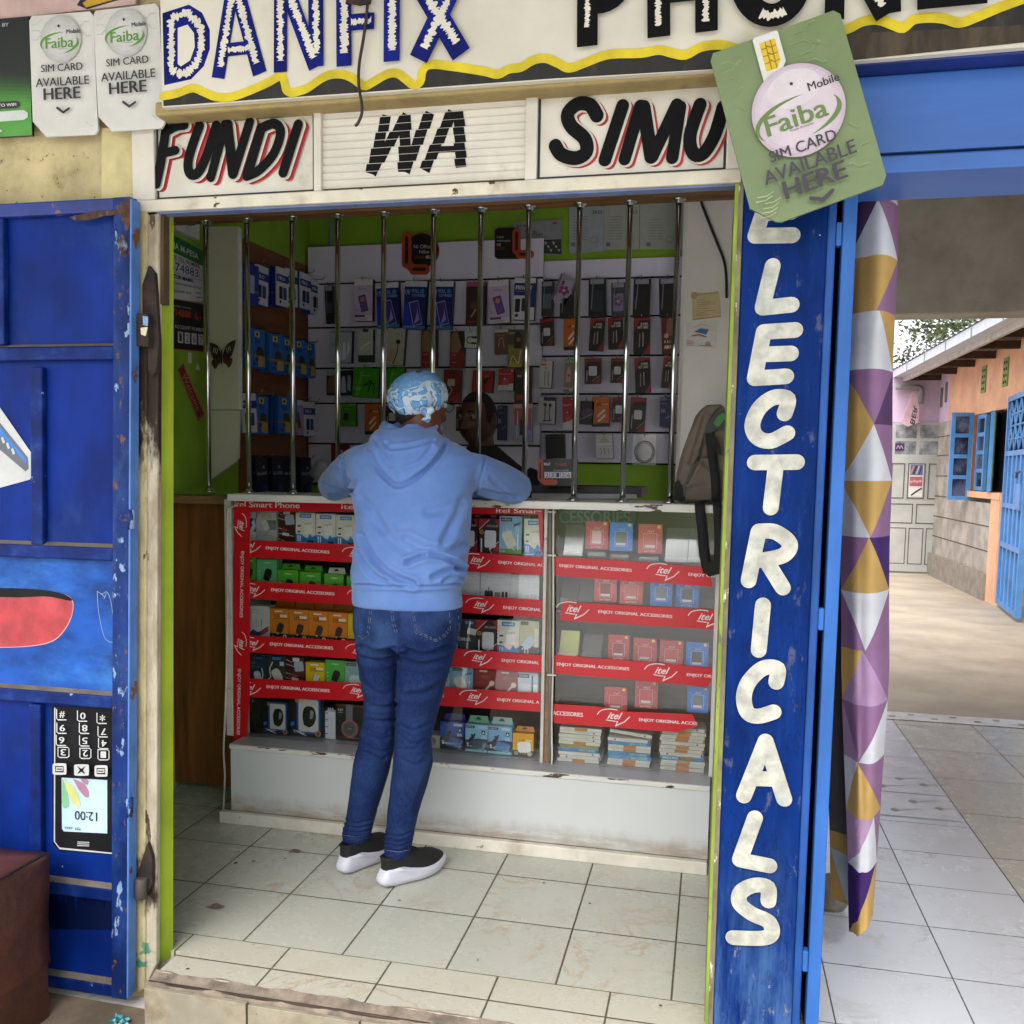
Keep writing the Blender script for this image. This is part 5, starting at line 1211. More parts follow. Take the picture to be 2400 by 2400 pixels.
rstrip([(1298, 1694.5), (1589, 1716.6), (1635, 1702), (1624, 1674), (1470, 1668), (1400, 1656), (1298, 1650), (1293, 1656)], [("ACCESSORIES", 1331, 1673, 70), ('i', 1440, 1680, 42), ("ENJOY ORIGINAL ACCES", 1566, 1692, 136)])
for zpx in (1287, 1390, 1512, 1618):
    z = XZ(950, zpx + 15, 0.9)[1]; q = MB(); q.box(xa + 0.008, xm0 + 0.001, 0.9005, 1.12, z - 0.003, z + 0.003, M_SHELF); q.build("shelf", dc)
for zpx in (1335, 1440, 1570, 1680):
    z = XZ(1480, zpx, 0.9)[1]; q = MB(); q.box(xm1, xr0 - 0.002, 0.9005, 1.12, z - 0.003, z + 0.003, M_GLASS); q.build("shelf", dc)
q = MB(); M_CAB = mat('#cfcdc2', 0.5, dirt='#9b9484', da=0.58)
q.tube([tuple(PY(u, v, 0.878)) for u, v in ((556, 1184), (540, 1190), (533, 1210), (533, 1400), (531, 1560), (527, 1690), (524, 1760), (527, 1820), (523, 1905))], 0.004, M_CAB, 8, smooth=4)
for v in (1233, 1447, 1520, 1615): q.box(XZ(529, v, .874)[0], XZ(539, v, .874)[0], .872, .884, XZ(530, v, .874)[1] - .003, XZ(530, v, .874)[1] + .003, M_CAB)
q.build("cable", dc)
q = MB(); q.tube([tuple(PY(u, v, 0.878)) for u, v in ((1320, 1186), (1302, 1192), (1297, 1206), (1297, 1400), (1296, 1560), (1293, 1700), (1294, 1780), (1288, 1806))], 0.0035, M_CAB, 8, smooth=4)
q.tube([tuple(PY(1289, v, 0.889)) for v in (1196, 1820)], 0.006, mat('#85847e', 0.5), 8)
for v in (1200, 1302, 1582): q.box(XZ(1283, v, .874)[0], XZ(1303, v, .874)[0], .872, .884, XZ(1290, v, .874)[1] - .003, XZ(1290, v, .874)[1] + .003, M_CAB)
q.build("cable", dc)
q = MB(); q.pxprism([(1318, 1196), (1492, 1200), (1490, 1240), (1318, 1232)], 1.10, 1.106, ink('#263a52')); q.pxtext("ACCESSORIES", [(1262, 1226), (1476, 1226), (1476, 1199), (1262, 1196)], 1.0995, ink('#7c9a90'), bold=0.02)
tag(q.build("case_sign"), "dark blue ACCESSORIES sign at the back of the right glass case", "sign")

# wooden hatch closing the gap left of the counter
fl = thing("counter_hatch", "brown wooden hatch panel between the green wall and the counter", "hatch", (-0.7, 1.06, 0))
q = MB(); q.box(-0.90, -0.492, 1.055, 1.075, 0.03, 1.19, M_WOOD); q.build("panel", fl)
q = MB(); q.box(-0.902, -0.4925, 0.99, 1.12, 1.1905, 1.222, M_WOODT); q.build("top", fl, bevel=0.003)
q = MB(); q.box(-0.902, -0.885, 1.03, 1.0545, 0.0, 1.19, mat('#b9b3a8', 0.6)); q.build("side_batten", fl)

# chrome security bars
M_CHR = mat('#c9ccd0', 0.13, var=0.04, metal=1.0)
tops = [481.5, 575.5, 683.7, 791, 898.8, 1015.8, 1127, 1237.5, 1358.4, 1475.6, 1589.4]; bots = [489.4, 586.5, 687.6, 792, 898, 1012, 1120, 1231, 1345.6, 1460.9, 1571.9]
ordn = ["first", "second", "third", "fourth", "fifth", "sixth", "seventh", "eighth", "ninth", "tenth", "eleventh"]
b0 = thing("security_bar", "", "bar", (0, 0.95, 1.241), "chrome security bars between counter and beam")
q = MB(); q.tube([(0, 0.95, 1.241), (0, 0.95, 2.261)], 0.0098, M_CHR, 18); q.build("pole", b0)
for z0, s_ in ((1.241, 1), (2.2615, -1)):
    q = MB(); q.lathe([(0.0101, 0.014 * s_), (0.0135, 0.013 * s_), (0.015, 0.004 * s_), (0.024, 0.003 * s_), (0.024, 0.0)], (0, 0.95, z0), M_CHR, 20); q.build("flange", b0)
for i in range(11):
    x = 0.5 * (XZ(tops[i], 500, .95)[0] + XZ(bots[i], 1140, .95)[0])
    lb = f"chrome security bar, {ordn[i]} from the left of eleven standing on the counter"
    if i == 0: b0["label"] = lb; b0.location = (x, .95, 1.241)
    else: copy_thing(b0, (x, .95, 1.241), lb)
if True:
    for o in [b0] : pass

# slatted display walls at the back
M_SLAT = mat('#dad7ee', 0.55, var=0.04, vs=3, dirt='#bdb9cc', da=0.64, name="lilac_grey_board")
M_HOOK = mat('#9a9ca0', 0.25, metal=1.0)
def slatwall(name, label, u0, u1, tops_px, y, ref):
    o = thing(name, label, "display wall", (XZ((u0 + u1) / 2, 1000, y)[0], y, 1.3))
    x0, x1 = XZ(u0, 900, y)[0], XZ(u1, 900, y)[0]; zs_ = [XZ(ref, v, y)[1] for v in tops_px]
    q = MB(); q.box(x0 + .002, x1 - .002, y + 0.012, y + 0.02, zs_[-1], zs_[0] - .002, M_DARKGAP); q.build("backing", o)
    q = MB()
    for a, b in zip(zs_[:-1], zs_[1:]): q.box(x0, x1, y, y + 0.0119, b + 0.008, a - 0.001, M_SLAT)
    q.build("slat_board", o, bevel=0.003)
    return o
yW = 2.36
sw1 = slatwall("slat_wall", "lilac grey slatted display wall in the middle of the back wall", 722, 1268, [568, 660, 765, 863, 947, 1044, 1140], yW, 1000)
sw2 = slatwall("slat_wall", "grey slatted display wall at the right end of the back wall", 1269, 1601, [606, 654, 743, 835, 925, 1015, 1088], yW + 0.03, 1433)
hk = {}
def hook(parent, x, z, y, L=0.075):
    k = parent.name
    if k not in hk:
        b = MB(); w0 = wloc(parent)
        b.tube([(w0.x, w0.y, w0.z), (w0.x, w0.y - L, w0.z - .004), (w0.x, w0.y - L - .012, w0.z + .012)], 0.0022, M_HOOK, 6); hk[k] = b.mesh("hook", w0)
    o = bpy.data.objects.new("hook", hk[k]); COL.objects.link(o); o.parent = parent
    o.location = Vector((x, y, z)) - wloc(parent); return o

# brown board along the left wall with hook rails
M_BRB = mat('#7a4a2c', 0.6, var=0.2, vs=3, dirt='#3b2212', da=0.5, stretch=(1, 0.5, 3))
bw = thing("wall_board", "brown board with hooks along the green left wall", "display wall", (-0.895, 1.8, 1.3))
q = MB(); xB = -0.897
pts = [PX(u, v, xB) for u, v in ((562, 555), (728, 627), (728, 1125), (562, 1160))]
q.add([tuple(p) for p in pts] + [(p.x - 0.006, p.y, p.z) for p in pts], [(3, 2, 1, 0), (4, 5, 6, 7), (0, 1, 5, 4), (1, 2, 6, 5), (2, 3, 7, 6), (3, 0, 4, 7)], M_BRB); q.build("board", bw)

# painted board standing out from the left wall with the butterfly on it
yb_ = 1.18
pb = thing("white_board_panel", "grubby white board on edge in front of the brown board, lower corner cut off", "board", (-0.75, yb_, 1.3))
M_GRB = mat('#b9b6a4', 0.6, var=0.06, vs=3, dirt='#7d7866', da=0.62, ds=5, dirt2='#3e352a', da2=0.71)
q = MB(); q.pxprism([(489, 960), (489, 531), (556, 530), (559, 960)], yb_, yb_ + 0.02, M_GRB); q.pxprism([(492, 1126), (490, 962), (559, 962), (557, 1073), (552, 1082)], yb_ + .001, yb_ + 0.019, M_GRB); q.build("board", pb)
q = MB(); q.pxprism([(556.3, 530), (561, 534), (563, 958), (559.3, 960)], yb_, yb_ + 0.02, mat('#c9cdd2', 0.6)); q.build("edge_trim", pb)
bf = MB(); yy = yb_ - 0.004; BK, BR = ink('#171214'), ink('#3f2019')
for s_ in (1, -1):
    def B(p): return [(521 + s_ * a * 1.05, 832 + b * 1.05 + (a * -0.12 * s_)) for a, b in p]
    bf.pxpoly(smooth_path(B([(1, 0), (10, -22), (28, -30), (29, -22), (22, 2), (12, 10), (1, 6)]), 4), yy, BK)
    bf.pxpoly(smooth_path(B([(1, 4), (14, 6), (23, 12), (20, 24), (14, 30), (10, 24), (2, 16)]), 4), yy, BR)
    for k in range(3): bf.pxstroke(B([(9 + 4 * k, -14 - 2 * k), (12 + 3.5 * k, -4 - 2 * k)]), 1.6, yy, ink('#b9b0a4'))
    bf.pxstroke(B([(24, -24), (25, -12), (20, 2)]), 1.0, yy, ink('#6a625c'))
bf.pxstroke([(521, 822), (521, 852)], 4, yy, BK); bf.pxstroke([(521, 824), (515, 812)], 1, yy, BK); bf.pxstroke([(521, 824), (528, 811)], 1, yy, BK)
tag(bf.build("butterfly_decoration"), "dark brown butterfly decoration stuck on the grubby white board", "decoration")

# posters on the left wall (artwork runs along the wall)
xw = -0.9045
def wallpt(u, v): p = PX(u, v, xw + 0.002); return (p.y, p.z)
def wposter(name, label, quad, cat="poster"):
    P = [wallpt(*k) for k in quad]; mb = MB(SIDE(xw)); mb.LAY = 0.0006
    class FF:
        def __call__(s, a, b): A, B_, C_, D = P; return tuple(A[i] * (1 - a) * (1 - b) + B_[i] * a * (1 - b) + C_[i] * a * b + D[i] * (1 - a) * b for i in (0, 1))
        def poly(s, pts, m): mb.poly([s(*k) for k in pts], -0.001, m)
        def stroke(s, pts, wd, m, **k): mb.stroke([s(*p) for p in pts], wd, -0.001, m, **k)
        def text(s, t_, x0, z0, x1, z1, m, bold=0.0):
            vs, fs, _ = text_geo(t_, bold, 0, 2); y = -0.001 - mb.lay(); mb.add([(lambda p: (p[0], y, p[1]))(s(x0 + (x1 - x0) * a, z0 + (z1 - z0) * b)) for a, b in vs], fs, m)
    f = FF(); mb.LAY = 0.0006
    return mb, f, lambda: tag(mb.build(name), label, cat)
WH, GRN, INKB, KK, ORG = ink('#c9cdd2'), ink('#0f6a2c'), ink('#1c2470'), ink('#15151a'), ink('#c2431c')
mb, f, done = wposter("till_poster", "green and white M-PESA till number poster on the lime left wall", [(396, 702), (477, 708), (475, 588), (396, 545)])
f.poly([(0, 0), (1, 0), (1, 1), (0, 1)], WH); f.poly([(0, 0.74), (1, 0.70), (1, 1), (0, 1)], GRN)
f.text("LIPA NA M-PESA", -0.32, 0.79, 0.86, 0.90, WH, 0.02); f.text("BUY GOODS TILL NUMBER", -0.4, 0.63, 0.90, 0.70, KK, 0.015); f.text("574883", 0.02, 0.45, 0.84, 0.59, INKB); f.text("VICTOR MAMEL", -0.05, 0.33, 0.70, 0.40, INKB, 0.03); f.text("YOU CAN PAY FROM ANY NETWORK", 0.0, 0.24, 0.93, 0.28, KK); f.text("Customer care", 0.05, 0.12, 0.6, 0.17, KK)
f.stroke([(0.74, 0.16), (0.9, 0.16)], .003, KK); f.stroke([(0.76, 0.08), (0.92, 0.08)], .003, KK); f.stroke([(0.04, 0.43), (0.95, 0.41)], .002, ink('#8a8f96')); f.stroke([(0.04, 0.61), (0.95, 0.59)], .002, ink('#8a8f96')); done()
mb, f, done = wposter("till_poster", "black account number poster with orange digits under the M-PESA poster", [(398, 818), (479, 826), (478, 712), (396, 697)])
f.poly([(0, 0), (1, 0), (1, 1), (0, 1)], ORG); f.poly([(0, 0.02), (0.97, 0.02), (0.97, 0.98), (0, 0.98)], KK)
f.text("714888", 0.05, 0.66, 0.60, 0.80, ORG, 0.02); f.text("loop", 0.72, 0.66, 0.94, 0.74, ORG); f.stroke([(0.74, 0.80), (0.74, 0.68), (0.82, 0.64)], .006, ORG); f.text("BUSINESS NUMBER", 0.05, 0.84, 0.6, 0.87, WH); f.text("ACCOUNT NUMBER", 0.12, 0.42, 0.97, 0.49, WH, 0.01)
for k, ch_ in enumerate("1267"):
    a = 0.20 + 0.19 * k; f.poly([(a, 0.14), (a + 0.15, 0.14), (a + 0.15, 0.36), (a, 0.36)], WH); f.text(ch_, a + 0.04, 0.17, a + 0.11, 0.33, KK)
done()
mb, f, done = wposter("welcome_sticker", "slanting dark red Welcome sticker on the lime left wall", [(465, 988), (480, 968), (430, 852), (416, 868)], "sticker")
f.poly([(0, 0), (1, 0), (1, 1), (0, 1)], ink('#7c1620')); f.stroke([(0.08, 0.03), (0.92, 0.03), (0.92, 0.97), (0.08, 0.97), (0.08, 0.03)], .003, ink('#c98a5c'))
vs, fs, _ = text_geo("Welcome", 0.0, 0.2, 2); y_ = -0.001 - mb.lay(); mb.add([(f(0.22 + 0.55 * b, 0.85 - 0.7 * a)[0], y_, f(0.22 + 0.55 * b, 0.85 - 0.7 * a)[1]) for a, b in vs], fs, ink('#c98a6c')); done()
mb, f, done = wposter("tape_scrap", "torn white tape scraps on the lime wall above the Welcome sticker", [(438, 856), (470, 872), (462, 830), (436, 824)], "tape")
f.poly([(0.1, 0.2), (0.4, 0.3), (0.5, 1), (0.2, 1)], WH); f.poly([(0.6, 0.0), (1.0, 0.1), (0.9, 0.5)], WH); done()
so_ = thing("socket_outlet", "white double socket high on the lime left wall with a black plug in it", "socket", (xw + .02, PX(420, 540, xw).y, PX(420, 540, xw).z))
q = MB(SIDE(xw)); a, b = wallpt(396, 545), wallpt(452, 520); q.box(a[0], b[0], -0.035, -0.001, a[1] + 0.01, b[1] + 0.02, mat('#c9cbd0', 0.4)); q.build("box", so_, bevel=0.004)
q = MB(SIDE(xw)); c_ = wallpt(414, 520); q.box(c_[0] - .05, c_[0] + 0.03, -0.07, -0.0355, c_[1] - .01, c_[1] + .09, ink('#141416')); q.build("plug", so_, bevel=0.004)
# ================================================================ GOODS
class Art:
    """printed artwork laid out in the unit square of a box front"""
    def __init__(s, mb, x0, x1, z0, z1, y): s.mb, s.x0, s.x1, s.z0, s.z1, s.y = mb, x0, x1, z0, z1, y
    def P(s, a, b): return (s.x0 + (s.x1 - s.x0) * a, s.z0 + (s.z1 - s.z0) * b)
    def r(s, a0, b0, a1, b1, c): s.mb.poly([s.P(a0, b0), s.P(a1, b0), s.P(a1, b1), s.P(a0, b1)], s.y, ink(c))
    def p(s, pts, c, sm=0): s.mb.poly([s.P(*k) for k in (smooth_path(pts, sm) if sm else pts)], s.y, ink(c))
    def t(s, tx, a0, b0, a1, b1, c, bold=0.0, shear=0.0):
        (x0, z0), (x1, z1) = s.P(a0, b0), s.P(a1, b1); s.mb.text(tx, x0, z0, x1, z1, s.y, ink(c), bold, shear, res=1)
    def s(s, pts, w_, c, sm=0, **k): s.mb.stroke([s.P(*q) for q in pts], w_ * (s.x1 - s.x0), s.y, ink(c), smooth=sm, **k)
    def d(s, a, b, rr, c, n=18): s.mb.disc(*s.P(a, b), rr * (s.x1 - s.x0), s.y, ink(c), n)
    def rot(s, pts, cx, cy, deg, asp=None):
        asp = asp or (s.x1 - s.x0) / (s.z1 - s.z0); c, n = math.cos(math.radians(deg)), math.sin(math.radians(deg))
        return [(cx + a * c - b * n, cy + (a * n + b * c) * asp) for a, b in pts]
def rr(w_, h, k=0.25):
    r_ = min(w_, h) * k; o = []
    for cx, cy, a0 in ((w_ - r_, h - r_, 0), (-w_ + r_, h - r_, 90), (-w_ + r_, -h + r_, 180), (w_ - r_, -h + r_, 270)):
        o += [(cx + r_ * math.cos(math.radians(a0 + 30 * k_)), cy + r_ * math.sin(math.radians(a0 + 30 * k_))) for k_ in range(4)]
    return o
def plug(A, cx, cy, sc, deg, body, dark, pins):
    A.p(A.rot([(-.09 * sc, -.5 * sc), (-.09 * sc, -.72 * sc), (.0, -.72 * sc), (.0, -.5 * sc)], cx, cy, deg), pins)
    A.p(A.rot([(a, b) for a, b in rr(.34 * sc, .30 * sc)], cx, cy - 0.0, deg), dark)
    A.p(A.rot([(-.30 * sc, -.5 * sc), (.26 * sc, -.5 * sc), (.30 * sc, .36 * sc), (.16 * sc, .5 * sc), (-.18 * sc, .5 * sc), (-.30 * sc, .36 * sc)], cx, cy, deg), body)
    A.p(A.rot([(-.12 * sc, .42 * sc), (.12 * sc, .42 * sc), (.12 * sc, .47 * sc), (-.12 * sc, .47 * sc)], cx, cy, deg), dark)
def lines(A, a0, a1, b, n, c, st=0.035, w_=0.018):
    for k in range(n): A.s([(a0, b - k * st), (a1 - 0.06 * ((k * 7) % 3), b - k * st)], w_, c, caps=False)
def d_bluewhite(A):
    A.r(0, 0, 1, 1, '#d9d6c8'); A.p([(0, 0), (1, 0), (1, .28), (.84, .24), (.72, .33), (.6, .2), (.42, .24), (.3, .30), (0, .32)], '#1f7fc6', 3)
    A.r(.2, .84, .8, .96, '#2a86c4'); A.t("smart", .28, .875, .72, .925, '#e6eef4', .02); A.p(A.rot(rr(.2, .28), .62, .52, 6), '#e6e3d8'); A.p(A.rot(rr(.2, .05), .62, .66, 6), '#c3c0b4')
    A.r(.10, .55, .28, .60, '#4b4a48'); A.r(.11, .37, .25, .42, '#3a3a3a'); A.s([(.13, .10), (.13, .26)], .06, '#dfe8ef'); A.s([(.24, .10), (.24, .26)], .06, '#dfe8ef'); A.r(.62, .06, .92, .13, '#12314e'); A.r(.1, .02, .55, .06, '#cfe0ec')
def d_green(bg='#4ea22a', dark='#161616'):
    def f(A):
        A.r(0, 0, 1, 1, bg); A.t("oraimo", .34, .83, .70, .90, '#e5efe0', .01); plug(A, .55, .42, .55, -18, dark, '#2c2c2c', '#3a3a3a')
        for k in range(3): A.d(.14, .25 + .14 * k, .03, '#cfe6c4', 8)
        A.r(.62, .06, .88, .12, '#22301c')
    return f
def d_orange(bg='#d97a16', body='#2c2826', band='#15110f'):
    def f(A):
        A.r(0, 0, 1, 1, bg); A.r(0, 0, 1, .17, band); A.r(.26, .88, .68, .93, '#efe0cf'); A.t("3.1A", .25, .70, .55, .82, '#3b2a18', .02); A.r(.55, .71, .92, .80, '#eadfd2'); A.r(.26, .66, .9, .685, '#7a4a1a')
        plug(A, .56, .36, .5, -20, body, '#3a3634', '#d9d2c8'); A.d(.2, .07, .09, '#5a524c', 10); A.d(.8, .08, .10, '#e6e2da', 12); A.d(.8, .08, .05, '#4a4440', 8)
    return f
def d_redblack(A):
    A.r(0, 0, 1, 1, '#2a1016'); A.p([(0, 1), (.55, 1), (.0, .68)], '#a81a24'); A.p([(1, 1), (.75, 1), (1, .72)], '#8d1b24'); A.s([(.02, .68), (.5, .98)], .03, '#d8cfcf'); A.t("SUPER CHARGER", .40, .77, .92, .83, '#b9a9a6', .01)
    A.p(A.rot(rr(.27, .40, .35), .57, .42, 0), '#d6d8de'); A.r(.52, .12, .62, .20, '#c5c8cf'); A.s([(.15, .05), (.15, .42)], .07, '#d9d9dd'); A.d(.16, .62, .10, '#b38a2c'); A.d(.16, .62, .06, '#7a5c18', 10)
    A.p([(.55, 0), (1, .32), (1, 0)], '#a3202a'); A.s([(.55, .10), (.98, .36)], .03, '#d8cfcf'); A.s([(.55, .10), (.66, .0)], .03, '#d8cfcf')
def d_maroon(A):
    A.r(0, 0, 1, 1, '#4a1c1e'); A.r(0, .55, .45, 1, '#3a1418'); A.r(.35, .82, .72, .95, '#d6d6d4'); A.p(A.rot(rr(.25, .25), .7, .66, 8), '#aab6c2')
    for b, a1 in ((.88, .3), (.72, .5), (.42, .55), (.25, .9), (.1, .4)): A.s([(0, b), (a1, b - .08)], .03, '#d2c3bd')
    A.d(.4, .35, .12, '#8a2a22'); A.p(A.rot(rr(.18, .07), .5, .22, -8), '#cdd6da')
def d_infinix(bottom='#7da657', bgc='#8db9d2'):
    def f(A):
        A.r(0, 0, 1, 1, bgc); A.r(0, 0, 1, .14, bottom); A.r(.06, .86, .56, .96, '#23262a'); A.t("infinix", .11, .885, .51, .94, '#cfd3d6', .01)
        for k in range(7): A.s([(.2 + .11 * k, .45), (.2 + .11 * k, .6 + .05 * ((k * 3) % 4))], .035, '#b9d6e4')
        A.p([(.62, .72), (.95, .78), (.96, .86), (.66, .80)], '#5b7284'); plug(A, .45, .40, .75, 28, '#dcdacd', '#c6c4b6', '#d0cec2'); A.s([(.84, .12), (.84, .52)], .05, '#e6ecee'); A.t("18 W", .06, .05, .26, .10, '#e8efe0', .01)
    return f
def d_dark(bg='#1d2f49', txt='3.1A'):
    def f(A):
        A.r(0, 0, 1, 1, bg); A.t("CHARGER", .25, .84, .75, .90, '#5a7a9a'); A.t(txt, .10, .66, .35, .74, '#7c96b0', .01); lines(A, .1, .6, .58, 2, '#5a7288'); plug(A, .5, .22, .6, 14, '#d6dadc', '#b9bec2', '#ccc'); A.s([(.72, .1), (.8, .3), (.74, .52)], .06, '#d5d9dc', 4)
    return f
def d_blackwhite(A):
    A.r(0, 0, 1, 1, '#33342f'); A.r(.28, .84, .74, .93, '#2a7fc0'); A.r(.68, .64, .9, .78, '#c8ccd0'); plug(A, .55, .30, .72, 30, '#dcd8c6', '#bcb8a8', '#ccc'); A.s([(.3, .75), (.15, .5), (.2, .25), (0, .12)], .06, '#dad8cc', 4)
def d_white(title="Power Adapter", dark='#3a3a3c'):
    def f(A):
        A.r(0, 0, 1, 1, '#d5d5da'); A.t(title, .18, .80, .82, .86, '#8a8a90'); lines(A, .06, .94, .72, 1, '#b9b9be', .03, .008)
        A.r(.14, 0, .42, .36, dark); A.s([(.28, .36), (.28, .5)], .03, dark, caps=False); A.s([(.2, .34), (.2, .4)], .05, dark, caps=False); A.s([(.36, .34), (.36, .4)], .05, dark, caps=False)
        A.p(A.rot(rr(.09, .16), .57, .17, 0), '#8a8580' if dark != '#c6c6cb' else '#c9c9ce')
        for a in (.75, .87): A.r(a - .04, .16, a + .04, .36, dark); A.s([(a, 0), (a, .16)], .02, dark, caps=False)
    return f
def d_earbox(A):
    A.r(0, 0, 1, 1, '#cfcecd'); A.t("earphones", .05, .84, .5, .90, '#b0605c'); lines(A, .05, .5, .78, 1, '#9a9a9a')
    A.s([(.35, .32), (.35, .58)], .03, '#9aa0a8'); A.s([(.60, .34), (.62, .58)], .03, '#5a6068'); A.p([(0, .1), (.2, .26), (.45, .18), (.9, .36), (.9, .2), (.5, .06), (.1, .02)], '#24356f', 3); A.p([(.55, .15), (.95, .40), (.95, .22), (.6, .08)], '#a03a40')
def d_battery(bg, inner, lab='#d6cfcc', word="BATTERY"):
    def f(A):
        A.r(0, 0, 1, 1, bg); A.s([(.22, .16), (.22, .68), (.78, .68), (.78, .16), (.22, .16)], .015, '#d8b9b9' if bg[1] in 'abcd' else '#a9c4e0'); A.r(.28, .20, .70, .66, inner); A.r(.28, .20, .70, .28, lab)
        A.t("itel", .38, .72, .66, .82, '#ddc5c5' if bg[1] in 'abcd' else '#9cc0e4', .0, .3); A.d(.85, .92, .07, '#d9c26a', 12)
        if word: A.t(word, .26, .04, .74, .10, '#e2c9c9' if bg[1] in 'abcd' else '#9cc0e4', .01)
        for k in range(4): A.d([.12, .88, .15, .86][k], [.75, .62, .45, .35][k], .035, '#c96a6c' if bg[1] in 'abcd' else '#4f93d4', 10)
    return f
def d_mouse(side=False):
    def f(A):
        A.r(0, 0, 1, 1, '#14161c'); A.p(A.rot(rr(.36, .52, .2), .54, .55, 0), '#1f4fa8'); A.p(A.rot(rr(.30, .46, .2), .54, .55, 0), '#cfccc4')
        A.p([(.40, .30), (.36, .55), (.42, .75), (.55, .80), (.70, .76), (.77, .55), (.70, .33), (.56, .24)], '#17191d', 5); A.p([(.58, .48), (.66, .48), (.70, .66), (.60, .70)], '#8a939c', 2)
        A.t("TYSON" if not side else "DELL", .10, .09, .45, .14, '#bfc3c8', .02); A.d(.83, .10, .09, '#a88444'); A.d(.83, .10, .05, '#5f4a20', 10); A.p([(0, .25), (.12, .28), (.12, .38), (0, .35)], '#2f6fd0'); A.p([(.05, .17), (.3, .12), (.5, .02), (.35, .05)], '#c9ccd0', 3); A.d(.2, .93, .06, '#b08c4c', 12)
    return f
def d_phones(A):
    A.r(0, 0, 1, 1, '#1b1714'); A.r(0, .94, 1, 1, '#5c1f18'); A.t("P47", .08, .80, .26, .87, '#c9c9c9', .02); lines(A, .08, .26, .77, 1, '#a5a5a5')
    A.p([(.36, .40), (.36, 1.0), (.60, 1.0), (.60, .40)], '#6a6a6e'); A.d(.50, .33, .30, '#a35a4e', 28); A.d(.50, .33, .26, '#5a5a5e', 28); A.d(.50, .33, .19, '#4a4a4e', 24); A.t("P47", .44, .31, .56, .34, '#b9b9b9'); A.t("wireless", .12, .06, .42, .10, '#b0382c'); A.t("headphone", .44, .06, .80, .10, '#c9c9c9')
def d_headblack(A):
    A.r(0, 0, 1, 1, '#0f0f12'); A.s([(.55, .30), (.72, .62), (.66, .88)], .12, '#24242a', 4); A.d(.5, .38, .27, '#2c3040'); A.d(.5, .38, .21, '#17181d'); A.r(.25, .84, .33, .93, '#8a8f98')
def d_big(top, bot, body, strip='#9cc6d8', txt="8A"):
    def f(A):
        A.r(0, 0, 1, 1, bot); A.p([(0, .42), (0, 1), (1, 1), (1, .48), (.6, .5)], top); A.r(0, 0, 1, .09, strip); A.r(.03, .86, .42, .95, '#16181c'); A.t("infinix", .07, .885, .38, .935, '#c5c8cc', .01); A.r(.56, .86, .92, .95, '#a9c3e0')
        A.p(A.rot([(-.32, -.16), (.14, -.34), (.36, -.04), (-.08, .17)], .52, .34, 14), body); A.p(A.rot([(.14, -.34), (.20, -.42), (.42, -.10), (.36, -.04)], .52, .34, 14), '#5d86b0'); A.p(A.rot([(-.38, .0), (-.1, .24), (.02, .30), (-.02, .16), (-.26, -.06)], .48, .44, 10), '#16181d', 2); A.s([(.30, .62), (.38, .52)], .08, '#1c2430')
        A.r(.74, .66, .90, .80, '#20242a'); A.p([(.76, .68), (.88, .7), (.82, .78)], '#d5d8dc'); A.t(txt, .72, .50, .92, .62, '#b9d3e6', .03); A.t("FG-05", .66, .115, .92, .155, '#b9c0c6', .01); A.d(.12, .30, .05, '#b9c0c6', 10); A.r(.10, .20, .18, .25, '#b9c0c6'); A.r(.24, .20, .29, .24, '#b9c0c6')
    return f
def d_yellowbig(A):
    A.r(0, 0, 1, 1, '#d9a01e'); A.r(0, 0, 1, .26, '#2c2724'); A.t("1.1A", .32, .66, .56, .74, '#5a4414', .02); A.r(.6, .67, .9, .73, '#e6d9a6'); A.p(A.rot(rr(.32, .26, .5), .56, .40, 4), '#e6e4da'); A.s([(.44, .22), (.44, .30)], .07, '#dcd9cf'); A.s([(.64, .22), (.64, .30)], .07, '#dcd9cf'); A.t("2 USB", .36, .08, .66, .16, '#cfae5a', .01); A.d(.18, .12, .11, '#8a8478', 14); A.d(.82, .12, .11, '#b9b4a6', 14)
def d_teal(A):
    A.r(0, 0, 1, 1, '#86a6a4'); A.r(.05, .84, .55, .95, '#2a3236'); A.t("infinix", .1, .87, .5, .925, '#a8b4b6'); A.p(A.rot(rr(.36, .36, .5), .56, .22, 0), '#b9cdcc'); A.r(.78, .32, .98, .5, '#d2d8d4')
def d_oraibox(A):
    A.r(0, 0, 1, 1, '#b9b8b0'); A.r(.26, .71, .74, .80, '#8fa85a'); A.t("oraimo", .32, .73, .68, .785, '#dfe6cc', .02); A.r(.48, .35, 1, .66, '#787a7a'); plug(A, .44, .50, .5, 26, '#d0d0ca', '#b0b0aa', '#bbb'); lines(A, .08, .7, .29, 4, '#8b8a84', .04)
def d_redear(A):
    A.r(0, 0, 1, 1, '#8c2420'); A.r(.25, .9, .6, .96, '#ded0cc'); lines(A, .3, .7, .74, 2, '#b9706a', .06); A.r(.05, .5, .95, .51, '#a95650'); A.s([(.5, .2), (.72, .42)], .10, '#d6cec4'); A.d(.82, .5, .12, '#d8cfc4'); A.d(.42, .05, .09, '#d8cfc4')
def d_tecno(A):
    A.r(0, 0, 1, 1, '#33373d'); A.r(.36, .84, .90, .96, '#26357c'); A.t("TECNO", .42, .87, .86, .935, '#c9d0e4', .02); A.p(A.rot(rr(.24, .16), .78, .66, -12), '#cfcfca'); A.t("CHARGER", .10, .38, .72, .48, '#c9c9c6', .03); lines(A, .1, .7, .33, 4, '#6a6e74', .035); A.r(.55, .02, .92, .10, '#b9bdc0')
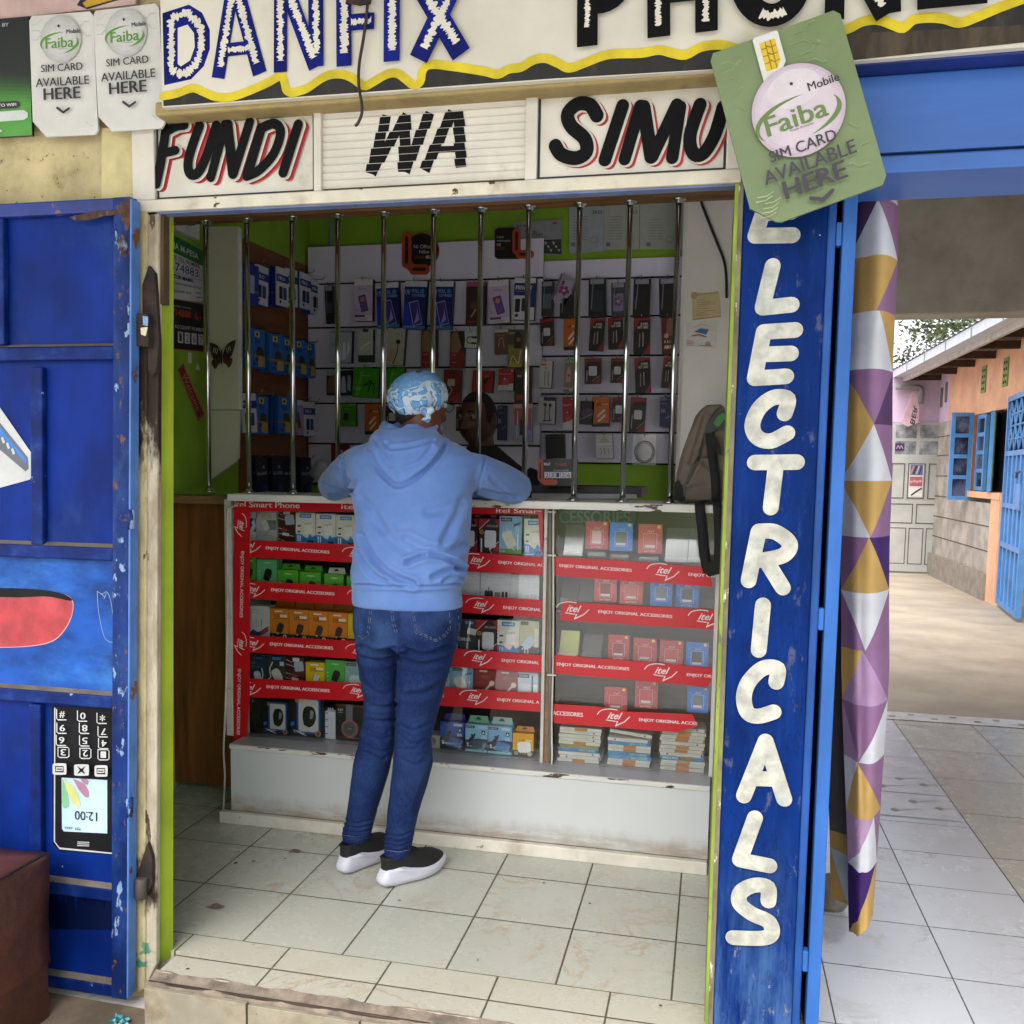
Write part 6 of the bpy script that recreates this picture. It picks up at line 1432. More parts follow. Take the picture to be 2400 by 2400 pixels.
def d_lanyard(A):
    A.r(0, 0, 1, 1, '#b9b795'); A.r(0, 0, 1, .32, '#3a3d3c'); A.r(.06, .88, .45, .98, '#3a3a32'); A.r(.78, .3, .98, .8, '#d0cdb0'); plug(A, .50, .42, .72, -40, '#bfd2e0', '#98aebf', '#c9d6e0'); A.s([(.3, .02), (.3, .25)], .07, '#c9cdd0'); A.s([(.45, .02), (.45, .22)], .07, '#c9cdd0')
def d_recharge(A):
    A.r(0, 0, 1, 1, '#c3ccd6'); A.r(0, .8, .55, .95, '#22304a'); A.t("TECNO", .05, .83, .5, .92, '#c9d0dc', .02); A.p(A.rot(rr(.26, .34), .34, .32, 0), '#dde1e4'); A.r(.68, .1, .74, .9, '#2c3a5c'); A.p(A.rot(rr(.1, .2), .86, .4, 0), '#eceef0')

def goods(name, label, cat, px, y, depth, body, design, group=None, tab=None, tabcol=None, tilt=0.0, parent_label=None):
    u0, v0, u1, v1 = px; x0, z1 = XZ(u0, v0, y); x1, z0 = XZ(u1, v1, y)
    c_ = Vector(((x0 + x1) / 2, y, z0)); M = Matrix.Identity(4)
    if tilt: m_ = Vector(((x0 + x1) / 2, y, (z0 + z1) / 2)); M = Matrix.Translation(m_) @ Matrix.Rotation(math.radians(tilt), 4, 'Y') @ Matrix.Translation(-m_)
    mb = MB(M); mb.LAY = 0.00025
    mb.box(x0, x1, y, y + depth, z0, z1, ink(body))
    if tab:
        th = (z1 - z0) * tab; w_ = x1 - x0
        mb.prism([(x0 + w_ * .06, z1), (x1 - w_ * .02, z1), (x1 - w_ * .08, z1 + th), (x0 + w_ * .14, z1 + th)], y + depth * .5, y + depth * .5 + .0015, ink(tabcol or body))
        mb.poly([(x0 + w_ * .36, z1 + th * .42), (x1 - w_ * .36, z1 + th * .42), (x1 - w_ * .44, z1 + th * .8), (x0 + w_ * .44, z1 + th * .8)], y + depth * .5, ink('#2a2a2a'))
    design(Art(mb, x0, x1, z0, z1, y))
    return tag(mb.build(name, origin=c_), label, cat, group)
YB = 0.930
num = ["first", "second", "third", "fourth", "fifth", "sixth"]
# ---- left case, top shelf
goods("phone_box", "narrow pinkish phone box at the left end of the top glass shelf", "box", (578, 1200, 601, 1266), YB + .02, .03, '#d5cdd2', lambda A: (A.r(0, 0, 1, 1, '#d8d2d4'), A.r(.1, .3, .95, .78, '#2a3566'), A.p([(.3, .3), (.6, .55), (.5, .62), (.8, .78), (.95, .5), (.7, .3)], '#c9cfe0'), A.t("phone", .15, .12, .8, .2, '#a05a78')))
goods("charger_box", "grey charger box with green hanging tab on the top glass shelf", "box", (602, 1193, 648, 1268), YB, .04, '#bcbab2', d_oraibox, tab=.17, tabcol='#6f9a3e')
goods("charger_box", "dark red charger box with white lines on the top glass shelf", "box", (649, 1191, 692, 1270), YB + .015, .04, '#43191c', d_maroon)
for k in range(3): goods("charger_box", f"white and blue charger box, {num[k]} of three left of the person, top shelf", "box", (693 + 47.5 * k, 1201 + 3 * k, 739 + 47.5 * k, 1276 + 3 * k), YB, .045, '#d2d0c4', d_bluewhite, "white and blue charger boxes")
goods("charger_box", "dark red charger box half hidden behind the person's right arm on the top shelf", "box", (1076, 1214, 1119, 1297), YB + .01, .04, '#2a1014', d_redblack, "dark red charger boxes")
goods("charger_box", "dark red charger box with gold seal beside the sky blue box, top shelf", "box", (1122, 1216, 1170, 1298), YB, .04, '#2a1014', d_redblack, "dark red charger boxes")
goods("charger_box", "sky blue charger box with green foot on the top glass shelf", "box", (1171, 1209, 1222, 1300), YB, .045, '#6f9650', d_infinix())
goods("charger_box", "white and blue charger box at the right end of the top shelf", "box", (1229, 1216, 1271, 1304), YB, .045, '#d2d0c4', d_bluewhite, "white and blue charger boxes")
for k, (u0, u1, c_) in enumerate(((700, 738, '#1f3f9c'), (745, 790, '#23479f'), (795, 836, '#1c3a92'))): goods("charger_box", f"dark blue box standing at the back behind the {num[k]} white and blue box", "box", (u0, 1184, u1, 1262), YB + .07, .04, c_, lambda A, c_=c_: (A.r(0, 0, 1, 1, c_), A.s([(.3, .85), (.4, .95), (.6, .95), (.7, .85)], .06, '#7a2030', 3), A.r(.1, .2, .9, .6, '#2b58b8')), "dark boxes at the back of the shelf")
for k, (u0, u1) in enumerate(((1098, 1128), (1132, 1166))): goods("charger_box", f"plain red box at the back of the top shelf, {['left', 'right'][k]} of two", "box", (u0, 1200, u1, 1262), YB + .07, .04, '#7c1a1e', lambda A: (A.r(0, 0, 1, 1, '#84191f'), A.r(.55, .82, .9, .88, '#d0b8b8')), "plain red boxes at the back")
goods("charger_box", "dull green box at the back of the top shelf behind the sky blue box", "box", (1180, 1198, 1240, 1270), YB + .07, .04, '#4f6f38', lambda A: (A.r(0, 0, 1, 1, '#557a3a'), A.r(.6, .7, .95, .9, '#3d4f4a')))
# ---- second shelf
goods("charger_box", "green charger box cut by the red side strip on the second shelf", "box", (570, 1305, 601, 1368), YB, .045, '#4ea22a', d_green())
goods("charger_box", "tall pale green charger box with black plug on the second shelf", "box", (602, 1309, 649, 1374), YB, .05, '#58b268', d_green('#62b47a'), "green charger boxes")
for k in range(4): goods("charger_box", f"bright green charger box, {num[k]} of the low row on the second shelf", "box", (650 + 53 * k + (4 if k > 1 else 0), 1335 + 5 * k, 699 + 53 * k, 1398 + 5 * k), YB, .05, '#4a9a28', d_green('#55ab2e'), "green charger boxes", tab=.22, tabcol=['#4a9a28', '#4a9a28', '#b9bdb4', '#4a9a28'][k])
for k, (u0, v0, u1, v1, tt) in enumerate(((1072, 1338, 1124, 1408, "Adapter"), (1126.5, 1341, 1196, 1412, "45w PD Power Adapter"), (1197.5, 1346, 1263, 1418, "25w PD Charger"))): goods("adapter_box", ["white adapter box beside the person's hip on the second shelf", "white adapter box printed with a black plug on the second shelf", "white adapter box with faint drawings at the right end of the second shelf"][k], "box", (u0, v0, u1, v1), YB, .05, '#c6c6cb', d_white(tt, ['#c6c6cb', '#39393b', '#c6c6cb'][k]), "white adapter boxes")
# ---- third shelf
goods("earphone_box", "white earphone box with blue swirl at the left end of the third shelf", "box", (584, 1419, 632, 1496), YB, .05, '#c9c8c6', d_earbox)
for k in range(4): goods("charger_box", f"orange charger box marked 3.1A, {num[k]} of four on the third shelf", "box", (632 + 45.8 * k, 1425 + 3.2 * k, 677 + 45.8 * k, 1498 + 3.2 * k), YB, .05, '#c86c12', d_orange(), "orange charger boxes")
goods("charger_box", "yellow charger box beside the four orange ones on the third shelf", "box", (815.5, 1438, 860, 1511), YB, .05, '#d6b40e', d_orange('#d9b912', '#d9d6cc', '#1c1a12'))
for k in range(4): goods("charger_box", f"orange box standing behind, {num[k]} of the back row on the third shelf", "box", (648 + 45.5 * k, 1398 + 3.2 * k, 691 + 45.5 * k, 1470 + 3.2 * k), YB + .065, .05, '#b8601a', lambda A: (A.r(0, 0, 1, 1, '#b9621c'), A.p([(.4, .88), (.6, .88), (.52, .93), (.48, .93)], '#2a1a10')), "orange boxes of the back row")
goods("charger_box", "dark grey TECNO charger box beside the jeans pocket on the third shelf", "box", (1072, 1450, 1115, 1535), YB, .045, '#2f3338', d_tecno)
goods("charger_box", "dark red charger box with white plug on the third shelf", "box", (1116, 1452, 1165, 1538), YB, .045, '#2a1014', d_redblack, "dark red charger boxes")
goods("charger_box", "white and blue charger box on the third shelf right of the person", "box", (1166, 1453, 1216, 1541), YB, .045, '#d2d0c4', d_bluewhite, "white and blue charger boxes")
goods("charger_box", "pale yellow grey charger box at the right end of the third shelf", "box", (1218, 1454, 1262, 1544), YB, .045, '#b9b795', d_lanyard)
# ---- fourth shelf
goods("charger_box", "navy charger box at the left end of the fourth shelf", "box", (584, 1532, 625, 1602), YB, .045, '#1d2f49', d_dark())
goods("charger_box", "black charger box with white cabled plug on the fourth shelf", "box", (626, 1534, 670, 1605), YB, .045, '#2c2d2a', d_blackwhite)
goods("charger_box", "dark red charger box with white lines on the fourth shelf", "box", (671, 1537, 714, 1608), YB, .045, '#43191c', d_maroon)
goods("charger_box", "yellow charger box marked 3.1A on the fourth shelf", "box", (716.5, 1551, 761, 1614), YB, .045, '#d2ae12', d_orange('#dab614', '#dcd9cf', '#dab614'))
goods("charger_box", "green charger box with black plug on the fourth shelf", "box", (762.5, 1546, 808, 1612), YB, .045, '#47983a', d_green('#55ad46'), "green charger boxes")
goods("charger_box", "pale teal charger box partly behind the person on the fourth shelf", "box", (809, 1550, 856, 1616), YB, .045, '#7c9a98', d_teal)
goods("charger_box", "light blue charger box edge beside the jeans on the fourth shelf", "box", (1030, 1561, 1056, 1626), YB, .045, '#86b4cc', d_infinix('#7fb4cc'))
goods("charger_box", "light blue charger box with white plug on the fourth shelf", "box", (1058, 1563, 1108, 1630), YB, .045, '#86b4cc', d_infinix('#8cc0d4', '#86b4cc'))
for k in range(2): goods("earphone_box", f"dull red earphone box, {['left', 'right'][k]} of two on the fourth shelf", "box", (1111.5 + 51 * k, 1567 + 4 * k, 1161.5 + 51 * k, 1634 + 4 * k), YB, .045, '#7e201c', d_redear, "red earphone boxes")
goods("charger_box", "white and navy charger box at the right end of the fourth shelf", "box", (1214, 1575, 1261, 1640), YB, .045, '#b9c2cc', d_recharge)
# ---- floor of the left case
zf = 0.3005
def floor_goods(name, label, cat, u0, u1, vt, y, depth, body, design, **k):
    x0, x1 = XZ(u0, 1700, y)[0], XZ(u1, 1700, y)[0]; vb = None
    lo, hi = 1600.0, 1900.0
    for _ in range(40):
        mid = (lo + hi) / 2
        if PY((u0 + u1) / 2, mid, y).z > zf: lo = mid
        else: hi = mid
    return goods(name, label, cat, (u0, vt, u1, lo), y, depth, body, design, **k)
floor_goods("headphone_box", "black headphone box at the left end of the case floor", "box", 583, 617, 1632, .94, .06, '#101013', d_headblack)
floor_goods("mouse_box", "black and blue boxed mouse beside the black headphone box", "box", 618, 679, 1643, .935, .06, '#14161c', d_mouse())
floor_goods("mouse_box", "black and blue boxed mouse beside the stack of white adapters", "box", 681, 759, 1634, .935, .06, '#14161c', d_mouse(True))
stk = thing("adapter_stack", "tower of small white plug adapters between boxed mouse and headphone box", "adapters", (XZ(774, 1700, .945)[0], .945, zf))
x0, x1 = XZ(762, 1700, .945)[0], XZ(786, 1700, .945)[0]
for k in range(4):
    q = MB(); z = zf + .001 + k * .0268; q.box(x0, x1, .945, .975, z, z + .0262, mat('#d3d6dd', 0.4)); q.rect(x0 + .001, z + .018, x0 + .012, z + .022, .945, ink('#2a6f9a'))
    if k == 3: [q.box(x0 + a, x0 + a + .004, .955, .962, z + .0262, z + .038, mat('#d3d6dd', 0.4)) for a in (.006, .014, .023)]
    q.build("adapter", stk, bevel=.001)
floor_goods("headphone_box", "black headphone box marked P47 beside the person's left knee", "box", 787, 853, 1649, .935, .07, '#1b1714', d_phones)
floor_goods("speaker_box", "white small box with round speaker beside the right calf", "box", 1004, 1031, 1720, .94, .05, '#9b9894', lambda A: (A.r(0, 0, 1, 1, '#a5a29e'), A.d(.3, .5, .38, '#77736e'), A.r(0, .93, 1, 1, '#4a3f78')))
floor_goods("charger_box", "deep blue charger box with hanging tab on the case floor", "box", 1032, 1088, 1690, .935, .055, '#1a2c70', d_big('#2456b4', '#20242e', '#2c5f9a', '#20242e'), tab=.23, tabcol='#2a2f80')
floor_goods("charger_box", "light blue charger box with green tab on the case floor", "box", 1091, 1142, 1696, .93, .055, '#7fb0a0', d_big('#86bad2', '#39444c', '#4a5560', '#86bccb', "2A"), tab=.25, tabcol='#6fa98a')
floor_goods("charger_box", "blue charger box with pale tab on the case floor", "box", 1145, 1199, 1700, .928, .055, '#86aab8', d_big('#6fa6d4', '#2c3844', '#3f74ac', '#8fc2cc', "6A"), tab=.25, tabcol='#8fb4b6')
floor_goods("charger_box", "yellow charger box with orange tab at the right of the case floor", "box", 1202, 1250, 1717, .928, .055, '#b9781c', d_yellowbig, tab=.22, tabcol='#c07f28')
# ---- right case: batteries on clear stands
RB, RB2, BB = '#b0343a', '#c0453c', '#1f6fc4'
bats = [((1373, 1221, 1425, 1288), RB, '#d2a9a4', "pinkish red battery card with pale battery on the top shelf of the right case"), ((1430, 1224, 1482, 1292), BB, '#6e685c', "blue battery card on the top shelf of the right case"), ((1497, 1228, 1551, 1298), RB2, '#c25a50', "orange red battery card on the top shelf of the right case"),
        ((1394, 1345, 1445, 1411), RB2, '#7c1c22', "red battery card with dark red battery on the second shelf"), ((1454, 1349, 1506, 1417), RB2, '#c25a50', "orange red battery card in the middle of the second shelf"), ((1525, 1354, 1575, 1421), BB, '#6f6c64', "blue battery card with grey battery on the second shelf"), ((1585, 1357, 1637, 1425), '#1b66b8', '#34383e', "blue battery card with white shield at the right of the second shelf"),
        ((1426, 1487, 1474, 1549), '#b02f28', '#8a2424', "red battery card in the clear stand on the third shelf, leftmost of three"), ((1485, 1495, 1538, 1558), RB, '#b84a4a', "crimson battery card on the third shelf, middle of three red ones"), ((1547, 1500, 1600, 1564), RB, '#b84438', "crimson battery card on the third shelf, beside the blue one"), ((1609, 1504, 1659, 1572), BB, '#3f4248', "blue battery card at the right end of the third shelf"),
        ((1417, 1609, 1469, 1672), RB, '#b84a4a', "crimson battery card low on the fourth shelf"), ((1489, 1594, 1540, 1662), RB, '#b83a44', "crimson battery card standing higher on the fourth shelf"), ((1612, 1608, 1659, 1672), BB, '#6f7278', "blue battery card at the right end of the fourth shelf")]
for k, (r_, bg_, inn, lb) in enumerate(bats):
    goods("battery_card", lb, "battery", r_, YB + .02, .004 if k % 3 else .008, '#c9c2b0' if k in (8, 9) else bg_, d_battery(bg_, inn, '#d6cfcc', "BATTERY" if bg_ != BB else None), "battery cards in the right case")
M_ACR = M_GLASS
def stand(px, label, y=YB + .03):
    u0, v0, u1, v1 = px; x0, z1 = XZ(u0, v0, y); x1, z0 = XZ(u1, v1, y)
    q = MB(); q.add([(x0, y, z0), (x1, y, z0), (x1 + .004, y + .035, z1), (x0 + .004, y + .035, z1), (x0, y - .012, z0), (x1, y - .012, z0), (x1, y - .012, z0 + .018), (x0, y - .012, z0 + .018)], [(0, 1, 2, 3), (4, 5, 1, 0), (4, 5, 6, 7)], M_STAND)
    tag(q.build("clear_stand"), label, "stand", "clear acrylic stands")
t = NT("clear_acrylic"); tb = t.n("ShaderNodeBsdfTransparent"); tb.inputs[0].default_value = (.86, .88, .88, 1); gb = t.n("ShaderNodeBsdfGlossy"); gb.inputs["Roughness"].default_value = .08; df = t.n("ShaderNodeBsdfDiffuse"); df.inputs[0].default_value = (.5, .52, .53, 1)
m1 = t.n("ShaderNodeMixShader"); m1.inputs[0].default_value = .10; t.t.links.new(tb.outputs[0], m1.inputs[1]); t.t.links.new(gb.outputs[0], m1.inputs[2]); m2 = t.n("ShaderNodeMixShader"); m2.inputs[0].default_value = .14; t.t.links.new(m1.outputs[0], m2.inputs[1]); t.t.links.new(df.outputs[0], m2.inputs[2]); t.t.links.new(m2.outputs[0], t.out.inputs[0]); M_STAND = t.m
stand((1322, 1230, 1364, 1303), "empty clear stand left of the pinkish red battery card, top shelf"); stand((1560, 1238, 1610, 1318), "empty clear stand right of the orange red battery card, top shelf"); stand((1614, 1239, 1642, 1318), "empty clear stand behind the hanging bag strap, top shelf")
stand((1378, 1290, 1418, 1306), "clear stand under the pinkish red battery card, top shelf"); stand((1432, 1294, 1472, 1312), "clear stand under the blue battery card, top shelf"); stand((1498, 1300, 1542, 1318), "clear stand under the orange red battery card, top shelf")
stand((1314, 1362, 1352, 1414), "empty clear stand at the far left of the second shelf"); stand((1355, 1362, 1390, 1416), "empty clear stand beside the dark red battery, second shelf"); stand((1364, 1488, 1408, 1540), "empty clear stand right of the yellow note card, third shelf")
q = MB(); x0, z1 = XZ(1311, 1478, YB + .02); x1, z0 = XZ(1357, 1536, YB + .02); yq = YB + .02
q.add([(x0, yq, z0), (x1 - .004, yq, z0), (x1, yq + .012, z1), (x0 + .006, yq + .012, z1), (x1 - .001, yq + .02, z0)], [(0, 1, 2, 3), (1, 4, 2)], mat('#b9b877', 0.6, var=.05)); q.box(x0 - .004, x1 - .008, yq - .012, yq - .010, z0 - .004, z0 + .007, ink('#d6cfb4'))
tag(q.build("note_card"), "folded pale yellow note card on the third shelf of the right case", "card")
# ---- stacks of flat service boxes
BW, BH, BD = 0.150, 0.0123, 0.10
SW = mat('#cbc9c1', 0.5, var=.05, dirt='#a09a8a', da=.62, name="service_box_white")
def service_proto(kind):
    mb = MB(); mb.LAY = .0002
    mb.box(-BW / 2, BW / 2, 0, BD, 0, BH, SW if kind != 'b' else ink('#3f88bc')); A = Art(mb, -BW / 2, BW / 2, 0, BH, 0)
    A.r(0, .92, 1, 1, '#a9a79e'); A.r(0, 0, 1, .06, '#8d8a80')
    if kind == 'o': A.r(.36, .08, .66, .9, '#b97a38'); A.t("GALAXY", .08, .35, .28, .65, '#a5a39c')
    if kind == 'w': A.t("GALAXY S SERIES", .42, .35, .76, .65, '#8a8a88'); A.d(.83, .5, .022, '#4a4a48', 8); A.t("SM-A", .06, .4, .16, .65, '#a5a5a0')
    if kind == 't': A.t("LCD TOUCH PLUS", .26, .35, .56, .65, '#8a8a88'); A.d(.17, .5, .022, '#3a3a38', 8); A.r(.94, .1, .97, .9, '#35506e'); A.r(.98, .1, .995, .9, '#35506e')
    if kind == 'b': A.t("KING SCREEN", .52, .2, .90, .8, '#8fc4bc', .02); A.t("service", .10, .4, .26, .7, '#8fb4d6'); A.r(.92, .05, 1, .95, '#2f74ac')
    if kind == 's': A.r(0, .06, 1, .94, '#3f88bc'); A.t("SERVICE PACK", .06, .2, .42, .8, '#c9dcea', .03); A.r(.44, .06, .76, .94, '#8a7a58')
    return mb.mesh("service_box", Vector((0, 0, 0)))
PR = {k: service_proto(k) for k in "owtbs"}
KN = dict(o="white service box with orange tape", w="white service box with small grey print", t="white service box with dark dot and end marks", b="blue service box lettered KING", s="blue SERVICE PACK box with tape")
stacks = [("left", 1298, 1412, "ot_wbwwwo"[0:9]), ("middle", 1413, 1537, "totbbootbt"), ("right", 1533, 1659, "ooostoowowoow")]
stacks = [("left", 1300, 1412, ["o", "t", "w", "b", "o", "w", "w", "w", "o"]), ("middle", 1414, 1536, ["o", "o", "b", "b", "o", "o", "b", "t", "w"]), ("right", 1536, 1660, ["o", "o", "o", "s", "t", "o", "o", "w", "o", "o", "o", "w"])]
for nm, u0, u1, seq in stacks:
    cx = XZ((u0 + u1) / 2, 1780, .915)[0]
    for i, k in enumerate(seq):
        o = bpy.data.objects.new("service_box", PR[k]); COL.objects.link(o)
        z = zf + .0005 + i * (BH + .0006)
        o.location = (cx + rnd.uniform(-.006, .006), .915 + rnd.uniform(0, .012), z + (.0115 if nm == "left" and i > 3 else 0)); o.rotation_euler = (0, 0, math.radians(rnd.uniform(-2.5, 2.5)))
        if nm == "middle" and i == len(seq) - 1: o.rotation_euler = (0, math.radians(5.5), 0); o.location.z += .009
        tag(o, f"{KN[k]}, {['lowest', 'second', 'third', 'fourth', 'fifth', 'sixth', 'seventh', 'eighth', 'ninth', 'tenth', 'eleventh', 'twelfth'][i]} up in the {nm} stack", "box", "service boxes in three stacks")
    if nm == "left":
        q = MB(); q.box(cx - .07, cx + .07, .92, 1.0, zf + .0005 + 4 * (BH + .0006), zf + .0005 + 4 * (BH + .0006) + .0112, mat('#8a8a52', .7)); tag(q.build("packing_foam"), "flat olive packing between the boxes of the left stack", "packing")
# ---- goods hanging on the slatted walls
yH = yW - 0.062
def hang(sw, name, label, cat, px, design, body='#1a1a1e', depth=.014, y=None, white_top=False, tilt=0, group="packs hanging on the slatted walls"):
    y = y or yH
    o = goods(name, label, cat, px, y, depth, body, design, group, tilt=tilt)
    cx = (px[0] + px[2]) / 2; p = PY(cx, px[1] + 5, y)
    hook(sw, p.x, p.z + .012, wloc(sw).y, L=wloc(sw).y - y + .012)
    return o
def S7(a, b, c_, d_): return (700 + a / 3.22, 500 + b / 3.22, 700 + c_ / 3.22, 500 + d_ / 3.22)
def S8(a, b, c_, d_): return (1200 + a / 2.576, 450 + b / 2.576, 1200 + c_ / 2.576, 450 + d_ / 2.576)
def h_case(bg='#121216', hi='#3c3c48', fl=None):
    def f(A):
        A.r(0, 0, 1, 1, bg); A.r(.1, .86, .9, .99, '#8d909a'); A.p(A.rot(rr(.36, .62, .2), .5, .42, 0), hi)
        A.p([(.12, .2), (.2, .2), (.3, .9), (.24, .9)], '#6d6f7c')
        if fl:
            for k in range(5): A.d(.5 + .2 * math.cos(k * 1.26), .45 + .11 * math.sin(k * 1.26), .11, fl, 10)
            A.d(.5, .45, .06, '#e0d040', 8)
        A.d(.32, .74, .06, '#1a1a1e', 8); A.d(.32, .66, .06, '#1a1a1e', 8)
    return f
def h_purple(A):
    A.r(0, 0, 1, 1, '#c6b3d6'); A.r(0, .86, 1, 1, '#d9d6de'); A.r(0, 0, 1, .14, '#d2cdd8'); A.t("Galaxy", .2, .74, .7, .80, '#7c4fa0', .01, .2); A.p(A.rot(rr(.2, .42, .15), .5, .42, 14), '#2a1a3c'); A.p(A.rot(rr(.17, .38, .15), .5, .42, 14), '#6d4a9c'); A.d(.45, .52, .12, '#c98a6c', 12); A.r(.05, .09, .6, .14, '#5c2f86'); A.t("FULL GLUE", .3, .03, .7, .06, '#5a5560'); A.d(.14, .26, .07, '#a68fc0', 10)
def h_uv(A):
    A.r(0, 0, 1, 1, '#101a66'); A.r(0, .88, 1, 1, '#c9ccd6'); A.p([(0, 0), (.45, 0), (.2, .5), (0, .55)], '#2434c4'); A.t("UV", .04, .70, .26, .82, '#7c9cd6', .02); A.t("FULL", .34, .75, .66, .83, '#7fa0d8', .02); A.t("COVERED", .34, .67, .95, .73, '#7fa0d8', .02); A.d(.80, .79, .10, '#2a86b0', 14)
    A.p(A.rot(rr(.22, .52, .1), .55, .33, 14), '#8f9ad0'); A.p(A.rot(rr(.19, .48, .1), .56, .33, 14), '#3a2f80'); A.p([(.5, .1), (.62, .35), (.58, .5), (.74, .2)], '#8d8fe0', 3); A.r(0, 0, 1, .07, '#2f6fa8')
    for k in range(4): A.d(.12 + .13 * k, .045, .04, '#7fb6e0', 8)
def h_privacy(A):
    A.r(0, 0, 1, 1, '#d5d6dc'); A.r(0, .58, 1, .88, '#20286c'); A.p([(.6, .3), (1, .3), (1, .6), (.5, .6)], '#20286c'); A.t("PRIVACY", .08, .72, .84, .82, '#c9cce0', .03); A.s([(.1, .68), (.6, .68)], .015, '#9aa0cc'); A.p(A.rot(rr(.12, .3, .3), .2, .34, 0), '#1c1e28'); A.p(A.rot(rr(.16, .3, .3), .55, .36, 0), '#2b3040'); A.d(.18, .1, .08, '#20286c', 10)
def h_maroon(A):
    A.r(0, 0, 1, 1, '#3a1218'); A.r(0, .9, 1, 1, '#9c4a70'); A.d(.45, .45, .22, '#5a3a30'); A.s([(.3, .2), (.5, .35)], .08, '#b59a4a')
    A.r(.1, .06, .6, .1, '#8a3020')
def h_bag(A):
    A.r(0, 0, 1, 1, '#a7b3c4'); A.r(0, .93, 1, 1, '#7f93ac'); A.p([(.55, .1), (.75, .12), (.7, .6), (.6, .62)], '#d8dee8', 2); A.p([(.78, .2), (.92, .4), (.86, .7)], '#e3e8f0', 2); A.r(.1, .5, .35, .62, '#8a9ab2')
def h_cable(A):
    A.r(0, 0, 1, 1, '#b9bcbc'); A.r(0, 0, 1, .2, '#2a3a40'); A.r(.3, .9, .7, .99, '#2a2c30'); A.t("Fast cable", .2, .66, .8, .70, '#7a7e80'); A.s([(.15, .38), (.75, .58)], .12, '#d9dadc'); A.s([(.2, .26), (.8, .44)], .10, '#cfd0d4')
def h_ear(A):
    A.r(0, 0, 1, 1, '#b7b3a2'); A.t("LUKE", .38, .82, .70, .87, '#77736a'); A.p([(.05, .1), (.3, .1), (.45, .4), (.2, .48)], '#c29a70', 3); A.d(.62, .64, .13, '#17171a'); A.s([(.62, .6), (.6, .35), (.4, .05)], .06, '#1c1c20', 3)
def h_face(A):
    A.r(0, 0, 1, 1, '#5a2a20'); A.r(0, 0, 1, .42, '#8c241c'); A.p([(.1, .42), (.1, .9), (.6, .96), (.9, .7), (.6, .42)], '#8d6a54', 3); A.p([(.5, .98), (1, .98), (1, .5), (.8, .6)], '#2a1814', 2); A.t("mini", .15, .33, .42, .38, '#d0b8b0'); A.t("charger", .15, .12, .5, .16, '#d0b8b0')
def h_adapter(A):
    A.r(0, 0, 1, 1, '#cfd0d4'); A.s([(.85, .62), (.35, .62), (.2, .45), (.35, .28), (.8, .28)], .07, '#22242a', 3); A.s([(.65, .62), (.92, .62)], .16, '#22242a'); A.s([(.65, .28), (.9, .28)], .16, '#22242a'); A.r(.2, .88, .6, .93, '#8d8f96')
def h_brown(A):
    A.r(0, 0, 1, 1, '#6a4634'); A.r(0, .86, 1, 1, '#c9c4bc'); A.s([(.3, .3), (.4, .6), (.6, .6), (.7, .25)], .05, '#b9a59a', 4); A.t("data line", .2, .72, .8, .78, '#a68a78')
def h_yellow(A):
    A.r(0, 0, 1, 1, '#8a7a3a'); A.r(0, .6, 1, 1, '#4a4438'); A.p([(.4, .5), (.45, .9), (.75, .95), (.95, .5)], '#2a2018', 3); A.d(.68, .74, .14, '#8a6a50'); A.t("LIDU", .05, .88, .4, .94, '#d8d4b8', .02); A.p([(.1, .0), (.95, .0), (.9, .12), (.2, .14)], '#b9a418'); A.s([(.15, .05), (.35, .3), (.7, .1), (.85, .45)], .06, '#d8d4c8', 4)
def h_photo(A):
    A.r(0, 0, 1, 1, '#14182c'); A.r(0, .78, .55, 1, '#9aa0ac'); A.p([(.05, .1), (.1, .7), (.4, .75), (.55, .1)], '#7a5a48', 3); A.p([(.6, .1), (.62, .7), (.75, .72), (.8, .1)], '#aab6d4', 2); A.p([(.84, .2), (.85, .8), (.98, .7), (.97, .15)], '#8d9cc4', 2)
def h_greenbag(A):
    A.r(0, 0, 1, 1, '#3f9a1c'); A.p([(.1, .05), (.3, .9), (.4, .9), (.25, .05)], '#58b630'); A.t("oraimo", .3, .72, .62, .77, '#b6dca0'); A.s([(.42, .4), (.7, .58), (.62, .2)], .05, '#14200e', 3); A.s([(.5, .42), (.8, .5), (.85, .15)], .04, '#14200e', 3); A.t("OF", .12, .22, .34, .34, '#9fd084', .02)
def h_gcharger(A):
    A.r(0, 0, 1, 1, '#3c8f1f'); A.p([(0, .9), (.9, .9), (1, 1), (.1, 1)], '#69b84a'); A.p(A.rot(rr(.16, .22), .35, .42, -12), '#121612'); A.t("oraimo", .25, .74, .7, .80, '#b9dca8'); A.t("10W", .7, .1, .9, .18, '#b9dca8')
def h_orange(A):
    A.r(0, 0, 1, 1, '#c2601a'); A.r(0, 0, 1, .1, '#1e1410'); A.t("6A", .28, .70, .52, .80, '#3a2010', .03); A.r(.56, .72, .9, .77, '#d8a878'); A.s([(.35, .35), (.7, .55)], .13, '#d8d4cc'); A.s([(.4, .18), (.75, .38)], .10, '#e0dcd4')
def h_redbox(A):
    A.r(0, 0, 1, 1, '#7e1418'); A.p([(0, .0), (1, .3), (1, 0)], '#a02a2c'); A.p(A.rot(rr(.22, .2, .4), .45, .6, 0), '#b9b4b0'); A.s([(.2, .1), (.5, .35), (.3, .5)], .05, '#c0b8b4', 3); A.r(.3, .86, .7, .94, '#2a1214')
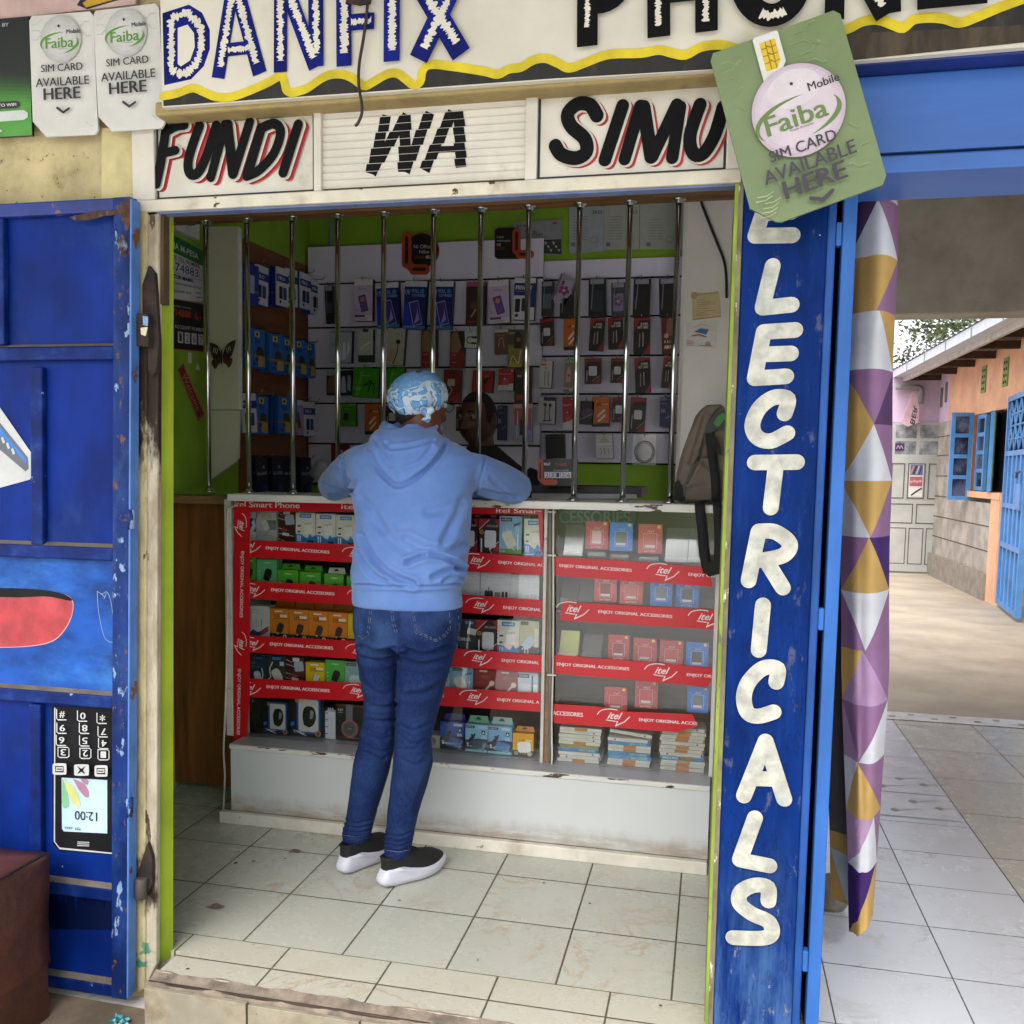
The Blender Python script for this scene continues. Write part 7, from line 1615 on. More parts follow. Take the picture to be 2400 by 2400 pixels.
def h_redear(A):
    A.r(0, 0, 1, 1, '#9c1a18'); A.p([(.1, .05), (.2, .9), (.3, .9), (.25, .05)], '#b83430'); A.s([(.9, .7), (.6, .5), (.6, .1)], .08, '#1a0e0e', 4); A.d(.62, .5, .12, '#1a0e0e'); A.t("mini", .55, .72, .8, .78, '#d0a8a4')
def h_battery(A):
    A.r(0, 0, 1, 1, '#a81c22'); A.p([(0, 0), (1, 0), (1, .34), (0, .22)], '#d0d0d4'); A.t("Battery BL-5C", .08, .72, .84, .79, '#d8b4b4', .01); A.p(A.rot(rr(.22, .26, .2), .48, .36, 0), '#b8484c'); A.d(.42, .54, .07, '#d8c4c4', 10); A.r(.3, .18, .68, .24, '#d6d6d8'); A.d(.86, .93, .06, '#e0d0d0', 8)
def h_lux(A):
    A.r(0, 0, 1, 1, '#3c1812'); A.t("LUXURY", .12, .84, .9, .90, '#8a5a48', .01); A.r(.12, .28, .85, .72, '#191210'); A.r(.15, .74, .4, .80, '#a08a80'); A.r(.1, .12, .9, .26, '#8a3a26')
def h_irid(A):
    A.r(0, 0, 1, 1, '#c9a4b4'); A.r(.06, .05, .94, .88, '#b05a5c'); A.p([(.06, .05), (.94, .05), (.94, .3), (.06, .45)], '#8fa4cc'); A.p([(.06, .45), (.94, .3), (.94, .52), (.06, .62)], '#9a6aa8'); A.r(.34, .18, .66, .6, '#9a3034'); A.r(.38, .22, .62, .56, '#5a2430'); A.s([(.2, .1), (.25, .8)], .04, '#e6dfe4'); A.d(.5, .93, .05, '#3a2a30', 8)
def h_super(A):
    A.r(0, 0, 1, 1, '#170c0e'); A.p([(0, .6), (.45, 1), (0, 1)], '#8c1c1c'); A.p([(.6, 0), (1, .3), (1, 0)], '#8c2a22'); A.r(0, .92, 1, 1, '#8c1c1c'); A.t("SUPER", .42, .78, .88, .86, '#cfc6bc', .02); A.t("FAST CABLE", .24, .70, .88, .77, '#cfc6bc', .02); A.s([(.35, .2), (.38, .55)], .07, '#8a827c'); A.s([(.58, .22), (.58, .58)], .07, '#9a928c'); A.s([(0, .3), (1, .3)], .012, '#8c2a22')
def h_redch(A):
    A.r(0, 0, 1, 1, '#2a1012'); A.r(0, .88, 1, 1, '#8c1c1c'); A.p([(0, .7), (.3, .95), (0, .95)], '#8c1c1c'); A.p(A.rot(rr(.26, .30, .35), .52, .5, 0), '#c3c6cc'); A.s([(.14, .1), (.16, .5)], .06, '#aaa6a4'); A.p([(.5, 0), (1, .25), (1, 0)], '#8c2424'); A.s([(.5, .1), (1, .32)], .025, '#b9aaa6')
def h_arib(A):
    A.r(0, 0, 1, 1, '#5a1614'); A.p([(.4, .5), (.5, .9), (.9, .95), (.95, .5)], '#8a5c48', 3); A.d(.4, .5, .2, '#c99a8a'); A.t("A R I", .2, .3, .7, .38, '#d8c4bc', .02); A.t("ABU", .2, .14, .75, .24, '#e0d0c8', .03)
def h_white(A):
    A.r(0, 0, 1, 1, '#c6c5c6'); A.r(.1, .82, .5, .90, '#c8662c'); A.s([(.45, .62), (.45, .38), (.5, .08)], .05, '#3a4a58', 2); A.s([(.72, .6), (.72, .3), (.78, .06)], .05, '#3a4a58', 2); A.t("V8", .35, .70, .6, .76, '#4a4a50')
def h_photo2(A):
    A.r(0, 0, 1, 1, '#b9bcb8'); A.r(0, .92, 1, 1, '#6fae84'); A.r(.06, .12, .94, .9, '#8a766c'); A.p([(.2, .3), (.3, .7), (.6, .75), (.7, .3)], '#c4a494', 3); A.d(.5, .5, .13, '#a8463e'); A.r(.06, .02, .6, .08, '#6a7a70')
def h_earwhite(A):
    A.r(0, 0, 1, 1, '#b6b5bd'); A.r(.3, .86, 1, 1, '#2a2a30'); A.d(.4, .72, .10, '#1c1c20'); A.d(.7, .70, .10, '#1c1c20'); A.s([(.4, .7), (.42, .4), (.38, .1)], .06, '#202026', 3); A.s([(.7, .68), (.66, .4), (.72, .12)], .06, '#202026', 3); A.s([(.3, .1), (.8, .14)], .06, '#202026')
def h_dark2(A):
    A.r(0, 0, 1, 1, '#22131c'); A.r(.2, .86, .7, .98, '#16161c'); A.p([(.1, .5), (.5, .7), (.95, .6), (.9, .3), (.3, .25)], '#4a2c50', 3); A.s([(.1, .2), (.9, .45)], .05, '#8a8aa0')
def h_navy(A):
    A.r(0, 0, 1, 1, '#141d4c'); A.t("fast line", .1, .76, .55, .82, '#8f9ac4'); A.t("3A", .1, .48, .4, .62, '#7a88bc', .03); A.s([(.5, .3), (.9, .42)], .08, '#6a78b0'); A.r(.05, .9, .5, .97, '#5a64a0')
def h_blk(A):
    A.r(0, 0, 1, 1, '#0c0c0e'); A.r(.3, .9, .7, 1, '#16161a')
def h_set(A):
    A.r(0, 0, 1, 1, '#c3c3c6'); A.r(.04, .55, .96, .62, '#d9d9dc'); A.s([(.28, .42), (.34, .28), (.28, .18)], .07, '#8a9098', 2); A.s([(.5, .42), (.52, .2)], .07, '#7a8088'); A.s([(.72, .42), (.76, .2)], .07, '#8a9098'); A.p([(.2, .65), (.5, .98), (.85, .65)], '#a8a49c')
R1 = [("screen_protector", "black phone case pack beside the third security bar, top row", (200, 545, 262, 830), h_case()), ("screen_protector", "lilac screen protector pack, first lilac one from the left", (420, 500, 557, 810), h_purple),
      ("screen_protector", "deep blue UV screen protector pack, leftmost of three", (590, 525, 757, 862), h_uv), ("screen_protector", "deep blue UV screen protector pack, middle of three", (795, 512, 960, 872), h_uv), ("screen_protector", "deep blue UV screen protector pack, rightmost of three", (1000, 512, 1160, 872), h_uv),
      ("phone_case_pack", "maroon pack with pink header in the top row", (1265, 520, 1405, 842), h_maroon), ("screen_protector", "lilac screen protector pack beside the white PRIVACY pack", (1435, 505, 1586, 828), h_purple), ("screen_protector", "white and navy PRIVACY screen protector pack", (1625, 490, 1780, 802), h_privacy)]
R2 = [("accessory_bag", "clear zip bag of small parts in the second row", (235, 885, 400, 1125), h_bag), ("cable_box", "grey cable box with dark foot in the second row", (450, 872, 560, 1120), h_cable), ("earphone_box", "beige earphone box tilted on its hook in the second row", (670, 870, 797, 1145), h_ear),
      ("charger_box", "red box with a face in front of the sixth bar", (925, 880, 1040, 1165), h_face), ("charger_box", "red box with a face beside the white adapter pack", (1143, 890, 1247, 1165), h_face), ("adapter_pack", "small white adapter pack with black cable", (1250, 885, 1346, 1015), h_adapter),
      ("cable_pack", "brown cable pack with white header", (1480, 872, 1580, 1060), h_brown), ("earphone_box", "yellow earphone box with white cord hanging in the second row", (1580, 880, 1692, 1160), h_yellow)]
R3 = [("earphone_box", "dark earphone box with photo of a person, third row", (210, 1185, 398, 1372), h_photo), ("earphone_bag", "bright green earphone bag beside the fourth bar, third row", (410, 1168, 602, 1390), h_greenbag), ("earphone_bag", "bright green earphone bag half hidden above the blue headscarf", (662, 1168, 800, 1330), h_greenbag),
      ("earphone_box", "dark red earphone box right of the blue headscarf", (1095, 1180, 1220, 1420), h_redbox), ("earphone_bag", "red earphone bag above the shopkeeper's head", (1310, 1185, 1465, 1350), h_redear), ("battery_pack", "red and white phone battery pack in the third row", (1508, 1175, 1622, 1336), h_battery), ("case_box", "dark brown LUXURY case box in the third row", (1632, 1165, 1752, 1440), h_lux)]
for row in (R1, R2, R3):
    for nm, lb, r_, ds in row: hang(sw1, nm, lb, "pack", S7(*r_), ds, depth=.032, tilt=(4 if "tilted" in lb else rnd.uniform(-3.5, 3.5)))
R4 = [("charger_box", "green charger box low on the wall beside the fourth bar", (798, 946, 835, 999), h_gcharger), ("cable_box", "orange cable box left of the headscarf, fourth row", (855, 946, 889, 1018), h_orange), ("charger_box", "dark red charger box just left of the person's neck", (904, 950, 933, 1004), h_redch),
      ("phone_case_pack", "shiny pink and blue phone case pack in the fourth row", (1203, 946, 1247, 1037), h_irid), ("cable_box", "blue cable box behind the shopkeeper's ear", (1166, 950, 1187, 1032), h_navy), ("charger_box", "red box low on the wall behind the person's left shoulder", (776, 1040, 818, 1098), h_redbox), ("charger_box", "dark box beside the shopkeeper's cheek", (1069, 953, 1090, 1010), h_redch)]
for nm, lb, r_, ds in R4: hang(sw1, nm, lb, "pack", r_, ds)
yH2 = yH + .03
Q = [("phone_case_pack", "clear bagged phone case at the left of the right section, top row", (180, 540, 245, 745), h_case('#2a2c34', '#5a6270')), ("phone_case_pack", "tilted floral phone case in clear bag", (262, 508, 372, 668), h_case('#6a5a74', '#a79ab0', '#8c2a7c')), ("phone_case_pack", "black bagged phone case under the tilted floral one", (290, 600, 370, 760), h_case('#0e0e12', '#1c1c24')),
     ("phone_case_pack", "black bagged phone case with camera rings between bars eight and nine", (465, 525, 562, 752), h_case('#101218', '#262a36')), ("phone_case_pack", "floral bagged phone case beside the tenth bar", (602, 548, 682, 752), h_case('#3a3a4c', '#7c7a90', '#7c3a8c')), ("phone_case_pack", "plain black bagged phone case right of the tenth bar", (735, 525, 830, 752), h_case('#08080a', '#101014')), ("phone_case_pack", "plain black bagged phone case at the far right of the top row", (892, 522, 985, 752), h_case('#08080a', '#121216')),
     ("charger_box", "dark red charger box at the left of the right section, second row", (172, 765, 246, 925), h_redch), ("cable_box", "orange cable box behind the ninth bar, second row", (314, 765, 398, 950), h_orange), ("cable_box", "red and black SUPER FAST CABLE box, left of three", (470, 765, 550, 957), h_super), ("cable_box", "red and black SUPER FAST CABLE box, middle of three", (582, 760, 666, 947), h_super), ("cable_box", "red and black SUPER FAST CABLE box, right of three", (737, 760, 830, 977), h_super), ("earphone_box", "red earphone box lettered ARI behind the last bar", (906, 757, 972, 978), h_arib),
     ("cable_pack", "white cable pack at the left of the right section, third row", (166, 1020, 240, 1182), h_white), ("screen_protector", "pale pack with photo and green top, third row", (314, 1010, 372, 1206), h_photo2), ("charger_box", "red charger box with white plug, left one of the third row", (440, 1005, 532, 1156), h_redch), ("charger_box", "red charger box with white plug beside the tenth bar, third row", (598, 1005, 672, 1150), h_redch), ("cable_box", "tall black cable box with white connectors, third row", (745, 1002, 832, 1212), h_super), ("cable_box", "black and red cable box behind the last bar, third row", (910, 1000, 968, 1182), h_super),
     ("earphone_pack", "pale earphone pack with black buds, fourth row", (160, 1238, 258, 1400), h_earwhite), ("cable_box", "red cable box behind the ninth bar, fourth row", (308, 1238, 370, 1438), h_battery), ("cable_pack", "dark purple cable pack left of the orange box", (410, 1262, 492, 1402), h_dark2), ("cable_box", "orange cable box with white connectors, fourth row", (484, 1237, 586, 1415), h_orange), ("charger_box", "small red charger box beside the orange box, fourth row", (605, 1238, 682, 1388), h_redch), ("cable_box", "tall dark red charger box right of the tenth bar, fourth row", (715, 1240, 802, 1450), h_redch), ("cable_box", "navy cable box behind the last bar, fourth row", (895, 1240, 970, 1418), h_navy),
     ("pouch", "black pouch hanging low above the BIZ sign", (205, 1462, 316, 1610), h_blk), ("earphone_pack", "white earphone pack with silver foil bow, lowest row", (508, 1462, 606, 1608), h_set), ("adapter_pack", "narrow pale pack at the right end of the lowest row", (986, 1480, 1018, 1600), h_white)]
for nm, lb, r_, ds in Q: hang(sw2, nm, lb, "pack", S8(*r_), ds, y=yH2 - (.02 if "tilted" in lb else 0), depth=.03, tilt=22 if lb.startswith("tilted") else rnd.uniform(-4, 4))
q = MB(); p = PY(1200 + 800 / 2.576, 450 + 1570 / 2.576, yH2); rad = .048
for k in range(3): q.tube([(p.x + (rad - .004 * k) * math.cos(a * .2094), p.y + .006 * k, p.z + (rad - .003 * k) * 1.08 * math.sin(a * .2094)) for a in range(31)], .0045, ink('#16161a'), 8)
q.add([(p.x - .058, p.y - .004, p.z - .065), (p.x + .058, p.y - .004, p.z - .065), (p.x + .055, p.y - .004, p.z + .085), (p.x - .055, p.y - .004, p.z + .085)], [(0, 1, 2, 3)], M_STAND)
tag(q.build("cable_coil"), "coiled black cable in a clear bag low on the right slatted wall", "cable"); hook(sw2, p.x, p.z + .08, wloc(sw2).y)
# white lamp head low on the left
q = MB(); a, b = PY(735, 1118, 2.1), PY(758, 1086, 2.1); d_ = (b - a).normalized()
q.tube([tuple(a), tuple(a + d_ * .01), tuple(a + d_ * .085), tuple(a + d_ * .098)], [.022, .034, .036, .026], mat('#b4b6c0', .4), 18); q.tube([tuple(a - d_ * .05), tuple(a)], .012, ink('#26262a'), 10)
tag(q.build("lamp_head"), "small white cylindrical lamp head tilted behind the counter", "lamp")
# LOOP signs
def loopL(mb, x, z, s_, y, m): mb.stroke([(x, z + .95 * s_), (x, z), (x, z)], .30 * s_, y, m)
ls = MB(); ls.LAY = .0004; y = yW - .004; OR_, K2, W2 = ink('#b0441f'), ink('#0d0d10'), ink('#c9c9d0')
def LP(a, b): return (700 + a / 3.22, 500 + b / 3.22)
ls.pxprism([LP(930 + 132 * math.cos(t_), 280 - 135 * math.sin(t_)) for t_ in [k * .2094 for k in range(30)]], y, y + .003, OR_)
ls.pxpoly([LP(930 + 124 * math.cos(t_), 280 - 127 * math.sin(t_)) for t_ in [k * .2094 for k in range(30)]], y, K2)
ls.pxstroke([LP(815, 180), LP(815, 375)], 24, y, OR_); ls.pxstroke([LP(870, 425), LP(955, 425)], 24, y, OR_); ls.pxstroke([LP(815, 375), LP(870, 425)], 20, y, OR_)
ls.pxstroke([LP(815, 185), LP(815, 370)], 8, y, K2); ls.pxstroke([LP(870, 423), LP(950, 423)], 8, y, K2)
ls.pxtext("Ni Official", [LP(870, 265), LP(1020, 265), LP(1020, 238), LP(870, 238)], y, W2); ls.pxtext("Niko", [LP(912, 304), LP(985, 304), LP(985, 278), LP(912, 278)], y, W2); ls.pxtext("LOOP", [LP(878, 342), LP(950, 342), LP(950, 322), LP(878, 322)], y, OR_); ls.pxtext("BIZ", [LP(963, 342), LP(1010, 342), LP(1010, 320), LP(963, 320)], y, W2, bold=.03)
tag(ls.build("round_sign"), "round black sign with orange L and words Ni Official Niko", "sign")
ls = MB(); ls.LAY = .0004
ls.pxprism([LP(*k) for k in ((1500, 110), (1660, 110), (1668, 330), (1660, 344), (1500, 344), (1480, 325), (1480, 130))], y, y + .003, K2)
ls.pxstroke([LP(1645, 145), LP(1645, 275)], 20, y, OR_); ls.pxstroke([LP(1670, 310), LP(1745, 310)], 20, y, OR_); ls.pxstroke([LP(1645, 275), LP(1670, 310)], 18, y, OR_); ls.pxstroke([LP(1645, 150), LP(1645, 270)], 7, y, K2); ls.pxstroke([LP(1675, 309), LP(1740, 309)], 7, y, K2)
for k, (s_, a0, a1) in enumerate((("Lipa", 1497, 1548), ("visimple", 1497, 1598), ("na", 1497, 1527), ("LOOP", 1494, 1556))): ls.pxtext(s_, [LP(a0, 190 + 29 * k), LP(a1, 190 + 29 * k), LP(a1, 170 + 29 * k), LP(a0, 170 + 29 * k)], y, W2 if k < 3 else OR_)
tag(ls.build("square_sign"), "square black sign with orange L and words Lipa visimple na", "sign")
def R8(a, b): return (1200 + a / 2.576, 450 + b / 2.576)
y = 1.16; ls = MB(); ls.LAY = .0004
ls.pxprism([R8(*k) for k in ((165, 1775), (395, 1775), (398, 1612), (200, 1612), (165, 1620))], y, y + .004, K2)
ls.pxstroke([R8(172, 1630), R8(172, 1730)], 13, y, OR_); ls.pxstroke([R8(200, 1752), R8(258, 1752)], 13, y, OR_); ls.pxstroke([R8(172, 1730), R8(200, 1752)], 12, y, OR_); ls.pxstroke([R8(172, 1634), R8(172, 1728)], 4, y, K2)
ls.pxtext("BIZ", [R8(195, 1650), R8(232, 1650), R8(232, 1635), R8(195, 1635)], y, W2, bold=.03); ls.pxtext("714888", [R8(262, 1655), R8(330, 1655), R8(330, 1635), R8(262, 1635)], y, OR_); ls.pxtext("ACCOUNT NUMBER", [R8(250, 1685), R8(345, 1685), R8(345, 1677), R8(250, 1677)], y, W2)
for k, ch_ in enumerate("23126"):
    a = 197 + 33 * k; ls.pxpoly([R8(a, 1727), R8(a + 30, 1727), R8(a + 30, 1690), R8(a, 1690)], y, W2); ls.pxtext(ch_, [R8(a + 7, 1722), R8(a + 23, 1722), R8(a + 23, 1695), R8(a + 7, 1695)], y, ink('#1c2470'), bold=.01)
tag(ls.build("account_sign"), "black BIZ account number sign standing on the shelf behind the counter", "sign")
# papers on the walls
def papers(name, label, px, y, draw, cat="paper", base='#aeb6b8'):
    mb = MB(); mb.LAY = .0004; mb.pxprism(px, y, y + .001, ink(base)); draw(mb); tag(mb.build(name), label, cat)
def cert(year, a0):
    def f(mb):
        g_ = ink('#6a7078')
        mb.pxtext(year, [R8(a0 + 140, 130), R8(a0 + 200, 130), R8(a0 + 200, 112), R8(a0 + 140, 112)], 2.412, ink('#2b3140'), bold=.03)
        for k in range(9): mb.pxstroke([R8(a0 + 20, 150 + 17 * k), R8(a0 + 110 + 40 * ((k * 3) % 3), 149 + 17 * k)], .9, 2.412, g_, caps=False)
        mb.pxstroke([R8(a0 + 150 + 22 * math.cos(k * .5), 290 + 18 * math.sin(k * .5)) for k in range(14)], .9, 2.412, g_); mb.pxpoly([R8(a0 + 12, 330), R8(a0 + 38, 330), R8(a0 + 38, 305), R8(a0 + 12, 305)], 2.412, g_)
    return f
papers("certificate", "pale green certificate dated 2022 on the green back wall", [R8(345, 370), R8(553, 358), R8(553, 85), R8(345, 90)], 2.412, cert("2022", 345), base='#a2adb4')
papers("certificate", "pale certificate dated 2023 between the other two certificates", [R8(556, 350), R8(768, 345), R8(768, 60), R8(556, 66)], 2.4115, cert("2023", 556), base='#a9aea6')
papers("certificate", "pale certificate dated 2024 at the right on the green wall", [R8(772, 345), R8(1038, 345), R8(1038, 40), R8(772, 46)], 2.411, cert("2024", 800), base='#a5a9a4')
def pay(mb):
    k_ = ink('#2c2e34'); mb.pxtext("PAY WITH", [R8(25, 212), R8(110, 212), R8(110, 196), R8(25, 196)], 2.402, k_, bold=.02); mb.pxtext("PAYBILL", [R8(80, 245), R8(165, 245), R8(165, 233), R8(80, 233)], 2.402, k_); mb.pxtext("247247", [R8(95, 270), R8(185, 270), R8(185, 250), R8(95, 250)], 2.402, k_, bold=.02)
    mb.pxpoly([R8(180, 370), R8(298, 376), R8(298, 285), R8(186, 290)], 2.402, ink('#3a3a40'))
    for k in range(6): mb.pxpoly([R8(195 + 16 * k, 300 + 22 * (k % 3)), R8(212 + 16 * k, 306 + 22 * (k % 3)), R8(204 + 16 * k, 322 + 20 * (k % 3))], 2.402, ink('#c9c9d0'))
    mb.pxpoly([R8(238, 195), R8(278, 195), R8(258, 178)], 2.402, ink('#a0382c'))
papers("paybill_poster", "crumpled grey paybill poster behind the square black sign", [R8(10, 375), R8(300, 380), R8(300, 165), R8(10, 182)], 2.402, pay, "poster", '#8f929c')
yp_ = 1.147
def p1(mb):
    g_ = ink('#9a7a3a'); mb.pxtext("ILITE MASTE HANDLER", [R8(1120, 628), R8(1245, 612), R8(1244, 600), R8(1119, 616)], yp_, ink('#6a8a4a'))
    for k in range(8): mb.pxstroke([R8(1115, 655 + 13 * k), R8(1165 + 30 * (k % 3), 650 + 13 * k)], .9, yp_, g_, caps=False)
    mb.pxstroke([R8(1090, 772), R8(1262, 752)], 2.2, yp_, ink('#b87a2c'), caps=False); mb.disc(*XZ(*R8(1100, 628), yp_), .012, yp_, ink('#b89a6a'), 12)
papers("notice", "yellowed notice glued crooked on the white pillar", [R8(1090, 772), R8(1262, 752), R8(1248, 600), R8(1086, 622)], yp_, p1, "paper", '#c4b48e')
def p2(mb):
    mb.pxpoly([R8(1098, 845), R8(1140, 822), R8(1188, 830), R8(1172, 862), R8(1130, 850)], yp_, ink('#3a6a9a')); mb.pxstroke([R8(1090, 868), R8(1130, 862), R8(1170, 874)], 3.5, yp_, ink('#b04a44')); mb.pxstroke([R8(1090, 820), R8(1140, 800), R8(1200, 812)], .9, yp_, ink('#8a8a94'))
    for k in range(4): mb.pxstroke([R8(1052, 898 + 9 * k), R8(1096, 900 + 9 * k)], 1, yp_, ink('#b04a44'), caps=False); mb.pxstroke([R8(1168, 906 + 6 * k), R8(1198, 908 + 6 * k)], 1, yp_, ink('#b06a64'), caps=False)
    mb.pxstroke([R8(1130, 928), R8(1210, 932)], 1.4, yp_, ink('#4a6a9a'), caps=False)
papers("notice", "white leaflet with blue handshake below the yellowed notice", [R8(1050, 935), R8(1236, 942), R8(1238, 775), R8(1052, 790)], yp_, p2, "paper", '#cfccc8')
q = MB(); q.tube([tuple(PY(u, v, 1.143)) for u, v in (R8(1130, 25), R8(1160, 110), R8(1195, 200), R8(1235, 300), R8(1275, 400), R8(1292, 500), R8(1296, 640))], .005, ink('#1a1a1c'), 6, smooth=4)
tag(q.build("wall_cable"), "thin black cable running down the white pillar", "cable")
q = MB(); a = PY(628, 640 / 1.0, 2.41)
q.tube([tuple(PY(775, 500, 2.41)), tuple(PY(775, 575, 2.41))], .012, mat('#6f8f8c', .5), 8); tag(q.build("conduit_pipe"), "pale conduit pipe above the middle slatted wall", "pipe")
# desk behind the counter
sd_ = thing("back_shelf", "dark wooden shelf board on the green wall behind the counter", "shelf", (.6, 1.9, 1.2))
q = MB(); q.pxprism([R8(120, 1815), R8(782, 1818), R8(784, 1784), R8(120, 1772)], 1.25, 1.6, mat('#1c1512', .5)); q.pxprism([R8(760, 1842), R8(782, 1842), R8(782, 1819), R8(762, 1818)], 1.25, 1.6, mat('#1c1512', .5)); q.build("board", sd_)
q = MB(); q.pxprism([R8(120, 1850), R8(755, 1850), R8(755, 1822), R8(120, 1818)], 1.26, 1.58, mat('#9a9a9c', .5)); q.build("apron", sd_)

# ---- blister packs hooked along the brown side board
PW, PH = .098, .180
def side_proto(kind):
    mb = MB(Matrix(((0, -1, 0, 0), (1, 0, 0, 0), (0, 0, 1, 0), (0, 0, 0, 1)))); mb.LAY = .0003      # faces +x
    bg_ = dict(a='#1c5cb0', b='#16307c', w='#b9bccc', n='#10122c', g='#8d7aa0')[kind]
    mb.box(-PW / 2, PW / 2, 0, .005, -PH, 0, ink(bg_)); A = Art(mb, -PW / 2, PW / 2, -PH, 0, 0)
    if kind == 'a': A.r(0, 0, 1, 1, '#2468bc'); A.r(.3, .80, .62, .94, '#c9b81c'); A.d(.46, .87, .09, '#1c1c1c', 8); A.t("9H", .3, .62, .66, .76, '#10204c', .02); A.p([(.35, .18), (.45, .55), (.85, .50), (.95, .2)], '#3a2a18', 2); A.r(0, .28, 1, .34, '#8a7430'); A.p([(.5, .05), (.55, .3), (.95, .28), (1, .05)], '#a8935a', 2); A.t("GLASS", .1, .06, .5, .14, '#0c1a3c', .02)
    if kind == 'w': A.r(0, 0, 1, 1, '#c2c4d0'); A.r(0, .62, 1, .82, '#1f2f78'); A.t("PRO", .15, .67, .7, .77, '#c9cce0', .02); A.p(A.rot(rr(.14, .3, .3), .35, .34, 0), '#1a1c26'); A.p(A.rot(rr(.14, .3, .3), .68, .34, 0), '#23408c'); A.d(.3, .1, .08, '#16161c', 8)
    if kind == 'b': A.r(0, 0, 1, 1, '#1a3896'); A.r(0, .30, 1, .35, '#7c6a30'); A.p(A.rot(rr(.2, .42, .2), .5, .5, 0), '#9aa8d4')
    if kind == 'n': A.r(0, 0, 1, 1, '#10122e'); A.t("GLASS", .1, .52, .92, .60, '#b9bcc8', .02); A.r(.5, .05, .95, .25, '#1f2a6a'); A.d(.65, .72, .08, '#8a90b0', 8)
    if kind == 'g': A.r(0, 0, 1, 1, '#a08fb4'); A.p(A.rot(rr(.2, .42, .2), .5, .42, 12), '#5a2f3c'); A.r(0, .86, 1, 1, '#d2d0d6')
    return mb.mesh("blister_pack", Vector((0, 0, 0)))
SP = {k: side_proto(k) for k in "abwng"}
KW = dict(a="blue and yellow glass protector pack", b="deep blue glass protector pack", w="white and navy protector pack", n="navy black GLASS protector pack", g="lilac protector pack")
hm = None
rows_ = [("top", [(567, 618, "aab"), (592, 622, "bbw"), (622, 628, "bbbbbw"), (655, 630, "wbbw"), (690, 640, "bbaw"), (716, 655, "bbbw")]),
         ("second", [(575, 770, "aaaa"), (612, 782, "aaaaa"), (640, 790, "aaaaa"), (675, 795, "aaaa"), (700, 802, "aaaa")]),
         ("third", [(565, 920, "aw"), (592, 926, "aaa"), (628, 928, "bbaaaa"), (655, 932, "aaaa"), (682, 936, "gg"), (704, 940, "aaw")]),
         ("lowest", [(590, 1068, "nnn"), (622, 1068, "nnnn"), (655, 1070, "nnn"), (690, 1072, "nnnn")])]
xP = xB
for rn, hs_ in rows_:
    for hi_, (u, v, seq) in enumerate(hs_):
        p = PX(u, v, xP)
        b = MB(); b.tube([(xP, p.y, p.z), (xP + .10, p.y, p.z - .002), (xP + .112, p.y, p.z + .014)], .002, M_HOOK, 6); b.build("hook", bw)
        for k, kd in enumerate(seq):
            o = bpy.data.objects.new("blister_pack", SP[kd]); COL.objects.link(o)
            o.location = (xP + .022 + .0135 * k, p.y, p.z - .004); o.rotation_euler = (math.radians(rnd.uniform(-4, 4)), 0, math.radians(rnd.uniform(-16, -6)))
            pos = "outermost" if k == len(seq) - 1 else "next outermost" if k == len(seq) - 2 else ["innermost", "second inward", "third inward", "fourth inward"][k]
            tag(o, f"{KW[kd]}, {pos}, {rn} row, {num[hi_]} hook", "pack", "packs on the side wall hooks")
# ================================================================ PEOPLE AND THE BAG
from mathutils.bvhtree import BVHTree
def fuse(mbs, voxel, smooth=4, fac=0.5):
    """grow one continuous skin over overlapping shapes"""
    big = MB()
    for b in mbs:
        o = len(big.V); big.V += b.V; big.F += [[o + i for i in f] for f in b.F]; big.I += [0] * len(b.F); big.S += [True] * len(b.F)
    big.mats = [mbs[0].mats[0]]
    me = big.mesh("t"); ob = bpy.data.objects.new("t", me); COL.objects.link(ob)
    r = ob.modifiers.new("r", 'REMESH'); r.mode = 'VOXEL'; r.voxel_size = voxel; r.adaptivity = 0
    s_ = ob.modifiers.new("s", 'SMOOTH'); s_.factor = fac; s_.iterations = smooth
    dg = bpy.context.evaluated_depsgraph_get()
    m2 = bpy.data.meshes.new_from_object(ob.evaluated_get(dg)); bpy.data.objects.remove(ob); bpy.data.meshes.remove(me)
    return m2
def link(me, name, parent, m, org=None):
    org = wloc(parent)
    me.transform(Matrix.Translation(-org)); me.materials.clear(); me.materials.append(m); me.name = name
    me.polygons.foreach_set("use_smooth", [True] * len(me.polygons)); me.polygons.foreach_set("material_index", [0] * len(me.polygons))
    o = bpy.data.objects.new(name, me); COL.objects.link(o); o.parent = parent; return o
def topx(p):
    d = Vector(p) - CAM_POS; z = d.dot(rz); return CX + FPX * d.dot(rx) / z, CY + FPX * d.dot(ry) / z
def segd(px, py, a, b):
    vx, vy = b[0] - a[0], b[1] - a[1]; l = vx * vx + vy * vy or 1e-9
    t_ = max(0, min(1, ((px - a[0]) * vx + (py - a[1]) * vy) / l)); return math.hypot(px - a[0] - t_ * vx, py - a[1] - t_ * vy), t_
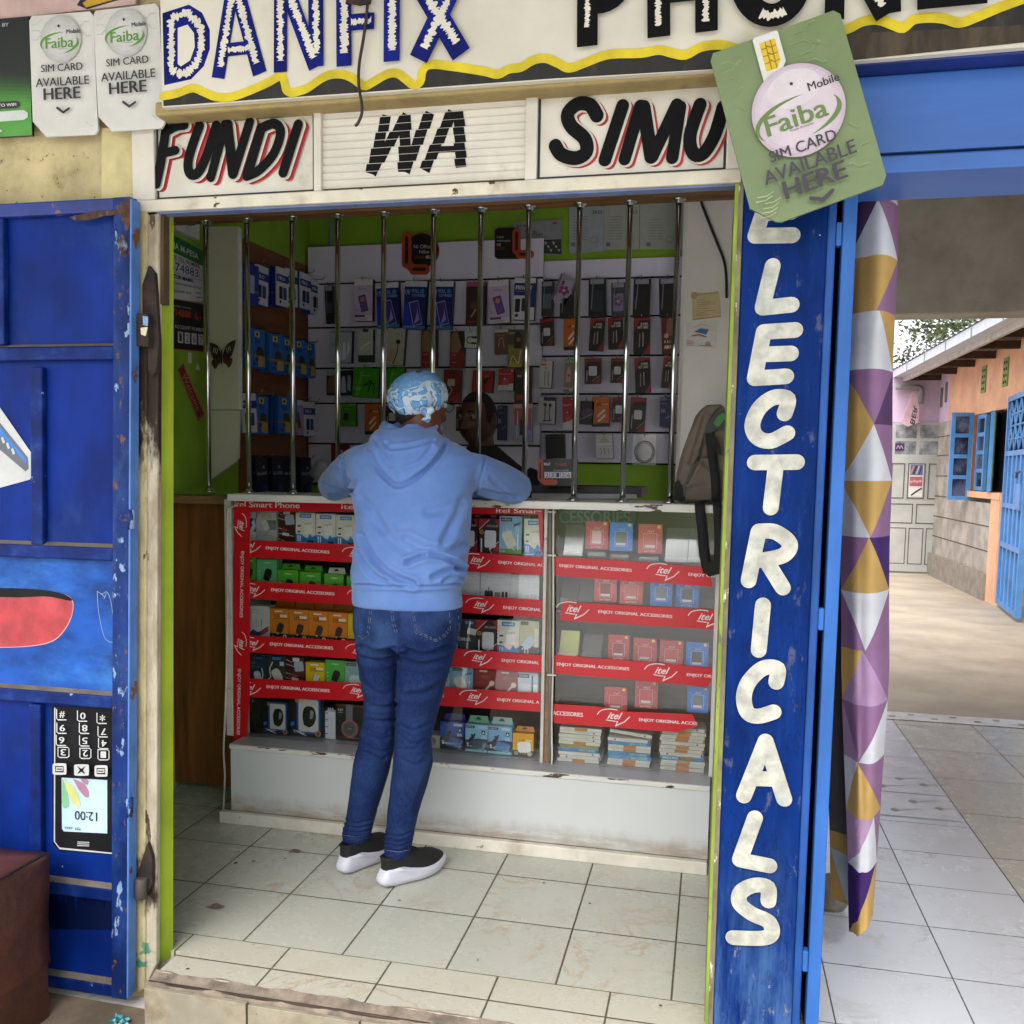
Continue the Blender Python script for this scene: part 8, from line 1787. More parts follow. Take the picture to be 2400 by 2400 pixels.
def carve(me, folds, facing=-0.05, noise_amp=0.0, nscale=6.0):
    """press folds and seams into cloth: each fold is a line on the back of the figure with a width (photo px) and a depth (m)"""
    nrm = [v.normal.copy() for v in me.vertices]
    fl = [([tuple(p) for p in smooth_path(f[0], 4)], f[1], f[2]) for f in folds]
    bb = [(min(p[0] for p in f[0]) - 4 * f[1], max(p[0] for p in f[0]) + 4 * f[1], min(p[1] for p in f[0]) - 4 * f[1], max(p[1] for p in f[0]) + 4 * f[1]) for f in fl]
    for i, v in enumerate(me.vertices):
        d = 0.0
        if nrm[i].y < facing + .25:
            px, py = topx(v.co); w_ = min(1, max(0, (facing + .25 - nrm[i].y) / .25))
            for (P, wd, dep), b in zip(fl, bb):
                if b[0] < px < b[1] and b[2] < py < b[3]:
                    dm = min(segd(px, py, P[k], P[k + 1])[0] for k in range(len(P) - 1)); x = dm / wd
                    if x < 4: d -= w_ * 1.45 * dep * (math.exp(-x * x) - 0.45 * math.exp(-((x - 1.9) / 0.9) ** 2))
        if noise_amp: d += noise_amp * mnoise.noise(v.co * nscale)
        v.co += nrm[i] * d
    me.update()
def bvh_of(me): return BVHTree.FromPolygons([v.co.copy() for v in me.vertices], [list(p.vertices) for p in me.polygons])
def drape(bvh, px, n_=6, off=.0012):
    o = []
    if len(px) == 3 and abs(px[0][0] - px[2][0]) < 60 and n_ == 6: return drape(bvh, px[:2], 5, off) + drape(bvh, px[1:], 5, off)
    for u, v in smooth_path(px, n_) if len(px) > 2 else [(px[0][0] + (px[1][0] - px[0][0]) * i / n_, px[0][1] + (px[1][1] - px[0][1]) * i / n_) for i in range(n_ + 1)]:
        d = ray(u, v).normalized(); h = bvh.ray_cast(CAM_POS, d)
        if h[0] is not None: o.append(tuple(h[0] + h[1] * off))
    return o
def ring_px(v, uL, uR, yc, hd, e=0.85, tilt=0.0):
    a, b = PY(uL, v, yc), PY(uR, v, yc); c_ = (a + b) / 2
    return ((c_.x, yc, c_.z), (b.x - a.x) / 2, hd, e, tilt)
def head_mb(M, m, s_=1.0, female=False):
    mb = MB(M); n, K = 72, 56; vs, fs = [], []
    G = lambda x, w_: math.exp(-(x / w_) ** 2)
    for k in range(K + 1):
        ph = math.pi * k / K
        for j in range(n):
            th = 2 * math.pi * j / n
            x, y, z = .073 * math.sin(ph) * math.cos(th), .094 * math.sin(ph) * math.sin(th), .115 * math.cos(ph)
            if z < 0:
                t_ = -z / .115; x *= 1 - .26 * t_ ** 1.6 + .10 * math.sin(math.pi * t_)
                if y > 0: y *= 1 - .42 * t_
                else: y *= 1 + .10 * math.sin(math.pi * min(1, t_)) - .04 * t_
            if y < 0:
                f = -y / .094
                dy = 0
                nz = max(0, min(1, (.028 - z) / .052))
                if z > -.036: dy -= (.006 + .020 * nz) * G(x, .009 + .006 * nz) * (1 if z < .028 else G(z - .028, .012))
                else: dy -= .026 * G(x, .014) * G(z + .036, .006)
                dy -= .007 * (G(abs(x) - .014, .007)) * G(z + .030, .008)
                dy += .009 * G(abs(x) - .031, .014) * G(z - .013, .010)
                dy -= .005 * G(abs(x) - .026, .022) * G(z - .033, .008)
                dy -= .005 * G(abs(x) - .045, .016) * G(z + .015, .018)
                dy -= .008 * G(x, .021) * (G(z + .056, .006) + 1.05 * G(z + .069, .007)) - .004 * G(x, .024) * G(z + .0625, .0028)
                dy -= .007 * G(x, .02) * G(z + .100, .014)
                y += dy * min(1, f * 1.6)
            vs.append((x * s_, y * s_, z * s_))
    for k in range(K):
        for j in range(n): fs.append((k * n + j, (k + 1) * n + j, (k + 1) * n + (j + 1) % n, k * n + (j + 1) % n))
    mb.add(vs, fs, m, True)
    for sx in (-1, 1):
        mb.ball((sx * .077 * s_, .008 * s_, -.004 * s_), .010 * s_, .020 * s_, .032 * s_, m, 14, 12, Matrix.Rotation(sx * .35, 3, 'Z'))
        mb.ball((sx * .076 * s_, .004 * s_, -.026 * s_), .008 * s_, .011 * s_, .012 * s_, m, 10, 8)
    return mb
def hand_mb(M, m, side=1):
    """palm along +x, fingers beyond it, back of the hand up (+z), thumb on the -y*side edge"""
    mb = MB(M); mb.tube([(-.01, 0, 0), (.03, 0, .002), (.07, 0, .004), (.085, 0, .002)], [(.028, .022), (.038, .017), (.042, .014), (.036, .010)], m, 14)
    for k, (yo, L, a) in enumerate(((-.031, .066, -7), (-.0105, .076, -1), (.0105, .070, 4), (.031, .054, 11))):
        yo *= side; a = math.radians(a * side); c_, s_ = math.cos(a), math.sin(a)
        P = [(.072, yo, .004), (.084 + .36 * L * c_, yo + .36 * L * s_, .008), (.084 + .72 * L * c_, yo + .72 * L * s_, -.002), (.084 + .96 * L * c_, yo + .96 * L * s_, -.016)]
        mb.tube(P, [.0092, .0088, .0080, .0062], m, 10)
    mb.tube([(.012, -.026 * side, -.002), (.040, -.050 * side, -.006), (.064, -.062 * side, -.010), (.082, -.064 * side, -.014)], [.015, .0115, .0098, .0072], m, 10)
    return mb
def frame_to(p, q, up=(0, 0, 1)):
    x = (Vector(q) - Vector(p)).normalized(); z = Vector(up); y = z.cross(x).normalized(); z = x.cross(y)
    return Matrix.Translation(Vector(p)) @ Matrix((x, y, z)).transposed().to_4x4()
def skin_mat(name, h, spec=.35):
    t = NT(name); c = srgb(h)
    col = t.mix(t.noise(14, 4), tuple(x * .82 for x in c[:3]) + (1,), tuple(min(1, x * 1.15) for x in c[:3]) + (1,))
    t.bump(t.noise(420, 3), .12, .0006); t.b.inputs["Subsurface Weight"].default_value = .06; t.b.inputs["Subsurface Radius"].default_value = (.01, .004, .002)
    return t.fin(col, .48, 0, spec)
ALB = 0.84
SK_W, SK_M = skin_mat("brown_skin", '#6d4029'), skin_mat("dark_brown_skin", '#4e3022')
# cloth materials
t = NT("blue_fleece"); n1 = t.noise(900, 2, .5); n2 = t.noise(7, 5, .6)
col = t.mix(t.step(n2, .3, .7), srgb('#6184c6'), srgb('#6f93d2')); col = t.mix(t.math('MULTIPLY', t.step(n1, .45, .8), .25), col, srgb('#8fabdc'))
t.bump(t.math('ADD', t.math('MULTIPLY', t.noise(1400, 2), .5), t.math('MULTIPLY', t.noise(55, 4), .5)), .22, .0025); t.b.inputs["Sheen Weight"].default_value = .25; M_HOOD = t.fin(col, .9, 0, .2)
t = NT("ribbed_blue_cuff"); X, Y, Z = t.sep(); rib = t.math('SINE', t.math('MULTIPLY', X, 1500)); t.bump(rib, .25, .0015); M_RIB = t.fin(t.mix(t.noise(9), srgb('#6488ca'), srgb('#7196d4')), .9, 0, .2)
t = NT("blue_denim"); v_ = t.scalev((1, 1, .12)); st1 = t.noise(520, 3, .6, v_); wear = t.noise(6, 5, .6); fine = t.noise(900, 2)
col = t.mix(t.step(st1, .3, .75), srgb('#06133a'), srgb('#18356f')); X, Y, Z = t.sep()
up_ = t.step(Z, .55, .95); col = t.mix(t.math('MULTIPLY', t.math('MULTIPLY', t.step(wear, .42, .72), .55), t.math('ADD', t.math('MULTIPLY', up_, .55), .35)), col, srgb('#4a6ba2'))
col = t.mix(t.math('MULTIPLY', t.step(fine, .55, .8), .25), col, srgb('#7f98c0')); t.bump(t.math('ADD', t.math('MULTIPLY', st1, .4), t.math('MULTIPLY', t.noise(34, 4, .6), .8)), .5, .004); M_DENIM = t.fin(col, .85, 0, .2)
M_STITCH = mat('#6c7486', .8, var=.3, vs=200, name="stitch_thread")
M_SHOE = mat('#101012', .75, var=.3, vs=60, bump=.4, bs=500); M_SOLE = mat('#cfcfdc', .5, var=.04, dirt='#a8a4a0', da=.64, ds=14)

# ---------------------------------------------------------------- customer
P1 = thing("person", "person in a blue hoodie, jeans and blue bandana leaning on the counter, seen from behind", "person", (.24, .48, 0.0))
def mt(): return MB()
HM = Matrix.Translation(tuple(PY(982, 948, .63))) @ Matrix.Rotation(math.radians(145), 4, 'Z') @ Matrix.Rotation(math.radians(8), 4, 'X')
ske = head_mb(HM, SK_W, .97)
tor = [ring_px(1500, 845, 1066, .47, .085), ring_px(1411, 850, 1062, .47, .09), ring_px(1300, 862, 1060, .50, .09), ring_px(1200, 862, 1070, .53, .10), ring_px(1110, 830, 1106, .56, .085), ring_px(1060, 842, 1072, .575, .075), ring_px(1030, 915, 1040, .59, .06), ring_px(1005, 945, 1032, .605, .055, 1), ring_px(960, 945, 1030, .62, .058, 1)]
b = mt(); b.loft(tor, SK_W)
def limb(pts, m, n=16): q = MB(); q.tube([p for p, r_ in pts], [r_ for p, r_ in pts], m, n, smooth=0); return q
LS, LE, LW = PY(846, 1082, .57), PY(785, 1137, .81), PY(893, 1141, .885)
RS, RE, RW = PY(1096, 1098, .57), PY(1205, 1143, .81), PY(1092, 1152, .885)
def mid(a, b_, t_): return a.lerp(b_, t_)
arms = []
for S_, E_, W_, sd__ in ((LS, LE, LW, 1), (RS, RE, RW, -1)):
    arms.append(limb([(S_, .045), (mid(S_, E_, .5), .040), (E_, .034), (mid(E_, W_, .5), .032), (W_, .024)], SK_W))
    d_ = (W_ - E_).normalized(); arms.append(hand_mb(frame_to(W_ + d_ * .01 - Vector((0, 0, .004)), W_ + d_ * .2 + Vector((0, .03, -.01))), SK_W, sd__))
LEG = {"l": [(1440, 838, 955, .475, .085), (1500, 838, 952, .475, .092), (1549, 843, 937, .48, .085), (1624, 856, 933, .49, .075), (1680, 857, 928, .50, .066), (1735, 845, 926, .505, .062), (1791, 831, 913, .515, .066), (1847, 824, 897, .52, .062), (1903, 816, 880, .525, .052), (1952, 807, 868, .53, .047), (1968, 805, 863, .53, .045)],
       "r": [(1440, 945, 1074, .455, .088), (1500, 945, 1070, .45, .095), (1549, 938, 1057, .45, .09), (1624, 932, 1036, .455, .08), (1680, 930, 1021, .46, .07), (1735, 928, 1008, .46, .066), (1791, 923, 1012, .462, .068), (1847, 917, 997, .465, .064), (1903, 911, 979, .467, .055), (1959, 906, 967, .468, .05), (2004, 903, 958, .468, .046)]}
legs = []
for k_, yadd in (("l", 0), ("r", 0)):
    q = MB(); rg = [ring_px(v, uL + 12, uR - 12, yc, hd - .014, 1) for v, uL, uR, yc, hd in LEG[k_]]
    c_ = rg[-1][0]; rg.append(((c_[0], c_[1] + .004, .055), .030, .036, 1)); rg.append(((c_[0] + .01, c_[1] + .02, .022), .03, .05, 1)); q.loft(rg, SK_W, 18); legs.append(q)
body = fuse([ske, b] + arms + legs, .0045, 3); link(body, "body", P1, SK_W)
# eyes and glasses (turned away from us)
for sx in (-1, 1):
    q = MB(HM); q.ball((sx * .031, -.078, .012), .0125, .011, .0115, mat('#d8d4cc', .2), 14, 10); q.ball((sx * .031, -.0862, .012), .006, .004, .006, mat('#1c120c', .15), 12, 8); q.build("eye", P1)
q = MB(HM)
for sx in (-1, 1):
    q.tube([(sx * (.034 + .022 * math.cos(a * .4189)), -.102, .010 + .017 * math.sin(a * .4189)) for a in range(16)], .0016, ink('#121214'), 6)
    q.tube([(sx * .056, -.100, .014), (sx * .076, -.05, .014), (sx * .082, .01, .010), (sx * .080, .03, -.008)], .0018, ink('#121214'), 6, smooth=3)
q.tube([(-.012, -.104, .012), (.012, -.104, .012)], .0016, ink('#121214'), 6)
gl = q.build("glasses", P1)
# hair at the nape
q = MB(HM); q.ball((0, .022, -.030),   .062, .058, .052, mat('#17110e', .8, var=.4, vs=80, bump=.8, bs=300), 28, 18); q.build("hair", P1)
# headscarf
t = NT("paisley_bandana"); co = t.scalev((1, 1, 1)); X, Y, Z = t.sep()
base_ = t.mix(t.noise(9), srgb('#5f9ad4'), srgb('#79b0e2'))
nz_ = t.noise(9, 1.5, .45, dist=1.6); ln = t.math('ABSOLUTE', t.math('SUBTRACT', t.math('FRACT', t.math('MULTIPLY', nz_, 5.0)), .5))
vor = t.n("ShaderNodeTexVoronoi", feature='DISTANCE_TO_EDGE'); t.set(vor.inputs["Vector"], t.noise(10, 1, .5, col=True)); vor.inputs["Scale"].default_value = 5
lowm = t.math('SUBTRACT', 1.0, t.step(t.math('ADD', Z, t.math('MULTIPLY', t.math('SINE', t.math('MULTIPLY', X, 38)), .018)), PY(950, 905, .6).z - .005 - .0, PY(950, 905, .6).z + .003))
pais = t.math('MAXIMUM', t.math('SUBTRACT', 1.0, t.step(ln, .16, .24)), t.math('SUBTRACT', 1.0, t.step(vor.outputs["Distance"], .05, .09)))
col = t.mix(t.math('MULTIPLY', pais, lowm), base_, srgb('#c5d6e6'))
dk = t.math('SUBTRACT', 1.0, t.step(t.math('ABSOLUTE', t.math('SUBTRACT', ln, .26)), .015, .05)); col = t.mix(t.math('MULTIPLY', t.math('MULTIPLY', dk, lowm), .75), col, srgb('#2c3f66'))
band_z = t.math('ADD', Z, t.math('MULTIPLY', t.math('ABSOLUTE', t.math('SUBTRACT', X, PY(945, 900, .6).x)), -.55))
band = t.math('SUBTRACT', 1.0, t.step(t.math('ABSOLUTE', t.math('SUBTRACT', band_z, PY(945, 912, .6).z)), .005, .0065)); col = t.mix(band, col, srgb('#c0cfdd'))
be = t.math('SUBTRACT', 1.0, t.step(t.math('ABSOLUTE', t.math('SUBTRACT', t.math('ABSOLUTE', t.math('SUBTRACT', band_z, PY(945, 912, .6).z)), .0075)), .0008, .0018)); col = t.mix(t.math('MULTIPLY', be, .8), col, srgb('#2c4574'))
dots = t.n("ShaderNodeTexVoronoi"); dots.inputs["Scale"].default_value = 34; dd = t.math('MULTIPLY', t.math('SUBTRACT', 1.0, t.step(dots.outputs["Distance"], .20, .27)), t.math('SUBTRACT', 1.0, lowm)); col = t.mix(dd, col, srgb('#cfdbe8'))
t.bump(t.math('ADD', t.noise(26, 4), t.math('MULTIPLY', t.noise(700, 2), .15)), .35, .006); M_BAND = t.fin(col, .75, 0, .25)
q = MB(); vs, fs = [], []; hc = PY(979, 930, .63); n, K = 64, 40
for k in range(K + 1):
    ph = math.pi * (k / K) * .77
    for j in range(n):
        th = 2 * math.pi * j / n; x, y, z = math.sin(ph) * math.cos(th), math.sin(ph) * math.sin(th), math.cos(ph)
        r_ = Vector((.0985 * x, .108 * y, .086 * z))
        tuck = max(0, (ph - 1.6) / .7); r_ *= 1 - .10 * tuck
        rip = .0035 * math.sin(th * 9 + 3 * z + 2 * math.sin(th * 2)) * max(0, min(1, (ph - .9))) + .003 * mnoise.noise(Vector((x * 5, y * 5, z * 9)))
        r_ *= 1 + rip / .09
        r_.z += .022 * (r_.y) / .1 * -1 * -.9 * max(0, 1)           # sits higher over the brow, lower at the nape
        vs.append(tuple(hc + Vector((r_.x, r_.y, r_.z * 1.0))))
for k in range(K):
    for j in range(n): fs.append((k * n + j, (k + 1) * n + j, (k + 1) * n + (j + 1) % n, k * n + (j + 1) % n))
q.add(vs, fs, M_BAND, True)
kn = PY(1000, 965, .53); 
q.tube([tuple(kn + Vector((-.018, .012, .012))), tuple(kn + Vector((.0, -.004, 0))), tuple(kn + Vector((.022, .002, .010)))], [.012, .015, .010], M_BAND, 12, smooth=3)
q.tube([tuple(kn), tuple(kn + Vector((.006, -.006, -.018))), tuple(kn + Vector((-.006, .0, -.030)))], [(.010, .006), (.012, .004), (.014, .003)], M_BAND, 10, smooth=3)
q.build("headscarf", P1)
# hoodie
ho = mt(); rows__ = [(1420, 834, 1080, .465, .118), (1413, 832, 1081, .465, .122), (1376, 833, 1076, .465, .122), (1362, 831, 1083, .465, .130), (1341, 830, 1089, .468, .134), (1305, 838, 1093, .478, .134), (1257, 841, 1097, .492, .134), (1209, 840, 1100, .508, .136), (1165, 834, 1102, .525, .138), (1130, 826, 1108, .54, .134), (1097, 815, 1122, .556, .124), (1070, 818, 1115, .566, .112), (1046, 846, 1086, .577, .096), (1028, 892, 1044, .588, .082), (1016, 914, 1034, .60, .072)]
ho.loft([ring_px(*r_, .82) for r_ in rows__], M_HOOD, 40)
sl = []
for S_, E_, W_ in ((LS, LE, LW), (RS, RE, RW)):
    q = MB(); a1 = (E_ - S_).normalized()
    q.tube(smooth_path([tuple(S_ - a1 * .045 + Vector((0, 0, -.004))), tuple(S_ + a1 * .02), tuple(mid(S_, E_, .55)), tuple(E_), tuple(mid(E_, W_, .12) + Vector((0, .01, 0))), tuple(mid(E_, W_, .55)), tuple(W_ + (E_ - W_) * .05)], 5), [.046 + .002 * i for i in range(6)] + [.060, .062, .063, .064, .064, .064, .063, .062, .061, .060, .059, .058, .057, .056, .054, .053, .051, .049, .047, .046, .045, .044, .042, .040, .038][:25], M_HOOD, 18); sl.append(q)
hd = mt(); hd.loft([ring_px(1136, 922, 950, .455, .030, 1), ring_px(1126, 908, 972, .452, .046, .95), ring_px(1106, 890, 1000, .458, .056, .92), ring_px(1080, 870, 1026, .475, .068, .9), ring_px(1050, 860, 1042, .500, .080, .9), ring_px(1026, 870, 1036, .530, .082, .9), ring_px(1008, 884, 1022, .560, .076, .95)], M_HOOD, 32)
col_ = mt(); cc = PY(962, 1012, .615)
col_.tube([(cc.x + .088 * math.cos(a * .2618), cc.y + .082 * math.sin(a * .2618), cc.z + .006 - .030 * math.sin(a * .2618) * -.3 + .010 * math.sin(a * 1.7)) for a in range(25)], .019, M_HOOD, 12)
hood = fuse([ho, hd, col_] + sl, .0055, 4)
carve(hood, [([(833, 1371), (900, 1374), (960, 1375), (1020, 1374), (1078, 1368)], 3.2, .0065),
             ([(846, 1255), (872, 1305), (915, 1345), (968, 1368)], 7, .012), ([(842, 1300), (870, 1345), (905, 1362)], 6, .008), ([(955, 1318), (1000, 1302), (1045, 1308), (1085, 1335)], 6, .013), ([(950, 1265), (1010, 1290), (1065, 1288), (1092, 1270)], 9, .009), ([(1015, 1352), (1050, 1338), (1086, 1336)], 6, .010), ([(1040, 1362), (1062, 1350), (1084, 1352)], 5, .006),
             ([(870, 1215), (930, 1275), (985, 1300)], 10, .006), ([(1085, 1180), (1060, 1230), (1040, 1270)], 9, .007), ([(1092, 1165), (1050, 1190), (1000, 1200)], 10, .005), ([(850, 1170), (880, 1200), (900, 1240)], 9, .005),
             ([(799, 1072), (803, 1105), (816, 1140), (832, 1158)], 2.6, .0040), ([(1136, 1074), (1131, 1105), (1122, 1135), (1114, 1158)], 2.6, .0040), ([(916, 1048), (917, 1075), (923, 1100), (931, 1130)], 2.2, .0045),
             ([(866, 1060), (882, 1095), (906, 1122), (931, 1138), (965, 1126), (1000, 1100), (1030, 1066), (1043, 1042)], 5, .009), ([(905, 1040), (915, 1050), (960, 1046), (1015, 1034)], 4, .006), ([(880, 1030), (900, 1070), (915, 1092)], 5, .005), ([(1010, 1050), (985, 1080), (950, 1096)], 6, .005),
             ([(760, 1135), (790, 1148), (825, 1150)], 4, .006), ([(775, 1160), (805, 1157), (830, 1146)], 4, .005), ([(1130, 1150), (1170, 1160), (1215, 1165)], 5, .006), ([(1150, 1120), (1180, 1150), (1190, 1168)], 5, .004), ([(790, 1100), (812, 1125), (830, 1130)], 6, .005)], noise_amp=.0022, nscale=11)
hoo = link(hood, "hoodie", P1, M_HOOD)
# jeans
je = []
q = mt(); q.loft([ring_px(1395, 845, 1070, .465, .105), ring_px(1411, 836, 1079, .465, .112), ring_px(1440, 834, 1079, .462, .122), ring_px(1475, 834, 1076, .458, .128), ring_px(1510, 840, 1070, .458, .118)], M_DENIM, 36); je.append(q)
for dx, yy_ in ((890, .445), (1012, .425)):
    p = PY(dx, 1475, yy_); q = mt(); q.ball(tuple(p), .074, .098, .088, M_DENIM, 20, 14); je.append(q)
for k_ in "lr":
    q = mt(); q.loft([ring_px(v, uL, uR, yc, hd_, .95) for v, uL, uR, yc, hd_ in LEG[k_]], M_DENIM, 26); je.append(q)
jm = fuse(je, .0055, 3)
fold = [([(932, 1420), (934, 1460), (938, 1495)], 3, .006), ([(938, 1500), (937, 1580), (934, 1640)], 3, .005), ([(845, 1515), (880, 1528), (925, 1520)], 5, .007), ([(945, 1520), (995, 1535), (1060, 1512)], 5, .008), ([(850, 1545), (885, 1552), (930, 1540)], 6, .005), ([(945, 1548), (990, 1560), (1050, 1545)], 6, .005)]
for k in range(5):
    o_, tl = 17 * k + rnd.uniform(-5, 5), rnd.uniform(-9, 9); fold.append(([(850 + rnd.uniform(0, 30), 1692 + o_), (895, 1700 + o_ + tl), (924 - rnd.uniform(0, 20), 1694 + o_ + tl)], rnd.uniform(2.5, 5), rnd.uniform(.002, .0042)))
    o_, tl = 18 * k + rnd.uniform(-5, 5), rnd.uniform(-10, 10); fold.append(([(931 + rnd.uniform(0, 22), 1704 + o_), (970, 1714 + o_ + tl), (1006 - rnd.uniform(0, 28), 1700 + o_ + tl)], rnd.uniform(2.5, 5.5), rnd.uniform(.002, .0042)))
for k in range(4): fold.append(([(810, 1925 + 11 * k), (838, 1930 + 11 * k), (868, 1922 + 11 * k)], 3, .004)); fold.append(([(905, 1955 + 11 * k), (935, 1962 + 11 * k), (965, 1950 + 11 * k)], 3, .004))
fold += [([(852, 1600), (880, 1625), (905, 1630)], 7, .004), ([(1040, 1600), (1000, 1625), (960, 1630)], 8, .005), ([(1012, 1800), (990, 1850), (975, 1900)], 6, .004), ([(870, 1655), (900, 1660), (930, 1650)], 5, .004)]
carve(jm, fold, noise_amp=.0018, nscale=16); bvj = bvh_of(jm)
jo = link(jm, "jeans", P1, M_DENIM)
q = MB()
for ln_ in ([(874, 1418), (869, 1455), (865, 1487)], [(865, 1487), (851, 1498), (841, 1490)], [(869.5, 1418), (864.5, 1455), (861, 1484)], [(963, 1418), (969, 1452), (974, 1483)], [(974, 1483), (998, 1492), (1021, 1503)], [(1021, 1503), (1042, 1492), (1055, 1475)], [(1055, 1475), (1053, 1440), (1052, 1418)], [(967, 1418), (973, 1450), (978, 1480)], [(978, 1480), (998, 1488), (1020, 1499)], [(1020, 1499), (1040, 1488), (1051, 1473)], [(916, 1416), (918, 1450), (926, 1482)], [(921, 1416), (923, 1450), (931, 1482)], [(1072, 1425), (1076, 1470), (1070, 1520)], [(918, 1770), (906, 1830), (886, 1890), (872, 1940)]):
    pts_ = drape(bvj, ln_)
    if len(pts_) > 2:
        for a_, b_ in zip(pts_[::2], pts_[1::2]): q.tube([a_, b_], .0011, M_STITCH, 5)
for (u0, u1, v) in ((806, 864, 1957), (905, 960, 1993)):
    for dv in (0,):
        pts_ = drape(bvj, [(u0, v), ((u0 + u1) / 2, v + 4), (u1, v - 1)]); q.tube(pts_, .0009, M_STITCH, 5) if len(pts_) > 2 else None
q.build("stitching", P1)
# shoes
def shoe(hx, hy, ang, L=.262):
    M = Matrix.Translation((hx, hy, 0)) @ Matrix.Rotation(math.radians(-ang), 4, 'Z')
    def outl(y0, y1, w0, n=36):
        o = []
        for j in range(n):
            a = 2 * math.pi * j / n; s_ = (1 - math.cos(a)) / 2; yy = y0 + (y1 - y0) * s_; tt = s_
            wd = w0 * (.86 + .28 * math.sin(math.pi * min(1, max(0, tt * 1.25 - .25))) - .10 * math.sin(math.pi * tt * 2) * (tt < .5)) * abs(math.sin(a)) ** .55
            o.append((math.copysign(wd, math.sin(a)) , yy))
        return o
    def stack(rows, m):
        mb = MB(M); vs, fs = [], []
        for z, y0, y1, w0, tz in rows: vs += [(x, y, z + tz * max(0, (y / L) - .72) ** 2 * 6 + (.010 * max(0, .12 - y / L) / .12 if z < .01 else 0)) for x, y in outl(y0, y1, w0)]
        n = 36
        for i in range(len(rows) - 1):
            for j in range(n): fs.append((i * n + j, (i + 1) * n + j, (i + 1) * n + (j + 1) % n, i * n + (j + 1) % n))
        fs += [tuple(range(n)), tuple(range((len(rows) - 1) * n, len(rows) * n))[::-1]]
        return mb.add(vs, fs, m, True)
    t_ = thing_part = stack([(.003, .012, L - .012, .042, .03), (.010, -.006, L - .002, .049, .03), (.024, -.014, L, .052, .03), (.038, -.010, L - .003, .050, .024), (.054, .002, L * .42, .043, .0), (.062, .008, L * .28, .038, .0)], M_SOLE)
    sole = t_
    upm = stack([(.034, .004, L - .008, .046, .02), (.052, .004, L - .016, .046, .01), (.066, .005, L * .86, .044, 0), (.079, .005, L * .66, .041, 0), (.091, .003, L * .54, .038, 0), (.098, -.001, L * .45, .036, 0), (.101, .003, L * .41, .032, 0), (.088, .018, L * .38, .025, 0)], M_SHOE)
    upm.tube([(-.042, L * .44, .060), (-.032, L * .50, .084), (.0, L * .52, .096), (.032, L * .50, .084), (.042, L * .44, .060)], .0022, mat('#1d1d20', .6), 6, smooth=4)
    o = upm.build("shoe", P1); s2 = sole.build("sole", o)
    return o
la = PY(834, 1968, .53); ra = PY(930, 2004, .468)
shoe(la.x - .022, la.y - .062, 17); shoe(ra.x - .030, ra.y - .056, 32)

# ---------------------------------------------------------------- shopkeeper behind the bars
yM = 1.52
hc2 = PY(1121, 984, yM)
P2 = thing("person", "shopkeeper in a black shirt standing behind the bars, facing the customer", "person", (hc2.x, yM + .02, 0.0))
HM2 = Matrix.Translation(tuple(hc2)) @ Matrix.Rotation(math.radians(-22), 4, 'Z') @ Matrix.Rotation(math.radians(4), 4, 'X')
hb = head_mb(HM2, SK_M, 1.02); cx2 = hc2.x + .045
tb_ = mt(); tb_.loft([((cx2, yM + .05, .85), .14, .09), ((cx2, yM + .05, 1.0), .145, .10), ((cx2, yM + .04, 1.18), .17, .105), ((cx2, yM + .035, 1.28), .165, .09), ((cx2 - .01, yM + .03, 1.35), .13, .075), ((cx2 - .025, yM + .025, 1.40), .066, .062, 1), ((cx2 - .035, yM + .02, 1.45), .056, .058, 1), ((cx2 - .04, yM + .012, 1.49), .056, .06, 1)], SK_M, 28)
am = []; sv = []
for s_ in (-1, 1):
    S_ = Vector((cx2 + s_ * .20, yM + .03, 1.285)); E_ = Vector((cx2 + s_ * .265, yM - .02, 1.03)); W_ = Vector((cx2 + s_ * .18, yM - .24, 1.13))
    am.append(limb([(S_, .048), (mid(S_, E_, .5), .043), (E_, .036), (mid(E_, W_, .5), .034), (W_, .024)], SK_M)); d_ = (W_ - E_).normalized(); am.append(hand_mb(frame_to(W_ + d_ * .008, W_ + d_ * .1 + Vector((0, -.06, -.03))), SK_M, -s_))
    q = MB(); q.tube(smooth_path([tuple(S_ + Vector((-s_ * .05, 0, .012))), tuple(S_ + Vector((s_ * .012, 0, -.02))), tuple(mid(S_, E_, .35)), tuple(mid(S_, E_, .72))], 4), [.066, .066, .066, .066, .066, .065, .064, .063, .062, .061, .060, .059, .058], SK_M, 16); sv.append(q)
lg = []
for s_ in (-1, 1): q = MB(); q.loft([((cx2 + s_ * .05, yM + .05, .95), .075, .095, 1), ((cx2 + s_ * .08, yM + .05, .72), .078, .085, 1), ((cx2 + s_ * .085, yM + .045, .46), .052, .058, 1), ((cx2 + s_ * .088, yM + .06, .32), .052, .058, 1), ((cx2 + s_ * .09, yM + .06, .09), .034, .04, 1), ((cx2 + s_ * .09, yM + .02, .035), .038, .10, 1), ((cx2 + s_ * .09, yM + .01, .004), .038, .11, 1)], SK_M, 18); lg.append(q)
bm2 = fuse([hb, tb_] + am + lg, .004, 2); link(bm2, "body", P2, SK_M)
for sx in (-1, 1):
    q = MB(HM2); q.ball((sx * .0315, -.0785, .013), .0125, .0115, .0112, mat('#6d665c', .3), 14, 10); q.ball((sx * .0315 - .002, -.0872, .012), .006, .0042, .006, mat('#120a07', .12), 12, 8); q.build("eye", P2)
    q = MB(HM2); q.tube([(sx * .014, -.095, .031), (sx * .030, -.096, .036), (sx * .048, -.084, .031)], [.003, .0036, .002], mat('#0c0908', .9), 8, smooth=3); q.build("eyebrow", P2)
q = MB(HM2); vs, fs = [], []; n, K = 56, 26
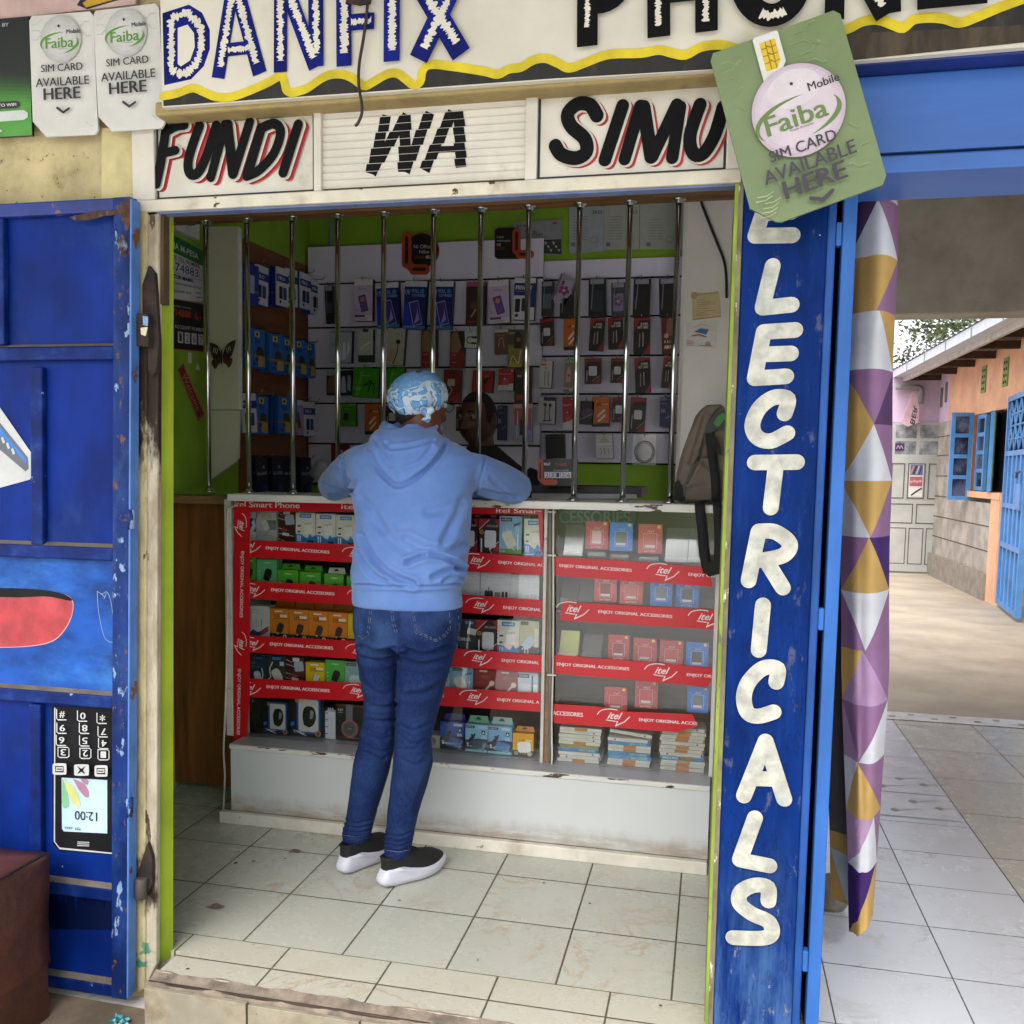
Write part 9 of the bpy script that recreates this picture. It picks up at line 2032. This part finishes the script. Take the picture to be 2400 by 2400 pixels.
for k in range(K + 1):
    ph = math.pi * .60 * k / K
    for j in range(n):
        th = 2 * math.pi * j / n; x, y, z = math.sin(ph) * math.cos(th), math.sin(ph) * math.sin(th), math.cos(ph)
        front = max(0, -y); lim_ = .52 + .55 * (1 - front ** .6) ; f = 1.055 if ph < lim_ * 2.2 else .93
        hairline = ph / (math.pi * .60) ; cut = 1 if (front < .35 or z > .60) else .93
        vs.append((.0765 * x * cut, .0985 * y * cut, .1215 * z * (1 if cut == 1 else .97)))
for k in range(K):
    for j in range(n): fs.append((k * n + j, (k + 1) * n + j, (k + 1) * n + (j + 1) % n, k * n + (j + 1) % n))
q.add(vs, fs, mat('#0a0807', .9, var=.4, vs=120, bump=.9, bs=380), True); q.build("hair", P2)
sh = mt(); sh.loft([((cx2, yM + .05, .80), .165, .115), ((cx2, yM + .05, .98), .165, .118), ((cx2, yM + .04, 1.16), .205, .122), ((cx2, yM + .035, 1.27), .205, .112), ((cx2 - .005, yM + .03, 1.34), .165, .096), ((cx2 - .015, yM + .025, 1.39), .115, .084, 1), ((cx2 - .025, yM + .022, 1.425), .078, .074, 1), ((cx2 - .03, yM + .02, 1.44), .068, .068, 1)], SK_M, 30)
M_BLKSH = mat('#0b0b0d', .8, var=.3, vs=9, bump=.25, bs=60); sm = fuse([sh] + sv, .006, 3); carve(sm, [], noise_amp=.003, nscale=9); link(sm, "shirt", P2, M_BLKSH)
tr_ = []
for s_ in (-1, 1): q = MB(); q.loft([((cx2 + s_ * .06, yM + .05, .93), .095, .11, 1), ((cx2 + s_ * .08, yM + .05, .74), .09, .098, 1), ((cx2 + s_ * .085, yM + .045, .46), .068, .074, 1), ((cx2 + s_ * .09, yM + .06, .08), .06, .07, 1)], SK_M, 18); tr_.append(q)
link(fuse(tr_, .008, 3), "trousers", P2, mat('#14161c', .85, var=.3))

# ---------------------------------------------------------------- backpack on the counter
yK = .90
bp_ = thing("backpack", "grey brown backpack standing on the right end of the counter, black straps hanging down", "backpack", (PY(1640, 1178, yK).x, yK, 1.241))
M_BAG = mat('#6f6458', .85, var=.14, vs=10, bump=.3, bs=220, dirt='#564c42', da=.56, ds=6); M_STRAP = mat('#0b0b0c', .8, var=.2, bump=.3, bs=300)
q = MB(); q.pxprism([(1644, 958), (1656, 948), (1690, 947), (1700, 955), (1700, 1176), (1606, 1178), (1588, 1168), (1583, 1145), (1586, 1108), (1600, 1055), (1616, 1010), (1630, 975)], yK + .012, yK + .13, M_BAG)
q2 = MB(); q2.pxprism([(1608, 1172), (1602, 1150), (1612, 1112), (1640, 1078), (1690, 1062), (1700, 1072), (1700, 1176)], yK - .012, yK + .05, M_BAG)
q3 = MB(); q3.pxprism([(1640, 965), (1655, 950), (1692, 948), (1676, 962), (1655, 1000), (1640, 1060), (1620, 1110), (1596, 1140), (1590, 1120), (1604, 1060), (1622, 1005)], yK - .004, yK + .05, M_BAG)
bgm = fuse([q, q2, q3], .0045, 6); carve(bgm, [([(1640, 1072), (1625, 1100), (1612, 1130)], 4, .006), ([(1650, 1085), (1690, 1110)], 6, .004), ([(1605, 1150), (1650, 1140), (1695, 1150)], 5, .004), ([(1652, 975), (1636, 1030), (1618, 1085)], 4, .004)], noise_amp=.003, nscale=14)
link(bgm, "bag_body", bp_, M_BAG)
q = MB(); q.pxpoly(smooth_path([(1650, 1015), (1662, 985), (1680, 968), (1699, 962), (1699, 1000), (1672, 1010), (1648, 1050)], 3), yK - .0045, ink('#141512')); q.pxpoly(smooth_path([(1672, 992), (1684, 974), (1699, 968), (1699, 982), (1682, 1002)], 3), yK - .0045, ink('#2c7a1c')); q.pxstroke([(1626, 1092), (1606, 1135), (1604, 1160)], 5, yK - .0165, ink('#17140f'), smooth=3); q.build("opening", bp_)
def ribbon(pts, w_, m, n_=6):
    b = MB(); P = smooth_path(pts, n_); vs, fs = [], []
    for i, p in enumerate(P): vs += [(p[0] - w_ / 2, p[1], p[2]), (p[0] + w_ / 2, p[1], p[2]), (p[0] + w_ / 2, p[1] + .003, p[2]), (p[0] - w_ / 2, p[1] + .003, p[2])]
    for i in range(len(P) - 1):
        for j in range(4): fs.append((i * 4 + j, i * 4 + (j + 1) % 4, (i + 1) * 4 + (j + 1) % 4, (i + 1) * 4 + j))
    return b.add(vs, fs, m, True)
ys = .782
def W3(u, v, y): return tuple(PY(u, v, y))
ribbon([W3(1664, 1015, yK - .022), W3(1668, 1060, yK - .03), W3(1676, 1120, yK - .03), W3(1678, 1168, yK - .04), W3(1681, 1184, ys), W3(1684, 1230, ys), W3(1685, 1300, ys), W3(1678, 1342, ys)], .030, M_STRAP).build("strap", bp_)
ribbon([W3(1660, 1172, yK - .02), W3(1646, 1176, yK - .06), W3(1640, 1186, ys), W3(1646, 1240, ys + .004), W3(1651, 1300, ys + .002), W3(1660, 1345, ys + .002)], .033, M_STRAP).build("strap", bp_)
q = MB(); q.pxprism([(1646, 1320), (1692, 1310), (1690, 1344), (1662, 1352), (1652, 1342)], ys - .003, ys + .006, M_STRAP); q.build("strap_end", bp_)
q = MB(); q.pxprism([(1652, 1020), (1672, 1015), (1690, 1050), (1672, 1060)], yK - .03, yK - .02, M_STRAP); q.build("strap_patch", bp_)
q = MB(); q.pxprism([(1582, 1130), (1590, 1125), (1604, 1166), (1598, 1178), (1580, 1172)], yK - .006, yK + .03, M_STRAP); q.build("side_tab", bp_)
